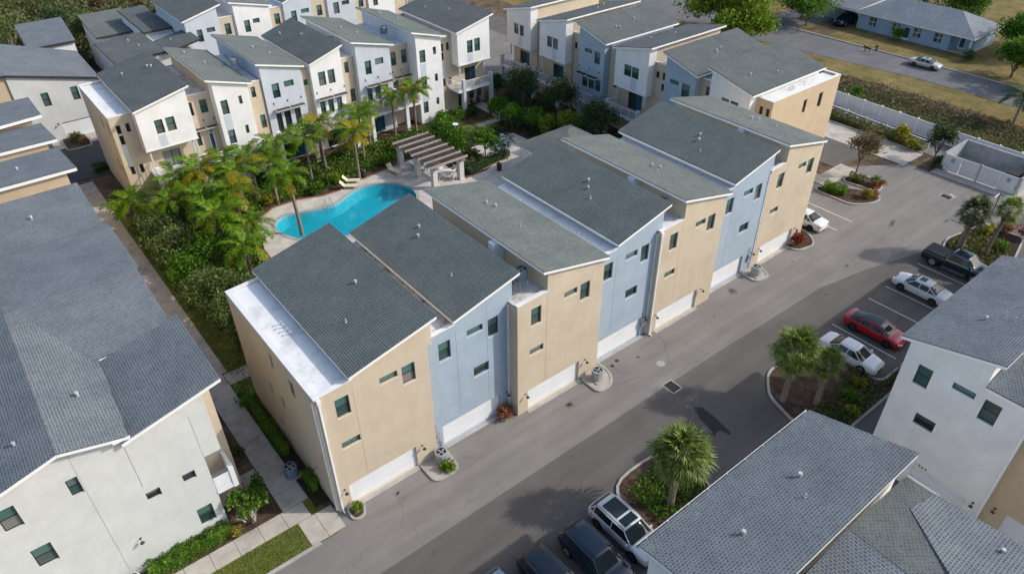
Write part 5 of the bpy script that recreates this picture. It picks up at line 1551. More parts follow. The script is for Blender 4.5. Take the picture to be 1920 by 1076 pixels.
def hedge(pts, w, h, label, mat='leaf_hedge', dens=260, leafs=.12, z=0.0, name='hedge', group=None, bumpy=.18):
    """hedge along a polyline"""
    P = []; D = []
    for (x0, y0), (x1, y1) in zip(pts, pts[1:]):
        L = math.hypot(x1 - x0, y1 - y0)
        n = int(L * dens * (w + 2 * h) / 2)
        t = rng.random(n); face = rng.random(n)
        nx, ny = -(y1 - y0) / L, (x1 - x0) / L
        lx, ly = (x1 - x0) / L, (y1 - y0) / L
        hh = h * (1 + bumpy * np.sin(t * L * 3.1 + x0) * .5 + bumpy * .6 * np.sin(t * L * 7.3))
        a = np.where(face < .45, rng.uniform(-1, 1, n), np.sign(rng.normal(size=n)) * rng.uniform(.7, 1.05, n))
        zz = np.where(face < .45, rng.uniform(.72, 1.03, n), rng.uniform(.03, 1, n)) * hh
        ww = w / 2 * (1 + bumpy * np.sin(t * L * 4.7 + 1))
        px = x0 + (x1 - x0) * t + nx * a * ww + lx * rng.normal(size=n) * .05; py = y0 + (y1 - y0) * t + ny * a * ww + ly * rng.normal(size=n) * .05
        P.append(np.stack([px, py, zz], 1)); D.append(np.stack([nx * a, ny * a, np.where(face < .45, 1., .3)], 1))
    P = np.concatenate(P); D = np.concatenate(D)
    c = P.mean(0); c[2] = 0
    T = Thing(name, (c[0], c[1], z), 0, label, 'hedge', group)
    V = leaf_quads(P - c, leafs, out=D)
    link('foliage', quads_mesh('foliage', V, [mat]), T)
    core = MB(mat)
    for (x0, y0), (x1, y1) in zip(pts, pts[1:]):
        L = math.hypot(x1 - x0, y1 - y0); nx, ny = -(y1 - y0) / L * w * .36, (x1 - x0) / L * w * .36
        core.prism([(x0 - nx - c[0], y0 - ny - c[1]), (x1 - nx - c[0], y1 - ny - c[1]), (x1 + nx - c[0], y1 + ny - c[1]), (x0 + nx - c[0], y0 + ny - c[1])], -.03, h * .70)
    link('inner_growth', core.mesh('inner_growth'), T)
    return T

def cover_patch(name, label, pts_fn, n, leafs, mat, up=.8):
    """low ground cover nobody could count"""
    P = pts_fn(n)
    V = leaf_quads(P, leafs, .5, up)
    o = link(name, quads_mesh(name, V, [mat]))
    o['kind'] = 'stuff'; o['label'] = label; o['category'] = 'plants'
    return o
def in_poly_pts(poly, n, z0, z1):
    xs = [p[0] for p in poly]; ys = [p[1] for p in poly]
    out = []
    A_ = np.array(poly)
    while sum(len(o) for o in out) < n:
        q = np.stack([rng.uniform(min(xs), max(xs), n), rng.uniform(min(ys), max(ys), n)], 1)
        ins = np.zeros(n, bool)
        j = len(poly) - 1
        for i in range(len(poly)):
            xi, yi = A_[i]; xj, yj = A_[j]
            c = ((yi > q[:, 1]) != (yj > q[:, 1])) & (q[:, 0] < (xj - xi) * (q[:, 1] - yi) / (yj - yi + 1e-12) + xi)
            ins ^= c; j = i
        out.append(q[ins])
    q = np.concatenate(out)[:n]
    return np.column_stack([q, rng.uniform(z0, z1, n)])

# ---- palms: every frond is a part
FR = {}
def pinnate(kind, L, mat, droop, nl=30, leaflet=.55, twist=.6):
    key = kind
    if key in FR: return FR[key]
    V = []
    def curve(t):
        # starts upwards at the crown, arches over
        return np.array([L * (t * .82 - .10 * t * t * droop), 0, L * (.52 * t - droop * .62 * t * t)])
    for i in range(nl):
        t = .16 + .84 * i / (nl - 1)
        p = curve(t); q = curve(min(1, t + .02)) - curve(max(0, t - .02)); q /= np.linalg.norm(q)
        ll = leaflet * (math.sin(PI * (.12 + .80 * t)) ** .6) * rng.uniform(.85, 1.1)
        for sgn in (-1, 1):
            d = np.array([q[0] * .75, sgn * 1.0, q[2] * .75 + rng.uniform(-.25, .35)])
            d /= np.linalg.norm(d)
            w = q * .036 * L / 2.6
            e_ = p + d * ll * .6 + np.array([0, 0, -.05]); f_ = p + d * ll + np.array([0, 0, -.22 * ll])
            V.append([p - w * .6, e_ - w, e_ + w, p + w * .6]); V.append([e_ - w, f_ - w * .12, f_ + w * .12, e_ + w])
    tt = np.linspace(0, 1, 8)
    for a, b in zip(tt, tt[1:]):
        pa, pb = curve(a), curve(b); w = np.array([0, .022 * (1.3 - a), 0])
        V.append([pa - w, pb - w, pb + w, pa + w])
        w = np.array([0, 0, .020 * (1.3 - a)]); V.append([pa - w, pb - w, pb + w, pa + w])
    FR[key] = quads_mesh('frond', np.array(V), [mat])
    return FR[key]
def fan(kind, L, mat, nseg=26, droop=.35, spread=3.9):
    if kind in FR: return FR[kind]
    V = []
    pet = L * .52
    for a, b in ((0, .5), (.5, 1)):
        pa, pb = np.array([pet * a, 0, pet * a * .30]), np.array([pet * b, 0, pet * b * .22 + .04])
        w = np.array([0, .022, 0]); V.append([pa - w, pb - w, pb + w, pa + w])
        w = np.array([0, 0, .018]); V.append([pa - w, pb - w, pb + w, pa + w])
    hub = np.array([pet, 0, pet * .24])
    for i in range(nseg):
        a = -spread / 2 + spread * i / (nseg - 1)
        r = L * .60 * (1 - .22 * abs(a) / (spread / 2)) * rng.uniform(.9, 1.08)
        d = np.array([math.cos(a), math.sin(a), .10]); pr_ = np.array([-math.sin(a), math.cos(a), 0])
        m1 = hub + d * r * .55 + pr_ * 0 + np.array([0, 0, .05 * math.sin(i * 2.2)])
        m2 = hub + d * r + np.array([0, 0, -droop * r * rng.uniform(.5, 1.1)])
        w = pr_ * r * .060
        V.append([hub - w * .15, m1 - w, m1 + w, hub + w * .15]); V.append([m1 - w, m2 - w * .08, m2 + w * .08, m1 + w])
    FR[kind] = quads_mesh('frond', np.array(V), [mat])
    return FR[kind]
TRUNK = {}
def palm_trunk(h, r, mat='palm_bark', boot=False, lean=0.0):
    key = (round(h, 1), round(r, 2), mat, boot, lean)
    if key in TRUNK: return TRUNK[key]
    mb = MB(mat)
    n = int(h / .28) + 2
    pts, rs = [], []
    for i in range(n + 1):
        t = i / n
        pts.append((lean * t * t, 0, -.1 + (h + .1) * t)); rs.append(r * (1.25 - .35 * t if t < .2 else 1.18 - .25 * t) * (1.0 if i % 2 else .92))
    mb.path(pts, rs, 9)
    if boot:
        for i in range(34):
            a = i * 2.4; t = .35 + .65 * i / 34
            z = h * t; d = Vector((math.cos(a), math.sin(a), 0))
            p0 = d * r * .8 + Vector((lean * t * t, 0, z)); p1 = d * r * 1.75 + Vector((lean * t * t, 0, z + .22))
            mb.tube(p0, p1, .05, .02, 4)
    TRUNK[key] = mb.mesh('trunk', smooth=True)
    return TRUNK[key]
def palm(x, y, h, label, kind='green', n=17, sc_=1.0, group='palms around the pool garden', trunk_r=.13, lean=0.0, z=0.0, gold=.15, rot=None, cat='palm tree', name='palm_tree'):
    T = Thing(name, (x, y, z), rng.uniform(0, 6) if rot is None else rot, label, cat, group)
    link('trunk', palm_trunk(h, trunk_r, 'palm_bark', False, lean), T)
    for i in range(n):
        k = i / n
        a = i * 2.39996 + rng.normal() * .12
        tilt = -0.55 + 1.35 * k          # early ones hang, late ones stand up
        low = k < gold
        if kind == 'green':
            me = pinnate('gold', 2.5, 'frond_gold', 1.15) if low else (pinnate('g1', 2.6, 'frond_green', .85) if i % 2 else pinnate('g2', 2.4, 'frond_green', 1.05))
        elif kind == 'dark':
            me = pinnate('d1', 2.5, 'frond_dark', .95)
        else:
            me = pinnate('gold2', 2.4, 'frond_gold', .95) if (i % 3 == 0 or low) else pinnate('g1', 2.6, 'frond_green', .85)
        s_ = sc_ * rng.uniform(.85, 1.12)
        link('frond', me, T, (lean + .06 * math.cos(a), .06 * math.sin(a), h - .12 + .25 * k), (rng.normal() * .12, -tilt * .75, a), (s_, s_, s_))
    return T
def sabal(x, y, h, r, label, n=46, mat='frond_sabal', group='fan palms in the parking court', lean=0.0, tr=.20, dead=5, rot=None):
    T = Thing('fan_palm', (x, y, .05), rng.uniform(0, 6) if rot is None else rot, label, 'palm tree', group)
    link('trunk', palm_trunk(h, tr, 'palm_bark', True, lean), T)
    m1 = fan(mat + 'a', 1.75, mat, 21, .20, 4.2); m2 = fan(mat + 'b', 1.6, mat, 20, .42, 3.8); m3 = fan('deadfan', 1.3, 'leaf_brown', 14, .8, 2.6)
    for i in range(n + dead):
        k = max(0, (i - dead) / n)
        a = i * 2.39996 + rng.normal() * .15
        if i < dead: me, tilt = m3, -1.25
        else: me, tilt = (m1 if i % 2 else m2), -.95 + 2.25 * k ** .8
        s_ = r / 1.75 * rng.uniform(.85, 1.1)
        link('frond', me, T, (lean + .08 * math.cos(a), .08 * math.sin(a), h - .25 + .5 * k), (rng.normal() * .15, -tilt, a), (s_, s_, s_))
    return T

# fan palms
sabal(16.35, -12.6, 4.9, 1.85, 'large fan palm in the near planting island beside the white estate car', 46)
sabal(29.6, -11.6, 4.7, 1.75, 'large fan palm at the kerb end in front of the white sedan nose', 44)
sabal(31.2, -13.3, 3.9, 1.15, 'small fan palm tucked beside the larger one, over the white sedan', 30, dead=3)
sabal(58.9, -10.4, 4.4, 1.6, 'grey green fan palm with thick trunk beside the black pickup', 46, 'frond_sabal_grey', tr=.26, lean=-.5, rot=.4)
sabal(60.0, -12.3, 4.9, 1.25, 'slim leaning fan palm with bright crown behind the pickup', 30, 'frond_sabal', tr=.15, lean=.5, rot=-.6)
# feather palms in the garden
GP = 'palms around the pool garden'
palm(12.6, 31.7, 6.2, 'tall single palm standing at the near end of the pool', 'green', 20, 1.15, trunk_r=.17, lean=.35, rot=2.2)
palm(22.5, 37.9, 5.6, 'tall palm with hanging golden fronds beside the sun loungers', 'gold', 22, 1.15, gold=.35)
palm(31.2, 44.6, 5.4, 'slim palm left of the pair by the pergola', 'green', 15, 1.0, gold=.25)
palm(33.6, 43.6, 5.8, 'bushy palm right of the pair by the pergola', 'gold', 22, 1.1, gold=.2)
spots = [(.6, 43.2, 2.2, 1.15, 'green', 'low bushy palm at the corner of the left footpath'), (4.7, 41.6, 3.4, 1.0, 'green', 'palm in front of the slatted balcony of the end house'),
 (7.1, 41.0, 3.8, 1.0, 'gold', 'yellowing palm below the first balcony'), (9.6, 41.2, 3.9, 1.05, 'green', 'palm below the blue glass door'), (12.0, 40.6, 4.2, 1.0, 'gold', 'golden palm between the balconies and the pool'),
 (15.2, 41.6, 4.4, 1.05, 'green', 'palm below the lattice balcony, left one'), (18.3, 41.0, 4.6, 1.05, 'green', 'palm below the lattice balcony, right one'), (20.6, 42.2, 4.2, 1.0, 'gold', 'golden palm behind the loungers'),
 (25.4, 42.0, 4.4, 1.0, 'green', 'palm below the white house awning'), (27.6, 44.4, 3.6, .9, 'green', 'short palm in front of the row middle'),
 (5.3, 31.6, 3.8, 1.05, 'green', 'palm at the left end of the pool deck, upper one'), (7.3, 29.4, 3.5, 1.0, 'green', 'palm at the left end of the pool deck, lower one'), (5.6, 26.6, 2.9, .95, 'green', 'palm hugging the near corner of the pool deck'),
 (8.0, 34.5, 4.3, 1.05, 'gold', 'golden palm just left of the pool'), (5.8, 36.8, 3.6, 1.0, 'green', 'palm between oak shrubs and pool'), (9.7, 38.4, 4.0, 1.0, 'green', 'palm above the left end of the pool'),
 (3.2, 38.8, 3.0, .95, 'green', 'palm behind the upper oak shrub'), (13.3, 38.8, 3.6, .95, 'gold', 'low golden palm above the pool ladder')]
for (x, y, h, s_, k, lab) in spots:
    palm(x, y, h * rng.uniform(.95, 1.2) + .6, lab, k, int(rng.integers(13, 18)), s_ * rng.uniform(1.02, 1.32), gold=rng.uniform(.04, .16))
palm(38.2, 31.4, 2.5, 'small drooping palm standing by the fire pit patio', 'dark', 12, .55, trunk_r=.06)
palm(107.2, 1.5, 5.0, 'dark palm leaning in from the right edge above the street', 'dark', 18, 1.4, None, .16)
palm(93.5, -1.0, 3.4, 'grey green palm at the right edge over the grass verge', 'dark', 18, 1.35, None, .16)

# oaks and garden trees
GO = 'shrubby oaks along the left footpath'
for (x, y, h, r, lab) in [(1.1, 37.6, 4.2, 2.3, 'round olive oak shrub nearest the end house'), (3.9, 39.0, 4.0, 1.9, 'olive oak shrub behind the round one by the end house'), (1.3, 33.4, 4.5, 2.5, 'broad olive oak shrub beside the long footpath'), (3.6, 30.2, 4.6, 2.2, 'dark green oak shrub in the middle of the footpath row'),
   (.9, 28.8, 4.0, 1.9, 'low oak shrub leaning over the footpath'), (1.6, 24.6, 4.6, 2.4, 'olive oak shrub above the lawn strip'), (4.2, 22.4, 4.4, 2.2, 'olive oak shrub behind the shaded end wall'), (1.6, 20.8, 4.3, 2.1, 'olive oak shrub in the middle of the lawn'), (2.0, 17.4, 4.0, 1.8, 'small oak shrub on the lawn near the cross path')]:
    tree(x, y, h, r, lab, 'leaf_mid' if 'dark green' in lab or 'low oak' in lab else 'leaf_oak', .7, 8200, .19, GO, 26, .09, cr=r * .40)
GT = 'dark garden trees in the shade of the right row'
for (x, y, h, r, lab) in [(47.8, 40.2, 6.6, 2.7, 'tall dark tree in front of the shaded white bays'), (49.0, 34.6, 6.8, 2.8, 'tall dark tree with feathery top beside the blue house'), (48.6, 27.5, 6.2, 2.6, 'dark tree between clubhouse and right row')]:
    tree(x, y, h, r, lab, 'leaf_dark', 1.4, 5600, .20, GT, 24, .12)
for (x, y, h, r, lab, m_) in [(33.9, 35.6, 4.4, 2.3, 'bright green spreading tree beside the pergola, left one', 'leaf_mid'), (36.6, 33.6, 3.6, 1.9, 'bright green spreading tree beside the pergola, right one', 'leaf_mid'), (34.2, 38.6, 4.0, 1.8, 'green tree behind the pergola lamp', 'leaf_mid'),
   (43.6, 37.4, 3.4, 1.7, 'green tree beyond the fire pit', 'leaf_mid'), (46.8, 30.2, 4.6, 1.6, 'yellow green tree behind the clubhouse roof', 'leaf_bright'), (45.2, 32.6, 3.2, 1.3, 'yellow green shrub tree near the fire pit', 'leaf_bright'), (45.0, 35.2, 3.6, 1.7, 'deep green tree in the garden middle', 'leaf_mid'), (50.5, 30.5, 4.2, 1.6, 'glossy tree against the right row balconies', 'leaf_mid'), (44.2, 41.0, 3.0, 1.6, 'dense green shrub tree near the far path', 'leaf_mid'), (48.2, 46.4, 3.6, 1.4, 'green tree at the corner between the two rows', 'leaf_dark')]:
    tree(x, y, h, r, lab, m_, .9, 3000, .22, 'leafy trees in the pool garden', 16, .08)
# low garden planting
k = 0
gb = [(38.2, 44.6, 1.3, 1.5, 'leaf_mid', 'round green bush below the stacked window house'), (40.4, 43.8, 1.5, 1.6, 'leaf_mid', 'wide green bush left of the far path'), (42.4, 44.2, 1.2, 1.3, 'leaf_dark', 'dark bush beside the garden chairs'), (47.5, 44.0, 1.2, 1.3, 'leaf_mid', 'green bush right of the far path'), (24.0, 44.2, 1.2, 1.4, 'leaf_olive', 'olive bush under the balcony row'), (29.4, 41.6, 1.2, 1.4, 'leaf_olive', 'olive bush behind the pergola'), (26.6, 39.4, .8, .9, 'leaf_bright', 'lime bush at the deck edge'), (20.0, 39.0, 1.1, 1.2, 'leaf_bright', 'lime bush behind the loungers'), (17.6, 38.2, 1.0, 1.1, 'leaf_mid', 'green bush above the pool ladder'), (12.6, 39.2, 1.0, 1.0, 'leaf_yellow', 'yellow bush above the pool'), (8.6, 32.4, .8, .9, 'leaf_mid', 'low bush at the pool deck corner'), (6.3, 24.4, 1.5, 1.7, 'leaf_mid', 'leafy bush behind the near dark roof'), (18.0, 24.0, 1.1, 1.2, 'leaf_bright', 'lime bush showing between two roofs'), (8.6, 43.6, 1.3, 1.5, 'leaf_mid', 'bush under the first balconies'), (14.0, 43.8, 1.3, 1.5, 'leaf_dark', 'dark bush under the tall window strip'), (3.0, 42.4, 1.2, 1.3, 'leaf_mid', 'bush beneath the low corner palm')]
for (x, y, r, h, m_, lab) in gb: bush(x, y, r, h, lab, m_, 1300, .19, 'low bushes in the pool garden', z=0)
hedge([(32.6, 31.3), (36.4, 32.0), (38.9, 32.3)], 1.1, .95, 'dark clipped hedge beside the pergola', 'leaf_dark', 300, .12)
hedge([(32.3, 33.2), (34.4, 32.6)], 1.0, .8, 'pale variegated shrub hedge right behind the pergola post', 'leaf_olive', 300, .14)
cover_patch('garden_ground_cover', 'dense mixed ground cover between the garden palms', lambda n: in_poly_pts([(2.2, 26), (8.0, 26), (8.4, 36), (12, 38.6), (19, 38.2), (27, 39.5), (32, 39.5), (37, 43), (37, 45), (2.2, 45)], n, .02, .55), 12000, .30, 'leaf_mid')
cover_patch('garden_ground_cover', 'leafy weeds along the edge of the left footpath', lambda n: in_poly_pts([(-.5, 26), (2.4, 26), (2.4, 44), (-.5, 44)], n, .02, .35), 4200, .2, 'leaf_oak')
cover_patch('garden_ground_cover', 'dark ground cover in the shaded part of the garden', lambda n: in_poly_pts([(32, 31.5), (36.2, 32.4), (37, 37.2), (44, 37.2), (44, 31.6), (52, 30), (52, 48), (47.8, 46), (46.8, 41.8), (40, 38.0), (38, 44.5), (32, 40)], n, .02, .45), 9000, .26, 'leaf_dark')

# hedges and beds at the near houses
hedge([(-10.6, 3.0), (-5.7, 3.0)], .85, .75, 'bright green hedge along the foot of the cream wall', 'leaf_hedge', 420, .13)
hedge([(-.62, 6.4), (-.62, 12.6)], .72, .85, 'long dark clipped hedge along the shaded end wall', 'leaf_mid', 420, .10)
hedge([(-.95, 12.4), (.1, 13.6)], 1.3, .75, 'broad green hedge at the head of the long hedge', 'leaf_mid', 380, .11)
hedge([(-.42, 2.5), (-.42, 3.9)], .6, .9, 'short clipped hedge between cable box and air conditioner', 'leaf_mid', 420, .10)
sheet('planting_bed', rect(-1.0, 1.3, -.02, 14.2), .005, 'soil')
sheet('planting_bed', rect(-8.0, 2.28, -2.8, 3.5), .004, 'mulch')
tree(-4.6, 3.0, 2.9, 1.15, 'small bright tree at the corner of the cream house', 'leaf_hedge', .5, 1500, .20, None, 12, .05, 'pale_bark', multi=3)
bush(-3.4, 4.7, .75, 1.2, 'leafy shrub under the corner balcony', 'leaf_mid', 700, .17)
bush(-3.2, 8.3, .6, .9, 'shrub bed beside the narrow walk', 'leaf_olive', 500, .15)
bush(-5.6, 2.55, .5, .5, 'low red tinged shrub in front of the green hedge', 'leaf_croton', 300, .13)
bush(.95, -.62, .5, .75, 'lime bush at the foot of the corner downspout', 'leaf_bright', 520, .13)
bush(13.1, -.15, .62, .85, 'rust brown bush between the blue and beige garages', 'leaf_rust', 520, .26)
bush(7.1, -1.45, .62, .42, 'lime green plant in front of the first air conditioner', 'leaf_bright', 420, .20)
bush(48.2, -.2, .8, 1.25, 'dark red shrub at the far corner of the garage row', 'leaf_red', 700, .2)
bush(49.6, .4, .6, .5, 'lime ground plant beside the dark red shrub', 'leaf_bright', 300, .12)
# islands of the parking court
cover_patch('island_ground_cover', 'green ground cover under the near fan palm', lambda n: in_poly_pts([(15.0, -10.2), (19.2, -9.6), (19.2, -16.8), (14.8, -16.8)], n, .1, .42), 4200, .19, 'leaf_mid')
cover_patch('island_ground_cover', 'ground cover strip along the parked cars', lambda n: in_poly_pts([(29.2, -12.8), (30.6, -13.6), (36.6, -13.0), (36.6, -15.2), (57.5, -15.2), (57.5, -16.0), (30.2, -16.0)], n, .1, .40), 5200, .18, 'leaf_olive')
for (x, y, r, h, m_, lab) in [(33.4, -14.6, .9, .9, 'leaf_mid', 'green shrub beside the white sedan'), (30.6, -15.0, .8, .8, 'leaf_dark', 'dark shrub at the lane side of the long island'), (32.0, -15.4, .7, .7, 'leaf_bright', 'yellow green shrub on the long island'), (35.3, -14.2, .6, .6, 'leaf_yellow', 'lime shrub by the sedan front wheel'), (17.6, -15.8, .8, .8, 'leaf_mid', 'shrub under the gutter of the grey roof'), (15.4, -14.6, .6, .6, 'leaf_mid', 'shrub behind the white estate car')]:
    bush(x, y, r, h, lab, m_, 420, .16)
cover_patch('island_ground_cover', 'pale dry ground cover beside the pickup', lambda n: in_poly_pts([(58.0, -9.8), (60.0, -9.0), (63.5, -9.8), (63.5, -13), (58.1, -14.6)], n, .1, .42), 3200, .20, 'leaf_olive')
bush(62.0, -13.0, .9, .9, 'green shrub in front of the pickup bonnet', 'leaf_mid', 500, .17)
bush(65.4, -11.8, .9, 1.1, 'reddish shrub at the right edge near the street sign', 'leaf_rust', 600, .2)
bush(66.0, -13.4, 1.0, 1.6, 'dark red shrub at the right edge', 'leaf_red', 600, .2)
bush(64.0, -10.6, .7, .8, 'yellow leaved plant beside the slim palm', 'leaf_yellow', 200, .35)
# top right islands
hedge([(59.9, 4.4), (60.6, 2.2)], 1.3, .75, 'glossy green hedge in the triangular island', 'leaf_hedge', 420, .15, .08)
bush(61.6, .5, .85, 1.0, 'yellow croton bush at the island tip', 'leaf_croton', 700, .17)
bush(62.5, .0, .55, .7, 'red leaved bush beside the yellow croton', 'leaf_rust', 400, .17)
hedge([(64.0, 3.9), (64.6, 2.4)], 1.2, .6, 'olive ground hedge under the bare tree', 'leaf_olive', 380, .14, .08)
bush(65.0, 1.5, .75, .9, 'green shrub near the rust coloured one', 'leaf_mid', 500, .17)
bush(64.3, 1.1, .6, .7, 'rust coloured shrub at the island end', 'leaf_rust', 420, .17)
bush(65.5, .9, .5, .5, 'small orange shrub on the kerb curve', 'leaf_rust', 300, .14)
tree(65.0, 3.7, 5.9, 2.7, 'thin brown leaved young tree on the kerbed island', 'leaf_brown', 1.7, 5200, .16, None, 32, .08, 'bark', cr=.8)
tree(75.2, .1, 5.6, 1.6, 'dark glossy tree beside the waste enclosure', 'leaf_dark', .9, 2600, .24, None, 16, .09)
hedge([(76.9, 2.2), (77.2, 8), (77.7, 16), (78.3, 34)], 1.2, .9, 'long olive hedge between driveway and white fence', 'leaf_olive', 150, .20)
bush(77.0, 5.2, 1.2, 1.8, 'yellow feathery shrub in the long hedge', 'leaf_yellow', 700, .3)
bush(76.2, 3.4, .9, 1.2, 'yellow shrub beside the driveway corner', 'leaf_yellow', 450, .25)
hedge([(74.0, -1.2), (76.2, -.8)], 1.4, .7, 'low dark hedge left of the waste enclosure', 'leaf_dark', 300, .16)
tree(83.0, 14.6, 3.0, 1.0, 'young green tree poking over the white fence', 'leaf_mid', .8, 900, .22, None, 9, .05)
# vines on the bank
cover_patch('bank_vines', 'brown vines and weeds covering the bank above the fence', lambda n: in_poly_pts([(86.5, -20), (93.5, -20), (93, 16), (89, 36), (85.5, 30), (86.5, 10)], n, -.02, .22), 9000, .26, 'leaf_brown')
cover_patch('bank_vines', 'dark green weeds along the bank', lambda n: in_poly_pts([(86.0, -20), (92, -20), (91, 12), (88, 34), (85.5, 24), (86, 10)], n, -.02, .35), 5200, .26, 'leaf_dark')
cover_patch('fence_weeds', 'yellow green weeds behind the white fence', lambda n: in_poly_pts([(81.6, -20), (85.8, -20), (86.2, 12), (86, 34), (84.2, 20), (82.6, 2)], n, .0, .5), 11000, .26, 'leaf_olive')
# street trees
tree(93.6, 44.0, 10.5, 8.0, 'big bright green tree at the top edge beside the street', 'leaf_bright', 1.2, 22000, .42, None, 60, .35, cr=2.5)
tree(90.6, 39.0, 7.5, 5.0, 'bright green tree in front of the big one', 'leaf_bright', .8, 11000, .40, None, 32, .25, cr=1.9)
GS = 'street trees near the blue house'
for (x, y, h, r, m_, lab) in [(108.6, 38.6, 6.5, 4.4, 'leaf_mid', 'dense green tree left of the blue house drive'), (111.5, 41.5, 7.0, 4.2, 'leaf_dark', 'dark tree behind the green street tree'), (109.4, 6.0, 6.0, 3.0, 'leaf_mid', 'clipped green tree right of the blue house'), (107.9, 1.6, 4.6, 2.8, 'leaf_mid', 'green shrub tree at the right edge by the kerb'), (119, 9.2, 7, 3.6, 'leaf_mid', 'green tree beyond the blue house porch'), (126, 8, 9, 4.5, 'leaf_dark', 'dark tree at the upper right corner'), (131, 30, 8, 4.5, 'leaf_dark', 'dark tree behind the blue house ridge'), (128, 22, 7, 4.0, 'leaf_mid', 'green tree behind the blue house')]:
    tree(x, y, h, r, lab, m_, .7, 7000, .34, GS, 26, .18)
bush(112.6, 24.6, 1.5, 1.9, 'round bush against the blue house wall', 'leaf_mid', 900, .24, z=0)
bush(111.2, 13.0, 1.2, 1.4, 'round bush beside the porch of the blue house', 'leaf_dark', 700, .22, z=0)
bush(113.4, 13.6, 1.0, 1.1, 'small bush right at the porch corner', 'leaf_mid', 500, .2, z=0)
# wood at the upper left
GW = 'trees of the wood at the upper left'
k = 0
adj = ['leafy', 'thin', 'dense', 'ragged', 'low', 'pale', 'dark', 'tall', 'broad', 'bare', 'crooked', 'young', 'old', 'mossy']
for i, (x, y) in enumerate([(-3, 99), (4, 101), (10.5, 99), (17, 101), (21, 98), (-8, 104), (1, 107), (8, 108), (14, 107), (20, 108), (26, 104), (-4, 112), (6, 114), (16, 114)]):
    tree(x, y, rng.uniform(5, 8), rng.uniform(2.6, 3.8), '%s olive brown tree of the wood, number %d from the left edge' % (adj[i], i + 1) if False else '%s tree in the wood behind the small shed roofs' % adj[i], ['leaf_olive', 'leaf_brown', 'leaf_oak', 'leaf_dark'][i % 4], 1.6, 1500, .34, GW, 12, .12, 'pale_bark' if i % 3 == 0 else 'bark')
cover_patch('wood_undergrowth', 'dark undergrowth of the wood at the upper left', lambda n: in_poly_pts([(-25, 96), (22, 96), (34, 150), (-30, 150)], n, .0, 2.2), 22000, .55, 'leaf_oak')
cover_patch('wood_undergrowth', 'brown leafless scrub of the wood at the upper left', lambda n: in_poly_pts([(-25, 97), (22, 97), (34, 150), (-30, 150)], n, .0, 2.8), 9000, .5, 'leaf_brown')
cover_patch('rubble_weeds', 'brown weeds behind the white two storey house', lambda n: in_poly_pts([(5.8, 74), (7.8, 74), (8.2, 86), (5.8, 86)], n, .0, 1.0), 1600, .3, 'leaf_brown')
bush(.5, 68.4, .95, 1.2, 'olive shrub in the kerbed bed by the garage', 'leaf_olive', 600, .2)
bush(1.3, 67.4, .6, .7, 'rust tinged shrub beside the garage kerb', 'leaf_rust', 350, .16)
hedge([(.1, 58.6), (1.9, 58.9)], .9, .8, 'dark hedge at the head of the left footpath', 'leaf_dark', 320, .14)
# grass blades on the near lawns
cover_patch('lawn_grass', 'short mown grass of the strip along the kerb', lambda n: in_poly_pts([(-12, -1.1), (-2.5, -1.1), (-2.4, .9), (-12, .9)], n, -.02, .03), 7000, .07, 'leaf_grass', 1.4)
cover_patch('lawn_grass', 'short mown grass in front of the green hedge', lambda n: in_poly_pts([(-12, 2.28), (-6.0, 2.28), (-6.4, 2.75), (-12, 2.6)], n, -.02, .03), 2200, .07, 'leaf_grass', 1.4)
cover_patch('lawn_grass', 'grass of the lawn under the oak shrubs', lambda n: in_poly_pts([(-.6, 13.8), (3.4, 13.8), (3.4, 25.8), (-.6, 25.8)], n, -.02, .04), 9000, .10, 'leaf_grass', 1.4)
for (x, y, h, lab) in [(104.5, 58, 5, 'tree')]: pass
hedge([(57, 66), (57, 92)], 2.0, 2.0, 'dark hedge far off between the two rows', 'leaf_dark', 60, .35)
tree(55, 84, 6, 2.6, 'dark tree far off beyond the gap between the rows', 'leaf_dark', 1.5, 1500, .3)
tree(70, 62, 5, 1.5, 'small conical tree beyond the right row', 'leaf_dark', .5, 900, .3, rzz=2.4)

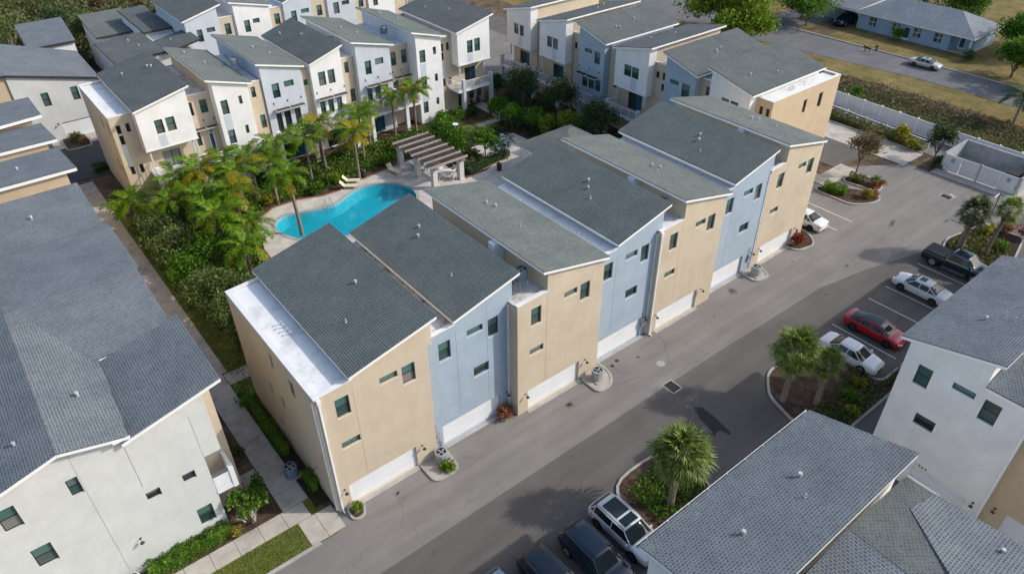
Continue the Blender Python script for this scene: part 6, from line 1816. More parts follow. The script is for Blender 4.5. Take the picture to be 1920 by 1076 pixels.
# ------------------------------------------------------------------ vehicles
CAR = {}
def car_parts(kind, mat, rimm='rim', roofglass=None):
    """meshes of one car: nose towards +x, wheels on z=0. Stations: x, width, belt height, top height, roof width"""
    K = dict(
        sedan=dict(W=1.84, wr=.33, wb=1.38, zb=.20, cab=(3, 8), rf=(4, 7), st=[(-2.38, .74, .66, .72, .80), (-2.30, .88, .84, .92, .80), (-1.85, .96, .93, 1.03, .82), (-1.50, .99, .94, 1.06, .80), (-.78, 1, .93, 1.40, .66), (-.25, 1, .92, 1.45, .67), (.25, 1, .91, 1.435, .67), (.55, 1, .90, 1.40, .67), (1.30, .99, .88, 1.00, .78), (1.75, .97, .82, .93, .80), (2.15, .90, .72, .82, .80), (2.33, .78, .60, .66, .78), (2.40, .62, .50, .54, .74)]),
        fastback=dict(W=1.88, wr=.35, wb=1.42, zb=.20, cab=(3, 8), rf=(4, 7), st=[(-2.42, .74, .70, .78, .80), (-2.34, .88, .88, .98, .80), (-2.10, .95, .94, 1.05, .80), (-1.92, .98, .95, 1.09, .78), (-.95, 1, .94, 1.36, .66), (-.35, 1, .93, 1.435, .67), (.20, 1, .92, 1.43, .67), (.50, 1, .91, 1.395, .67), (1.32, .99, .88, 1.00, .78), (1.80, .97, .82, .92, .80), (2.20, .90, .72, .80, .80), (2.38, .78, .60, .66, .78), (2.45, .62, .50, .54, .74)]),
        coupe=dict(W=1.78, wr=.31, wb=1.30, zb=.20, cab=(3, 8), rf=(4, 7), st=[(-2.25, .74, .62, .68, .80), (-2.18, .88, .80, .88, .80), (-1.75, .96, .87, .97, .82), (-1.35, .99, .88, 1.00, .80), (-.60, 1, .87, 1.28, .66), (-.15, 1, .86, 1.34, .67), (.22, 1, .85, 1.325, .67), (.48, 1, .84, 1.29, .67), (1.25, .99, .82, .93, .78), (1.65, .97, .76, .86, .80), (2.02, .90, .67, .76, .80), (2.20, .78, .56, .62, .78), (2.27, .62, .46, .50, .74)]),
        suv=dict(W=1.95, wr=.37, wb=1.44, zb=.26, cab=(2, 7), rf=(3, 6), st=[(-2.42, .80, .78, .86, .82), (-2.36, .92, 1.00, 1.10, .82), (-2.28, .96, 1.06, 1.18, .80), (-1.90, .99, 1.08, 1.58, .70), (-.95, 1, 1.08, 1.69, .77), (.10, 1, 1.06, 1.68, .77), (.50, 1, 1.05, 1.62, .73), (1.25, .99, 1.02, 1.16, .80), (1.75, .97, .96, 1.08, .82), (2.20, .91, .86, .96, .82), (2.38, .82, .72, .80, .80), (2.45, .68, .58, .64, .76)]),
        pickup=dict(W=2.02, wr=.42, wb=1.82, zb=.36, cab=(3, 8), rf=(4, 7), st=[(-2.95, .94, .95, 1.00, .90), (-2.90, .99, 1.16, 1.22, .93), (-.85, 1, 1.17, 1.23, .93), (-.80, 1, 1.18, 1.25, .84), (-.62, 1, 1.20, 1.84, .72), (-.1, 1, 1.20, 1.92, .73), (.55, 1, 1.20, 1.91, .73), (.85, 1, 1.20, 1.86, .72), (1.50, 1, 1.18, 1.30, .84), (2.0, .99, 1.12, 1.24, .86), (2.65, .95, 1.04, 1.15, .86), (2.88, .88, .86, .96, .86), (2.95, .80, .70, .74, .84)]))[kind]
    hw = K['W'] / 2; zb = K['zb']; st0 = K['st']; c0, c1 = K['cab']; r0, r1 = K['rf']
    # refine the stations with a smooth curve
    SUB = 4
    st = []
    n0 = len(st0)
    for i in range(n0 - 1):
        q0, q1, q2, q3 = (np.array(st0[min(max(i + k - 1, 0), n0 - 1)]) for k in range(4))
        f1 = 1.0 if c0 < i < c1 else 0.0; f2 = 1.0 if c0 < i + 1 < c1 else 0.0
        for j in range(SUB):
            t = j / SUB
            v = 0.5 * (2 * q1 + (q2 - q0) * t + (2 * q0 - 5 * q1 + 4 * q2 - q3) * t * t + (-q0 + 3 * q1 - 3 * q2 + q3) * t ** 3)
            v[0] = q1[0] + (q2[0] - q1[0]) * t
            if kind == 'pickup' and i <= 3: v = q1 + (q2 - q1) * t
            st.append((*v, f1 + (f2 - f1) * t))
    st.append((*st0[-1], 0.0))
    c0, c1, r0, r1 = c0 * SUB, c1 * SUB, r0 * SUB, r1 * SUB
    H = max(s[3] for s in st)
    def ring(s, i):
        x, w, be, tp, wt, f = s
        w *= hw
        low = zb + (.10 if i in (0, len(st) - 1) else 0)
        mid = (low + be) / 2
        base = [(x, 0, low), (x, w * .86, low), (x, w * .975, low + .10), (x, w, mid), (x, w * .985, be - .10), (x, w * .945, be)]
        tw_ = hw * wt
        ins = [(tw_ * 1.03, tp - .10), (tw_ * .93, tp - .03), (tw_ * .55, tp - .003), (0, tp)]
        out_ = [(w * .90, be + (tp - be) * .35), (w * .80, be + (tp - be) * .62), (w * .48, be + (tp - be) * .93), (0, tp)]
        return base + [(x, o[0] + (n[0] - o[0]) * f, o[1] + (n[1] - o[1]) * f) for o, n in zip(out_, ins)]
    RG = [ring(s, i) for i, s in enumerate(st)]
    parts = {}
    def part(nm, pm):
        if nm not in parts: parts[nm] = MB(pm)
        return parts[nm]
    for i in range(len(RG) - 1):
        a, b = RG[i], RG[i + 1]
        for j in range(len(a) - 1):
            for sg in (1, -1):
                q = [(p[0], p[1] * sg, p[2]) for p in (a[j], b[j], b[j + 1], a[j + 1])]
                if sg > 0: q = q[::-1]
                incab = c0 <= i < c1
                if j == 0: t_ = part('body', mat); m_ = 'black_plastic'
                elif incab and j == 5: t_ = part('side_l' if sg > 0 else 'side_r', 'car_glass'); m_ = 'car_glass'
                elif incab and j >= 6:
                    if i < r0: t_ = part('rear_window', 'car_glass'); m_ = 'car_glass'
                    elif i >= r1: t_ = part('windshield', 'car_glass'); m_ = 'car_glass'
                    else: t_ = part('roof', mat); m_ = mat
                    if roofglass == 'panorama' and r0 <= i < r1 and j >= 7: t_ = part('sunroof', 'car_glass'); m_ = 'car_glass'
                else: t_ = part('body', mat); m_ = mat
                t_.poly(q, m_)
    for rg in (RG[0], RG[-1]):
        part('body', mat).poly(list(rg) + [(p[0], -p[1], p[2]) for p in rg[::-1][1:-1]], mat)
    NM = dict(side_l='side_window', side_r='side_window')
    out = {k: v.mesh(NM.get(k, k), smooth=True, weld=True) for k, v in parts.items()}
    def sm(p, sg): return (p[0], p[1] * sg * 1.003, p[2])
    for sg in (1, -1):
        pl = MB(mat)
        pl.path([sm(RG[i][6], sg) for i in range(c0, c1 + 1)], .022, 6)
        mid = (r0 + r1) // 2
        pl.path([sm(RG[mid][5], sg), sm(RG[mid][6], sg)], .035, 6)
        pl.path([sm(RG[i][5], sg) for i in range(c0, c1 + 1)], .022, 6)
        if kind != 'pickup': pl.path([sm(RG[r0][5], sg), sm(RG[r0][6], sg)], .035, 6)
        for i_ in ((c0, r0), (c1, r1)):
            lo_, hi_ = min(i_), max(i_)
            pl.path([sm(RG[k_][6], sg) for k_ in range(lo_, hi_ + 1)], .034, 6)
        out['pillar%d' % sg] = pl.mesh('pillar', smooth=True)
    tw = hw * (.76 if kind == 'suv' else .66); x1 = st[r0][0]; x2 = st[r1][0]; x3 = st[c1][0]; xr = st[0][0]; xf = st[-1][0]
    if roofglass == 'two':
        for nm, (a, b) in (('sunroof_front', (x2 - .70, x2 - .12)), ('sunroof_rear', (x1 + .35, x2 - .85))):
            s_ = MB('car_glass'); s_.box(a, -tw * .72, H - .06, b, tw * .72, H + .010); out[nm] = s_.mesh('sunroof')
    if roofglass == 'one':
        s_ = MB('car_glass'); s_.box(x2 - .72, -tw * .55, H - .06, x2 - .18, tw * .55, H + .008); out['sunroof'] = s_.mesh('sunroof')
    if kind == 'suv':
        for sg in (1, -1):
            s_ = MB('black_plastic'); s_.path([(x1 + .05, sg * tw * 1.0, H - .08), (x1 + .25, sg * tw * 1.0, H + .02), (x2 - .2, sg * tw * 1.0, H + .02), (x2 - .02, sg * tw * 1.0, H - .07)], .020, 5)
            out['rail%d' % sg] = s_.mesh('roof_rail')
    if kind == 'pickup':
        s_ = MB('black_plastic'); s_.box(-2.8, -hw * .86, 1.20, -.95, hw * .86, 1.262); out['bed_cover'] = s_.mesh('bed_cover')
        for sg in (1, -1):
            s_ = MB('steel'); s_.box(-1.0, sg * hw * 1.0 - .06, .34, 1.1, sg * hw * 1.0 + .06, .42); out['step%d' % sg] = s_.mesh('side_step')
            s_ = MB('steel'); s_.path([sm(RG[i][5], sg * 1.01) for i in range(c0, c1 + 1)] + [sm(RG[i][6], sg * 1.01) for i in range(c1 - 1, c0, -1)] + [sm(RG[c0][5], sg * 1.01)], .022, 5); out['trim%d' % sg] = s_.mesh('window_trim')
    fz_ = st0[-3][2] - .02; rz_ = st0[1][2] - .10
    for sg in (1, -1):
        h = MB('lamp_clear')
        A_, B_ = st0[-3], st0[-2]
        h.path([(B_[0] + .02, sg * hw * B_[1] * .62, fz_ - .06), (B_[0] - .02, sg * hw * B_[1] * .90, fz_ - .04), (A_[0] + .02, sg * hw * A_[1] * .95, fz_ + .0)], .055, 6)
        out['headlight%d' % sg] = h.mesh('headlight', smooth=True)
        t = MB('lamp_red')
        t.path([(xr + .02, sg * hw * st0[0][1] * .60, rz_), (xr + .05, sg * hw * st0[1][1] * .90, rz_ + .01), (st0[1][0] + .16, sg * hw * st0[1][1] * 1.03, rz_ + .02)], .05, 6); out['taillight%d' % sg] = t.mesh('taillight', smooth=True)
        mr = MB(mat); bz = st[c1][2]
        mr.path([(x3 - .25, sg * hw * .95, bz + .05), (x3 - .26, sg * (hw + .14), bz + .08)], [.05, .085], 6); out['mirror%d' % sg] = mr.mesh('mirror', smooth=True)
    gr = MB('black_plastic'); gr.box(xf - .12, -hw * .42, fz_ - .30, xf + .012, hw * .42, fz_ - .14); out['grille'] = gr.mesh('grille')
    pt = MB('ink_pale'); pt.box(xr - .012, -.26, .50 + zb - .2, xr + .1, .26, .64 + zb - .2); out['number_plate'] = pt.mesh('number_plate')
    dl = MB('black_plastic')
    for sg in (1, -1):
        for xx in (x3 - .35, st[(r0 + r1) // 2][0], st[r0][0] - .12):
            dl.box(xx - .006, sg * hw * .97, .42, xx + .006, sg * hw * 1.003, st[c1][2] - .14)
    out['door_gap'] = dl.mesh('door_gap')
    wr = K['wr']
    ar = MB('black_plastic'); ar.tube((0, -.10, 0), (0, .105, 0), wr * 1.14, wr * 1.14, 20); out['arch'] = ar.mesh('wheel_arch')
    ty = MB('tyre'); ty.tube((0, -.11, 0), (0, .11, 0), wr, wr, 20)
    out['tyre'] = ty.mesh('tyre')
    rm = MB(rimm); rm.tube((0, .105, 0), (0, .118, 0), wr * .68, wr * .66, 16)
    for i in range(5):
        a = 2 * PI * i / 5
        rm.tube((0, .12, 0), (wr * .62 * math.cos(a), .122, wr * .62 * math.sin(a)), .035, .03, 4)
    out['rim'] = rm.mesh('rim')
    out['_'] = (K['wb'], wr, hw)
    return out
def car(x, y, head, kind, mat, label, group='parked cars', rimm='rim', roofglass=None, cat='car', name='parked_car', z=0.0):
    key = (kind, mat, rimm, roofglass)
    if key not in CAR: CAR[key] = car_parts(*key)
    out = CAR[key]
    T = Thing(name, (x, y, z), head, label, cat, group)
    for k, me in out.items():
        if k in ('_', 'tyre', 'rim', 'arch'): continue
        link(me.name.split('.')[0], me, T)
    wb, wr, hw = out['_']
    for sx in (-1, 1):
        for sy in (-1, 1):
            a = link('wheel_arch', out['arch'], T, (sx * wb, sy * (hw - .10), wr * 1.02))
            w = link('wheel', out['tyre'], T, (sx * wb, sy * (hw - .085), wr), (0, 0, 0 if sy > 0 else PI))
            link('rim', out['rim'], w)
    return T
D90 = PI / 2
car(12.65, -12.3, -D90, 'suv', 'paint_white', 'white estate car with two dark roof windows beside the planting island', roofglass='two', rimm='rim_dark')
car(9.95, -12.55, -D90, 'suv', 'paint_navy', 'dark blue estate car with closed sunroof between two others', rimm='rim')
car(7.0, -12.3, -D90, 'suv', 'paint_black', 'blackish blue estate car at the bottom edge', rimm='rim')
car(4.1, -12.0, -D90, 'suv', 'paint_lightblue', 'light blue car barely showing at the bottom edge')
car(37.55, -12.1, -D90, 'sedan', 'paint_white', 'white sedan half hidden by fan palm, nose to the bushes')
car(41.75, -11.75, -D90 + .02, 'fastback', 'paint_red', 'red fastback with dark glass roof', roofglass='panorama', rimm='rim_dark')
car(49.9, -11.4, D90 - .02, 'sedan', 'paint_pearl', 'pearl white sedan facing the alley, open space beside it', roofglass='one', rimm='rim_dark')
car(55.75, -11.7, -D90, 'pickup', 'paint_black', 'black pickup truck with covered bed', 'parked cars', cat='pickup')
car(52.3, 1.9, D90, 'sedan', 'paint_white', 'white sedan behind the end of the garage row', rimm='rim_dark')
car(104.3, 15.9, -D90 + .08, 'coupe', 'paint_silver', 'silver coupe at the kerb of the street', 'cars on the street', roofglass='one', rimm='rim_dark')
car(114.2, 34.8, PI, 'suv', 'paint_navy', 'dark car in the shade of the blue house carport', 'cars on the street')
car(49.5, 62.5, D90, 'suv', 'paint_black', 'dark car far off between the two rows, left', 'cars far off between the rows')
car(53.5, 68.0, 0, 'sedan', 'paint_silver', 'pale car far off between the two rows, right', 'cars far off between the rows')

# ------------------------------------------------------------------ air conditioners
ac_unit(7.25, -.65, .11, 'air conditioner on the kerbed bed between the first two garages')
ac_unit(20.75, -1.5, .11, 'air conditioner on the kerbed pad by the middle blue garage')
ac_unit(41.1, -.75, .11, 'air conditioner on the kerbed pad near the far end of the garages')
ac_unit(-1.05, 4.6, .02, 'blue grey air conditioner beside the shaded end wall', mat='ac_blue')
ac_unit(-11.4, 2.75, .0, 'air conditioner at the foot of the cream wall, bottom left', mat='metal_light')
ac_unit(61.6, 7.4, .11, 'air conditioner behind the end of the garage row', mat='ac_blue')
ac_unit(15.35, .95, 9.61, 'roof air conditioner on legs in the first roof valley', legs=True, mat='ac_blue')
ac_unit(29.15, 1.3, 9.61, 'roof air conditioner in the second roof valley', legs=True, mat='ac_blue')
ac_unit(42.85, 1.5, 9.61, 'roof air conditioner in the third roof valley', legs=True, mat='ac_blue')
ac_unit(16.3, 51.8, 9.72, 'roof air conditioner between white and blue balcony houses', legs=True, mat='metal_grey')
ac_unit(27.7, 51.4, 9.72, 'roof air conditioner in the middle of the balcony row', legs=True, mat='metal_grey')
ac_unit(34.6, 50.9, 9.72, 'roof air conditioner near the far end of the balcony row', legs=True, mat='ac_blue')

# ------------------------------------------------------------------ pool garden furniture
T = Thing('pergola', (29.5, 34.3, .03), 0, 'weathered timber pergola on four stone posts by the pool', 'pergola', s0=29.5, t0=34.3)
for (x, y) in ((27.85, 37.9), (31.3, 37.9), (27.85, 34.3), (31.3, 34.3), (27.85, 31.0), (31.3, 31.0)):
    if (x, y) in ((31.3, 34.3),): continue
    mb = MB('post_stone'); mb.box(x - .28, y - .28, 0, x + .28, y + .28, 2.35); p = mb.build('post', T)
    mb = MB('post_stone'); mb.box(x - .34, y - .34, 0.001, x + .34, y + .34, .12); o = mb.build('plinth', T); o.parent = p
for x in (27.75, 27.98, 31.2, 31.43):
    mb = MB('wood_grey'); mb.box(x - .05, 30.3, 2.36, x + .05, 38.6, 2.62); mb.build('beam', T)
for i in range(7):
    y = 30.55 + i * 1.28
    mb = MB('wood_grey'); mb.box(27.2, y - .06, 2.625, 32.0, y + .06, 2.86); mb.build('rafter', T)
for i in range(24):
    x = 27.45 + i * .188
    mb = MB('wood_dark'); mb.box(x, 30.6, 2.865 - .14, x + .085, 38.2, 2.765) if False else mb.box(x, 30.62, 2.63, x + .085, 38.2, 2.69)
    mb.build('lath', T)
def table(x, y, label, mat='plastic_white', r=.62):
    T = Thing('garden_table', (x, y, .03), .3, label, 'table', 'pergola tables')
    mb = MB(mat); n = 8
    pts = [(r * math.cos(2 * PI * (i + .5) / n), r * math.sin(2 * PI * (i + .5) / n)) for i in range(n)]
    mb.prism(pts, .70, .74, bottom=True); mb.build('table_top', T)
    for i in range(4):
        a = PI / 2 * i + .4
        m_ = MB('metal_light'); m_.tube((.5 * math.cos(a), .5 * math.sin(a), 0), (-.2 * math.cos(a), -.2 * math.sin(a), .7), .02, .02, 6); m_.build('leg', T)
CH = {}
def chair(x, y, rot, label, mat='plastic_white', group='garden chairs', z=.03):
    T = Thing('garden_chair', (x, y, z), rot, label, 'chair', group)
    key = mat
    if key not in CH:
        s_ = MB(mat); s_.prism([(-.25, -.25), (.25, -.25), (.25, .25), (-.25, .25)], .40, .44, bottom=True)
        b = MB(mat)
        for i in range(5): b.poly([(-.25 + i * .105, .25, .46), (-.25 + i * .105 + .085, .25, .46), (-.25 + i * .105 + .085, .38, .95), (-.25 + i * .105, .38, .95)]); b.poly([(-.25 + i * .105 + .085, .265, .46), (-.25 + i * .105, .265, .46), (-.25 + i * .105, .395, .95), (-.25 + i * .105 + .085, .395, .95)])
        l_ = MB(mat); l_.box(-.02, -.02, 0, .02, .02, .40)
        a = MB(mat); a.box(-.03, -.28, .60, .03, .28, .63); a.box(-.025, -.26, .44, .025, -.22, .60)
        CH[key] = (s_.mesh('seat'), b.mesh('backrest'), l_.mesh('leg'), a.mesh('armrest'))
    s_, b, l_, a = CH[key]
    link('seat', s_, T); link('backrest', b, T)
    for sx in (-.22, .22):
        link('armrest', a, T, (sx * 1.25, 0, 0))
        for sy in (-.22, .22): link('leg', l_, T, (sx, sy, 0))
    return T
table(30.4, 32.2, 'white eight sided table at the near end of the pergola')
for i, (dx, dy, w) in enumerate(((-.95, .1, 'left'), (.9, .3, 'right'), (.1, -.9, 'near'), (.0, .95, 'far'))):
    chair(30.4 + dx, 32.2 + dy, math.atan2(dy, dx) - D90, 'white chair on the %s side of the pergola table' % w, 'plastic_white', 'white pergola chairs')
table(29.4, 35.9, 'teal table deep inside the pergola', 'plastic_teal')
for i, (dx, dy, w) in enumerate(((-.9, .1, 'left'), (.9, .3, 'right'), (.1, -.9, 'near'))):
    chair(29.4 + dx, 35.9 + dy, math.atan2(dy, dx) - D90, 'teal chair on the %s side of the inner table' % w, 'plastic_teal', 'teal pergola chairs')
LO = {}
def lounger(x, y, rot, label):
    T = Thing('sun_lounger', (x, y, .03), rot, label, 'sun lounger', 'sun loungers beside the pool')
    if 'a' not in LO:
        b = MB('cushion'); b.box(-.32, -1.0, .30, .32, .35, .36)
        k = MB('cushion'); k.poly([(-.32, .35, .33), (.32, .35, .33), (.32, .85, .86), (-.32, .85, .86)]); k.poly([(.32, .39, .30), (-.32, .39, .30), (-.32, .89, .83), (.32, .89, .83)]); k.poly([(-.32, .85, .86), (.32, .85, .86), (.32, .89, .83), (-.32, .89, .83)])
        k.poly([(-.32, .35, .33), (-.32, .85, .86), (-.32, .89, .83), (-.32, .39, .30)]); k.poly([(.32, .35, .33), (.32, .39, .30), (.32, .89, .83), (.32, .85, .86)])
        l_ = MB('metal_light'); l_.box(-.025, -.025, 0, .025, .025, .30)
        LO['a'] = (b.mesh('seat'), k.mesh('backrest'), l_.mesh('leg'))
    b, k, l_ = LO['a']
    link('seat', b, T); link('backrest', k, T)
    for sx in (-.28, .28):
        for sy in (-.9, .3): link('leg', l_, T, (sx, sy, 0))
lounger(20.6, 37.0, .95, 'sun lounger nearest the pool ladder'); lounger(21.4, 37.9, .95, 'sun lounger nearest the tall golden palm'); lounger(26.3, 37.0, .2, 'sun lounger left of the pergola')
# pool ladder rails
for i, (x, y) in enumerate(((16.85, 34.75), (17.45, 34.7))):
    mb = MB('steel'); mb.path([(x, y + .55, .03), (x, y + .5, .7), (x, y + .3, .88), (x, y + .05, .75), (x, y - .2, -.1), (x, y - .22, -.5)], .03, 7)
    o = mb.build('pool_rail', None, off=(x, y, 0), loc=(x, y, 0)); tag(o, 'bent steel pool rail, %s of the pair' % ('left' if i == 0 else 'right'), 'pool rail', 'steel pool rails')
# fire pit
T = Thing('fire_pit', (39.3, 34.0, .03), 0, 'round stone fire pit with dark bowl', 'fire pit', s0=39.3, t0=34.0)
mb = MB('ac_blue')
n = 24
for ra, rb, za, zb in ((.85, .82, 0, .45), (.82, .62, .45, .46), (.62, .6, .46, .25)):
    for i in range(n):
        a, b = 2 * PI * i / n, 2 * PI * (i + 1) / n
        mb.poly([(39.3 + ra * math.cos(a), 34 + ra * math.sin(a), za), (39.3 + ra * math.cos(b), 34 + ra * math.sin(b), za), (39.3 + rb * math.cos(b), 34 + rb * math.sin(b), zb), (39.3 + rb * math.cos(a), 34 + rb * math.sin(a), zb)])
mb.build('ring', T)
mb = MB('black_plastic'); mb.poly([(39.3 + .61 * math.cos(2 * PI * i / n), 34 + .61 * math.sin(2 * PI * i / n), .3) for i in range(n)]); mb.build('bowl', T)
chair(40.5, 35.4, -.7, 'pale blue chair behind the fire pit, left', 'plastic_blue', 'fire pit chairs'); chair(41.3, 34.7, -1.2, 'pale blue chair behind the fire pit, right', 'plastic_blue', 'fire pit chairs')
chair(38.5, 32.95, 2.6, 'white chair in front of the fire pit, left', 'plastic_white', 'fire pit chairs'); chair(39.6, 32.7, 3.2, 'white chair in front of the fire pit, right', 'plastic_white', 'fire pit chairs')
chair(44.3, 46.4, .3, 'black garden chair under the end balcony, left', 'black_plastic', 'black garden chairs', .0); chair(45.3, 46.6, -.3, 'black garden chair under the end balcony, right', 'black_plastic', 'black garden chairs', .0)
def lamp_post(x, y, h, label):
    T = Thing('lamp_post', (x, y, 0), 0, label, 'lamp post', 'garden lamp posts')
    mb = MB('metal_light'); mb.tube((0, 0, 0), (0, 0, h), .05, .035, 8); mb.tube((0, 0, 0), (0, 0, .3), .09, .07, 8); mb.build('pole', T)
    mb = MB('plastic_white'); mb.tube((0, 0, h), (0, 0, h + .12), .14, .34, 14); mb.tube((0, 0, h + .12), (0, 0, h + .18), .36, .30, 14); mb.build('lamp_head', T)
lamp_post(34.0, 35.6, 4.0, 'pale lamp post with disc head behind the pergola'); lamp_post(6.5, 30.6, 3.9, 'pale lamp post with disc head among the left palms')
mb = MB('metal_dark'); mb.tube((0, 0, 0), (0, 0, .8), .28, .30, 12); mb.tube((0, 0, .8), (0, 0, .92), .31, .18, 12)
tag(mb.build('litter_bin', None, loc=(23.2, 38.2, .03)), 'dark litter bin beside the tall golden palm', 'bin')
mb = MB('metal_dark'); mb.tube((0, 0, 0), (0, 0, .8), .28, .30, 12); mb.tube((0, 0, .8), (0, 0, .92), .31, .18, 12)
tag(mb.build('litter_bin', None, loc=(35.8, 29.9, .03)), 'dark litter bin beside the clubhouse corner', 'bin')
# potted plants on the lattice balcony
for i, (x, lab) in enumerate(((18.2, 'yellow green potted plant on the lattice balcony, left'), (20.2, 'yellow green potted plant on the lattice balcony, middle'), (20.9, 'yellow green potted plant on the lattice balcony, right'))):
    bush(x, 45.5, .5, 1.5, lab, 'leaf_yellow', 200, .24, 'balcony pot plants', z=3.45, cat='plant', name='potted_plant')
bush(16.2, 46.2, .4, .8, 'rust flowered pot plant on the lattice balcony', 'leaf_rust', 160, .15, 'balcony pot plants', z=3.45, cat='plant', name='potted_plant')

# ------------------------------------------------------------------ fences and the waste enclosure
def panel_fence(p0, p1, n, h, label, mat='vinyl_white', pw=.14, name='fence'):
    T = Thing(name, (p0[0], p0[1], 0), math.atan2(p1[1] - p0[1], p1[0] - p0[0]), label, 'fence')
    L = math.hypot(p1[0] - p0[0], p1[1] - p0[1]); st = L / n
    a = MB(mat); a.box(pw / 2, -.03, .06, st - pw / 2, .03, h - .06); a.box(pw / 2, -.045, h - .16, st - pw / 2, .045, h - .02)
    for i in range(1, 10): a.box(st * i / 10 - .008, -.036, .08, st * i / 10 + .008, .036, h - .16)
    am = a.mesh('panel')
    b = MB('gutter_white'); b.box(-pw / 2, -pw / 2, 0, pw / 2, pw / 2, h + .05); b.box(-pw * .65, -pw * .65, h + .05, pw * .65, pw * .65, h + .10)
    bm_ = b.mesh('post')
    for i in range(n):
        link('panel', am, T, (st * i, 0, 0)); link('post', bm_, T, (st * i, 0, 0))
    link('post', bm_, T, (L, 0, 0))
panel_fence((82.4, 34.0), (80.9, 3.0), 13, 1.85, 'tall white panel fence beyond the driveway')
panel_fence((80.9, 2.9), (80.6, -30), 14, 1.85, 'tall white panel fence behind the waste enclosure')
T = Thing('rail_fence', (79.2, 18, 0), 0, 'low white rail fence along the ditch', 'fence', s0=79.2, t0=18)
pts = [(79.9, 30), (79.2, 16), (78.1, 2.2)]
for (a, b) in zip(pts, pts[1:]):
    mb = MB('gutter_white')
    L = math.hypot(b[0] - a[0], b[1] - a[1]); n = int(L / 2.4)
    d = np.array(b) - np.array(a); nr = np.array([-d[1], d[0]]) / L * .05
    for z0 in (.35, .75):
        mb.prism([tuple(np.array(a) - nr), tuple(np.array(b) - nr), tuple(np.array(b) + nr), tuple(np.array(a) + nr)], z0, z0 + .14, bottom=True)
    mb.build('rail', T)
    for i in range(n + 1):
        p = np.array(a) + d * i / n
        m_ = MB('gutter_white'); m_.box(p[0] - .06, p[1] - .06, 0, p[0] + .06, p[1] + .06, 1.0); m_.build('post', T)
# waste enclosure
T = Thing('waste_enclosure', (74.1, -5.1, 0), 0, 'block walled waste enclosure with white gates and notices', 'enclosure', s0=74.1, t0=-5.1)
mb = MB('block_grey'); mb.box(79.2, -9.2, 0, 79.4, -1.1, 2.0); mb.build('back_wall', T)
mb = MB('block_grey'); mb.box(74.3, -1.3, 0, 79.2, -1.1, 2.0); mb.build('side_wall', T)
mb = MB('block_grey'); mb.box(74.3, -9.2, 0, 79.2, -9.0, 2.0); mb.build('side_wall', T)
mb = MB('concrete'); mb.box(72.6, -10.3, -.02, 79.2, -.9, .03); mb.build('slab', T)
for y in (-1.25, -5.1, -9.05):
    m_ = MB('metal_grey'); m_.box(74.02, y - .09, .03, 74.2, y + .09, 2.05); m_.build('gate_post', T)
for i, (ya, yb) in enumerate(((-3.1, -1.38), (-4.97, -3.16), (-7.1, -5.23), (-8.92, -7.16))):
    m_ = MB('vinyl_white'); m_.box(74.05, ya, .12, 74.12, yb, 1.95)
    g = m_.build('gate', T)
    m_ = MB('metal_grey'); m_.box(74.03, ya + .02, .6, 74.05, ya + .10, 1.0); o = m_.build('latch', T); o.parent = g
    if i in (0, 3):
        yc = (ya + yb) / 2
        for z_, w_ in ((1.55, .42), (1.44, .36), (1.30, .40), (1.19, .34)):
            m_ = MB('ink'); nn = 6
            for q in range(nn):
                y_ = yc - w_ / 2 + w_ * q / nn
                m_.box(74.043, y_, z_, 74.048, y_ + w_ / nn * .7, z_ + .07)
            o = m_.build('notice_line', T); o.parent = g
T2 = Thing('waste_bin', (76.8, -7.6, .03), 0, 'dark lidded waste bin inside the enclosure', 'bin')
mb = MB('metal_dark'); mb.prism([(-.8, -.6), (.8, -.6), (.8, .6), (-.8, .6)], 0, 1.2, bottom=True); mb.build('container', T2)
mb = MB('black_plastic'); mb.prism([(-.84, -.64), (.84, -.64), (.84, .64), (-.84, .64)], 1.205, lambda x, y: 1.28 + .1 * (x > 0), bottom=True); mb.build('lid', T2)
# street sign
T = Thing('street_sign', (67.2, -9.6, 0), 0, 'dark post with green street name plates', 'sign', s0=67.2, t0=-9.6)
mb = MB('metal_dark'); mb.tube((67.2, -9.6, 0), (67.2, -9.6, 2.9), .05, .05, 8); mb.build('pole', T)
mb = MB('sign_green'); mb.box(67.19, -10.65, 2.62, 67.21, -9.7, 2.84); pl_ = mb.build('name_plate', T)
mb = MB('ink_pale')
for i in range(6): mb.box(67.182, -10.55 + i * .13, 2.69, 67.188, -10.46 + i * .13, 2.78)
o = mb.build('lettering', T); o.parent = pl_
mb = MB('ink_pale'); mb.poly([(67.1, -9.55, 2.8), (66.3, -9.5, 2.66), (66.3, -9.5, 2.86), (67.1, -9.55, 3.0)]); mb.poly([(67.1, -9.53, 3.0), (66.3, -9.48, 2.86), (66.3, -9.48, 2.66), (67.1, -9.53, 2.8)]); mb.build('name_plate', T)
# utility poles
def pole(x, y, h, label, mat='pale_bark', r=.16):
    T = Thing('utility_pole', (x, y, 0), 0, label, 'pole')
    mb = MB(mat); mb.tube((0, 0, -.1), (0, 0, h), r, r * .75, 10); mb.build('pole', T)
    mb = MB('metal_light'); mb.tube((.2, 0, 0), (.2, 0, 2.6), .04, .04, 6); mb.build('conduit', T)
pole(88.5, -5.6, 9, 'pale utility pole at the right edge behind the fence'); pole(-6.5, 93, 9, 'pale utility pole at the upper left corner', 'pale_bark', .2); pole(22.5, 97, 12, 'white utility pole behind the blue roofed house', 'metal_light', .16)

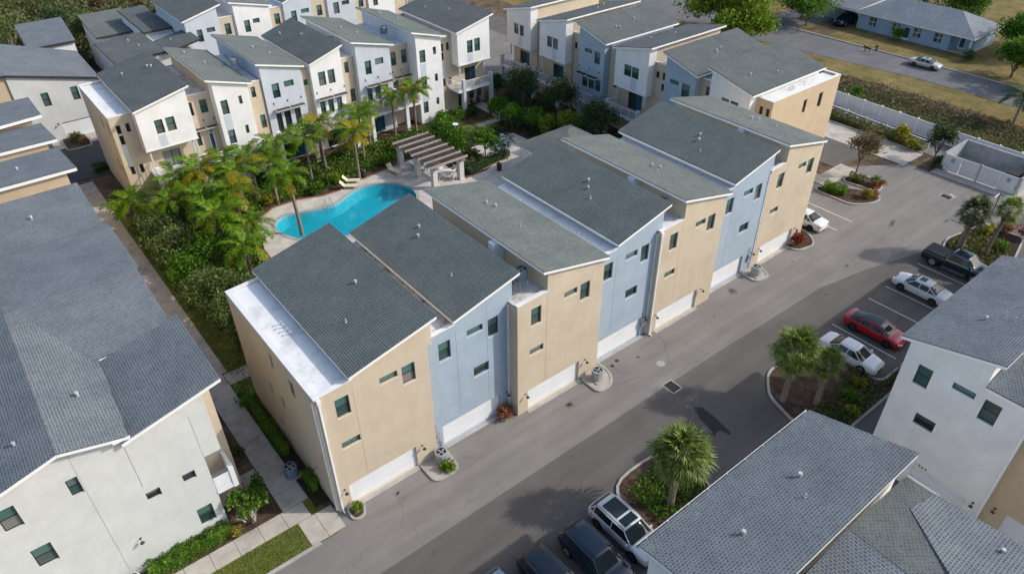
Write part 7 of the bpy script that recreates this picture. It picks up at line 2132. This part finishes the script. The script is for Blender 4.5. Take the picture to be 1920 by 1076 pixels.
# ------------------------------------------------------------------ blue bungalow across the street
T = Thing('bungalow', (113.5, 23.3, 0), 0, 'blue bungalow with grey hip roof and white framed windows', 'house', s0=23.3 * 0, t0=0)
T.o.location = (0, 0, 0); T.off = np.array([0, 0, 0.])
T.o.rotation_euler = (0, 0, -PI / 2)
T.o.location = (113.6, -(-32.4), 0); T.off = np.array([-32.4, 113.6, 0.])
vol(T, 113.6, 122.5, 0, [(-32.4, 2.7, -17.2, 2.7)], 'house_blue', front=[(-30.4, -29.2, .9, 2.2, 'house'), (-26.4, -25.2, .9, 2.2, 'house'), (-22.9, -21.7, .9, 2.2, 'house'), (-19.6, -18.4, .9, 2.2, 'house'), (-24.6, -23.4, .05, 2.1, 'door')])
vol(T, 115.6, 122.5, 0, [(-17.196, 2.7, -14.2, 2.7)], 'house_blue', front=[(-16.6, -15.6, .05, 2.1, 'door')], name='porch_wall')
box_part(T, 'porch_floor', 'concrete', -17.15, 113.7, 0, -14.1, 115.59, .15)
for s_ in (-14.3,): box_part(T, 'porch_post', 'trim_white', s_, 113.75, .15, s_ + .2, 113.95, 2.6)
mb = MB('shingle_pale')
e0, e1, f0, f1 = -32.9, -13.5, 113.0, 123.2
Q = [(e0, f0, 2.75), (e1, f0, 2.75), (e1, f1, 2.75), (e0, f1, 2.75)]
ra, rb = (e0 + 5, 118.1, 5.0), (e1 - 5, 118.1, 5.0)
for f, ax in (([Q[0], Q[1], rb, ra], 0), ([Q[1], Q[2], rb], 1), ([Q[2], Q[3], ra, rb], 0), ([Q[3], Q[0], ra], 1)):
    mb.poly(f, 0, [(p[ax], p[1 - ax]) for p in f])
ro = mb.build('roof', T)
mb = MB('gutter_white'); mb.box(e0 + .02, f0 + .02, 2.55, e1 - .02, f0 + .08, 2.74); mb.box(e1 - .08, f0 + .08, 2.55, e1 - .02, f1, 2.74); mb.box(e0 + .02, f0 + .08, 2.55, e0 + .08, f1, 2.74)
o = mb.build('fascia', T); o.parent = ro
for s_, t_ in ((-27, 119.5), (-23, 116.8)): vent(T, ro, s_, t_, 3.9 if t_ < 118 else 4.5, 'pipe')
# carport at its left
vol(T, 115.5, 122, 0, [(-38.6, 2.6, -35.9, 2.6)], 'house_blue', name='carport_wall')
roof_slab(T, [(-39.5, 113.2, 2.8), (-32.95, 113.2, 2.8), (-32.95, 123.5, 3.1), (-39.5, 123.5, 3.1)], 'shingle_blue', 'u', name='carport_roof')
# far houses at the top edge
for i, (x, y, w, d, lab) in enumerate([(132, 44, 12, 9, 'pale house far off beyond the side street'), (64, 104, 14, 9, 'white building far off between the rows')]):
    T = Thing('far_house', (x, y, 0), 0, lab, 'house', s0=x, t0=y)
    vol(T, y, y + d, 0, [(x, 3, x + w, 3)], 'grey_stucco' if i else 'house_blue', front=[(x + 2, x + 3.4, .9, 2.2, 'house'), (x + 7, x + 8.4, .9, 2.2, 'house')])
    roof_slab(T, [(x - .4, y - .4, 3.1), (x + w + .4, y - .4, 3.1), (x + w + .4, y + d + .4, 4.2), (x - .4, y + d + .4, 4.2)], 'shingle_blue', 'u')

# ------------------------------------------------------------------ person with a dog on the street
def skin_figure(name, verts, edges, radii, mat, parent, root=0, sub=2):
    me = bpy.data.meshes.new(name)
    me.from_pydata(verts, edges, [])
    o = bpy.data.objects.new(name, me); C.objects.link(o)
    m1 = o.modifiers.new('skin', 'SKIN'); m1.use_smooth_shade = True
    m2 = o.modifiers.new('sub', 'SUBSURF'); m2.levels = sub; m2.render_levels = sub
    for i, r in enumerate(radii):
        me.skin_vertices[0].data[i].radius = (r, r) if not isinstance(r, tuple) else r
    me.skin_vertices[0].data[root].use_root = True
    bpy.context.view_layer.update()
    dg = bpy.context.evaluated_depsgraph_get()
    nm = bpy.data.meshes.new_from_object(o.evaluated_get(dg))
    bpy.data.objects.remove(o)
    nm.materials.clear(); nm.materials.append(MATS[mat])
    nm.polygons.foreach_set('use_smooth', [True] * len(nm.polygons))
    ob = link(name, nm, parent)
    return ob
T = Thing('person', (103.6, 23.3, 0.0), 2.6, 'person in dark shorts walking a dog on the street', 'person')
V = [(0, 0, .92), (0, 0, 1.15), (0, 0, 1.38), (0, 0, 1.50), (0, .02, 1.60), (0, .02, 1.70),
     (-.10, 0, .90), (-.12, .10, .50), (-.12, -.05, .10), (-.12, .12, .05), (.10, 0, .90), (.12, -.12, .50), (.12, -.30, .12), (.12, -.16, .05),
     (-.19, 0, 1.40), (-.25, .06, 1.14), (-.24, .28, 1.02), (-.24, .36, 1.02), (.19, 0, 1.40), (.26, -.04, 1.12), (.28, .10, .90), (.28, .14, .82)]
E_ = [(0, 1), (1, 2), (2, 3), (3, 4), (4, 5), (0, 6), (6, 7), (7, 8), (8, 9), (0, 10), (10, 11), (11, 12), (12, 13), (2, 14), (14, 15), (15, 16), (16, 17), (2, 18), (18, 19), (19, 20), (20, 21)]
Rr = [.14, .13, .15, .06, .09, .085, .09, .065, .04, .035, .09, .065, .04, .035, .06, .045, .035, .03, .06, .045, .035, .03]
skin_figure('body', V, E_, Rr, 'skin', T)
skin_figure('shirt', [(0, 0, 1.0), (0, 0, 1.2), (0, 0, 1.42), (-.20, 0, 1.40), (-.25, .05, 1.22), (.20, 0, 1.40), (.26, -.03, 1.2)], [(0, 1), (1, 2), (2, 3), (3, 4), (2, 5), (5, 6)], [.155, .15, .14, .075, .065, .075, .065], 'cloth_navy', T)
skin_figure('shorts', [(0, 0, 1.0), (0, 0, .90), (-.10, 0, .86), (-.12, .08, .60), (.10, 0, .86), (.12, -.08, .60)], [(0, 1), (1, 2), (2, 3), (1, 4), (4, 5)], [.15, .15, .11, .10, .11, .10], 'cloth_navy', T)
skin_figure('hair', [(0, .0, 1.66), (0, -.01, 1.76)], [(0, 1)], [.098, .09], 'hair_brown', T, sub=2)
T = Thing('dog', (104.1, 24.9, 0), 2.0, 'black dog on a lead beside the walker', 'dog')
V = [(-.32, 0, .50), (0, 0, .52), (.28, 0, .54), (.44, 0, .68), (.54, 0, .76), (.70, 0, .70), (-.36, .09, .46), (-.30, .09, .30), (-.40, .09, .18), (-.36, .09, .03), (-.36, -.09, .46), (-.26, -.09, .30), (-.34, -.09, .18), (-.30, -.09, .03),
     (.28, .09, .46), (.30, .09, .26), (.28, .09, .03), (.28, -.09, .46), (.36, -.09, .26), (.36, -.09, .03), (-.48, 0, .56), (-.62, 0, .66), (.50, .07, .84), (.50, -.07, .84)]
E_ = [(0, 1), (1, 2), (2, 3), (3, 4), (4, 5), (0, 6), (6, 7), (7, 8), (8, 9), (0, 10), (10, 11), (11, 12), (12, 13), (2, 14), (14, 15), (15, 16), (2, 17), (17, 18), (18, 19), (0, 20), (20, 21), (4, 22), (4, 23)]
Rr = [.13, .14, .16, .09, .09, .045, .08, .05, .03, .03, .08, .05, .03, .03, .06, .04, .03, .06, .04, .03, .04, .02, .025, .025]
skin_figure('body', V, E_, Rr, 'fur_black', T, 1)
mb = MB('black_plastic'); mb.path([(103.75, 23.6, 1.0), (103.9, 24.3, .8), (104.0, 24.6, .72)], .012, 5)
tag(mb.build('dog_lead', None, off=(103.9, 24.3, 0), loc=(103.9, 24.3, 0)), 'thin dark lead between walker and black dog', 'lead')
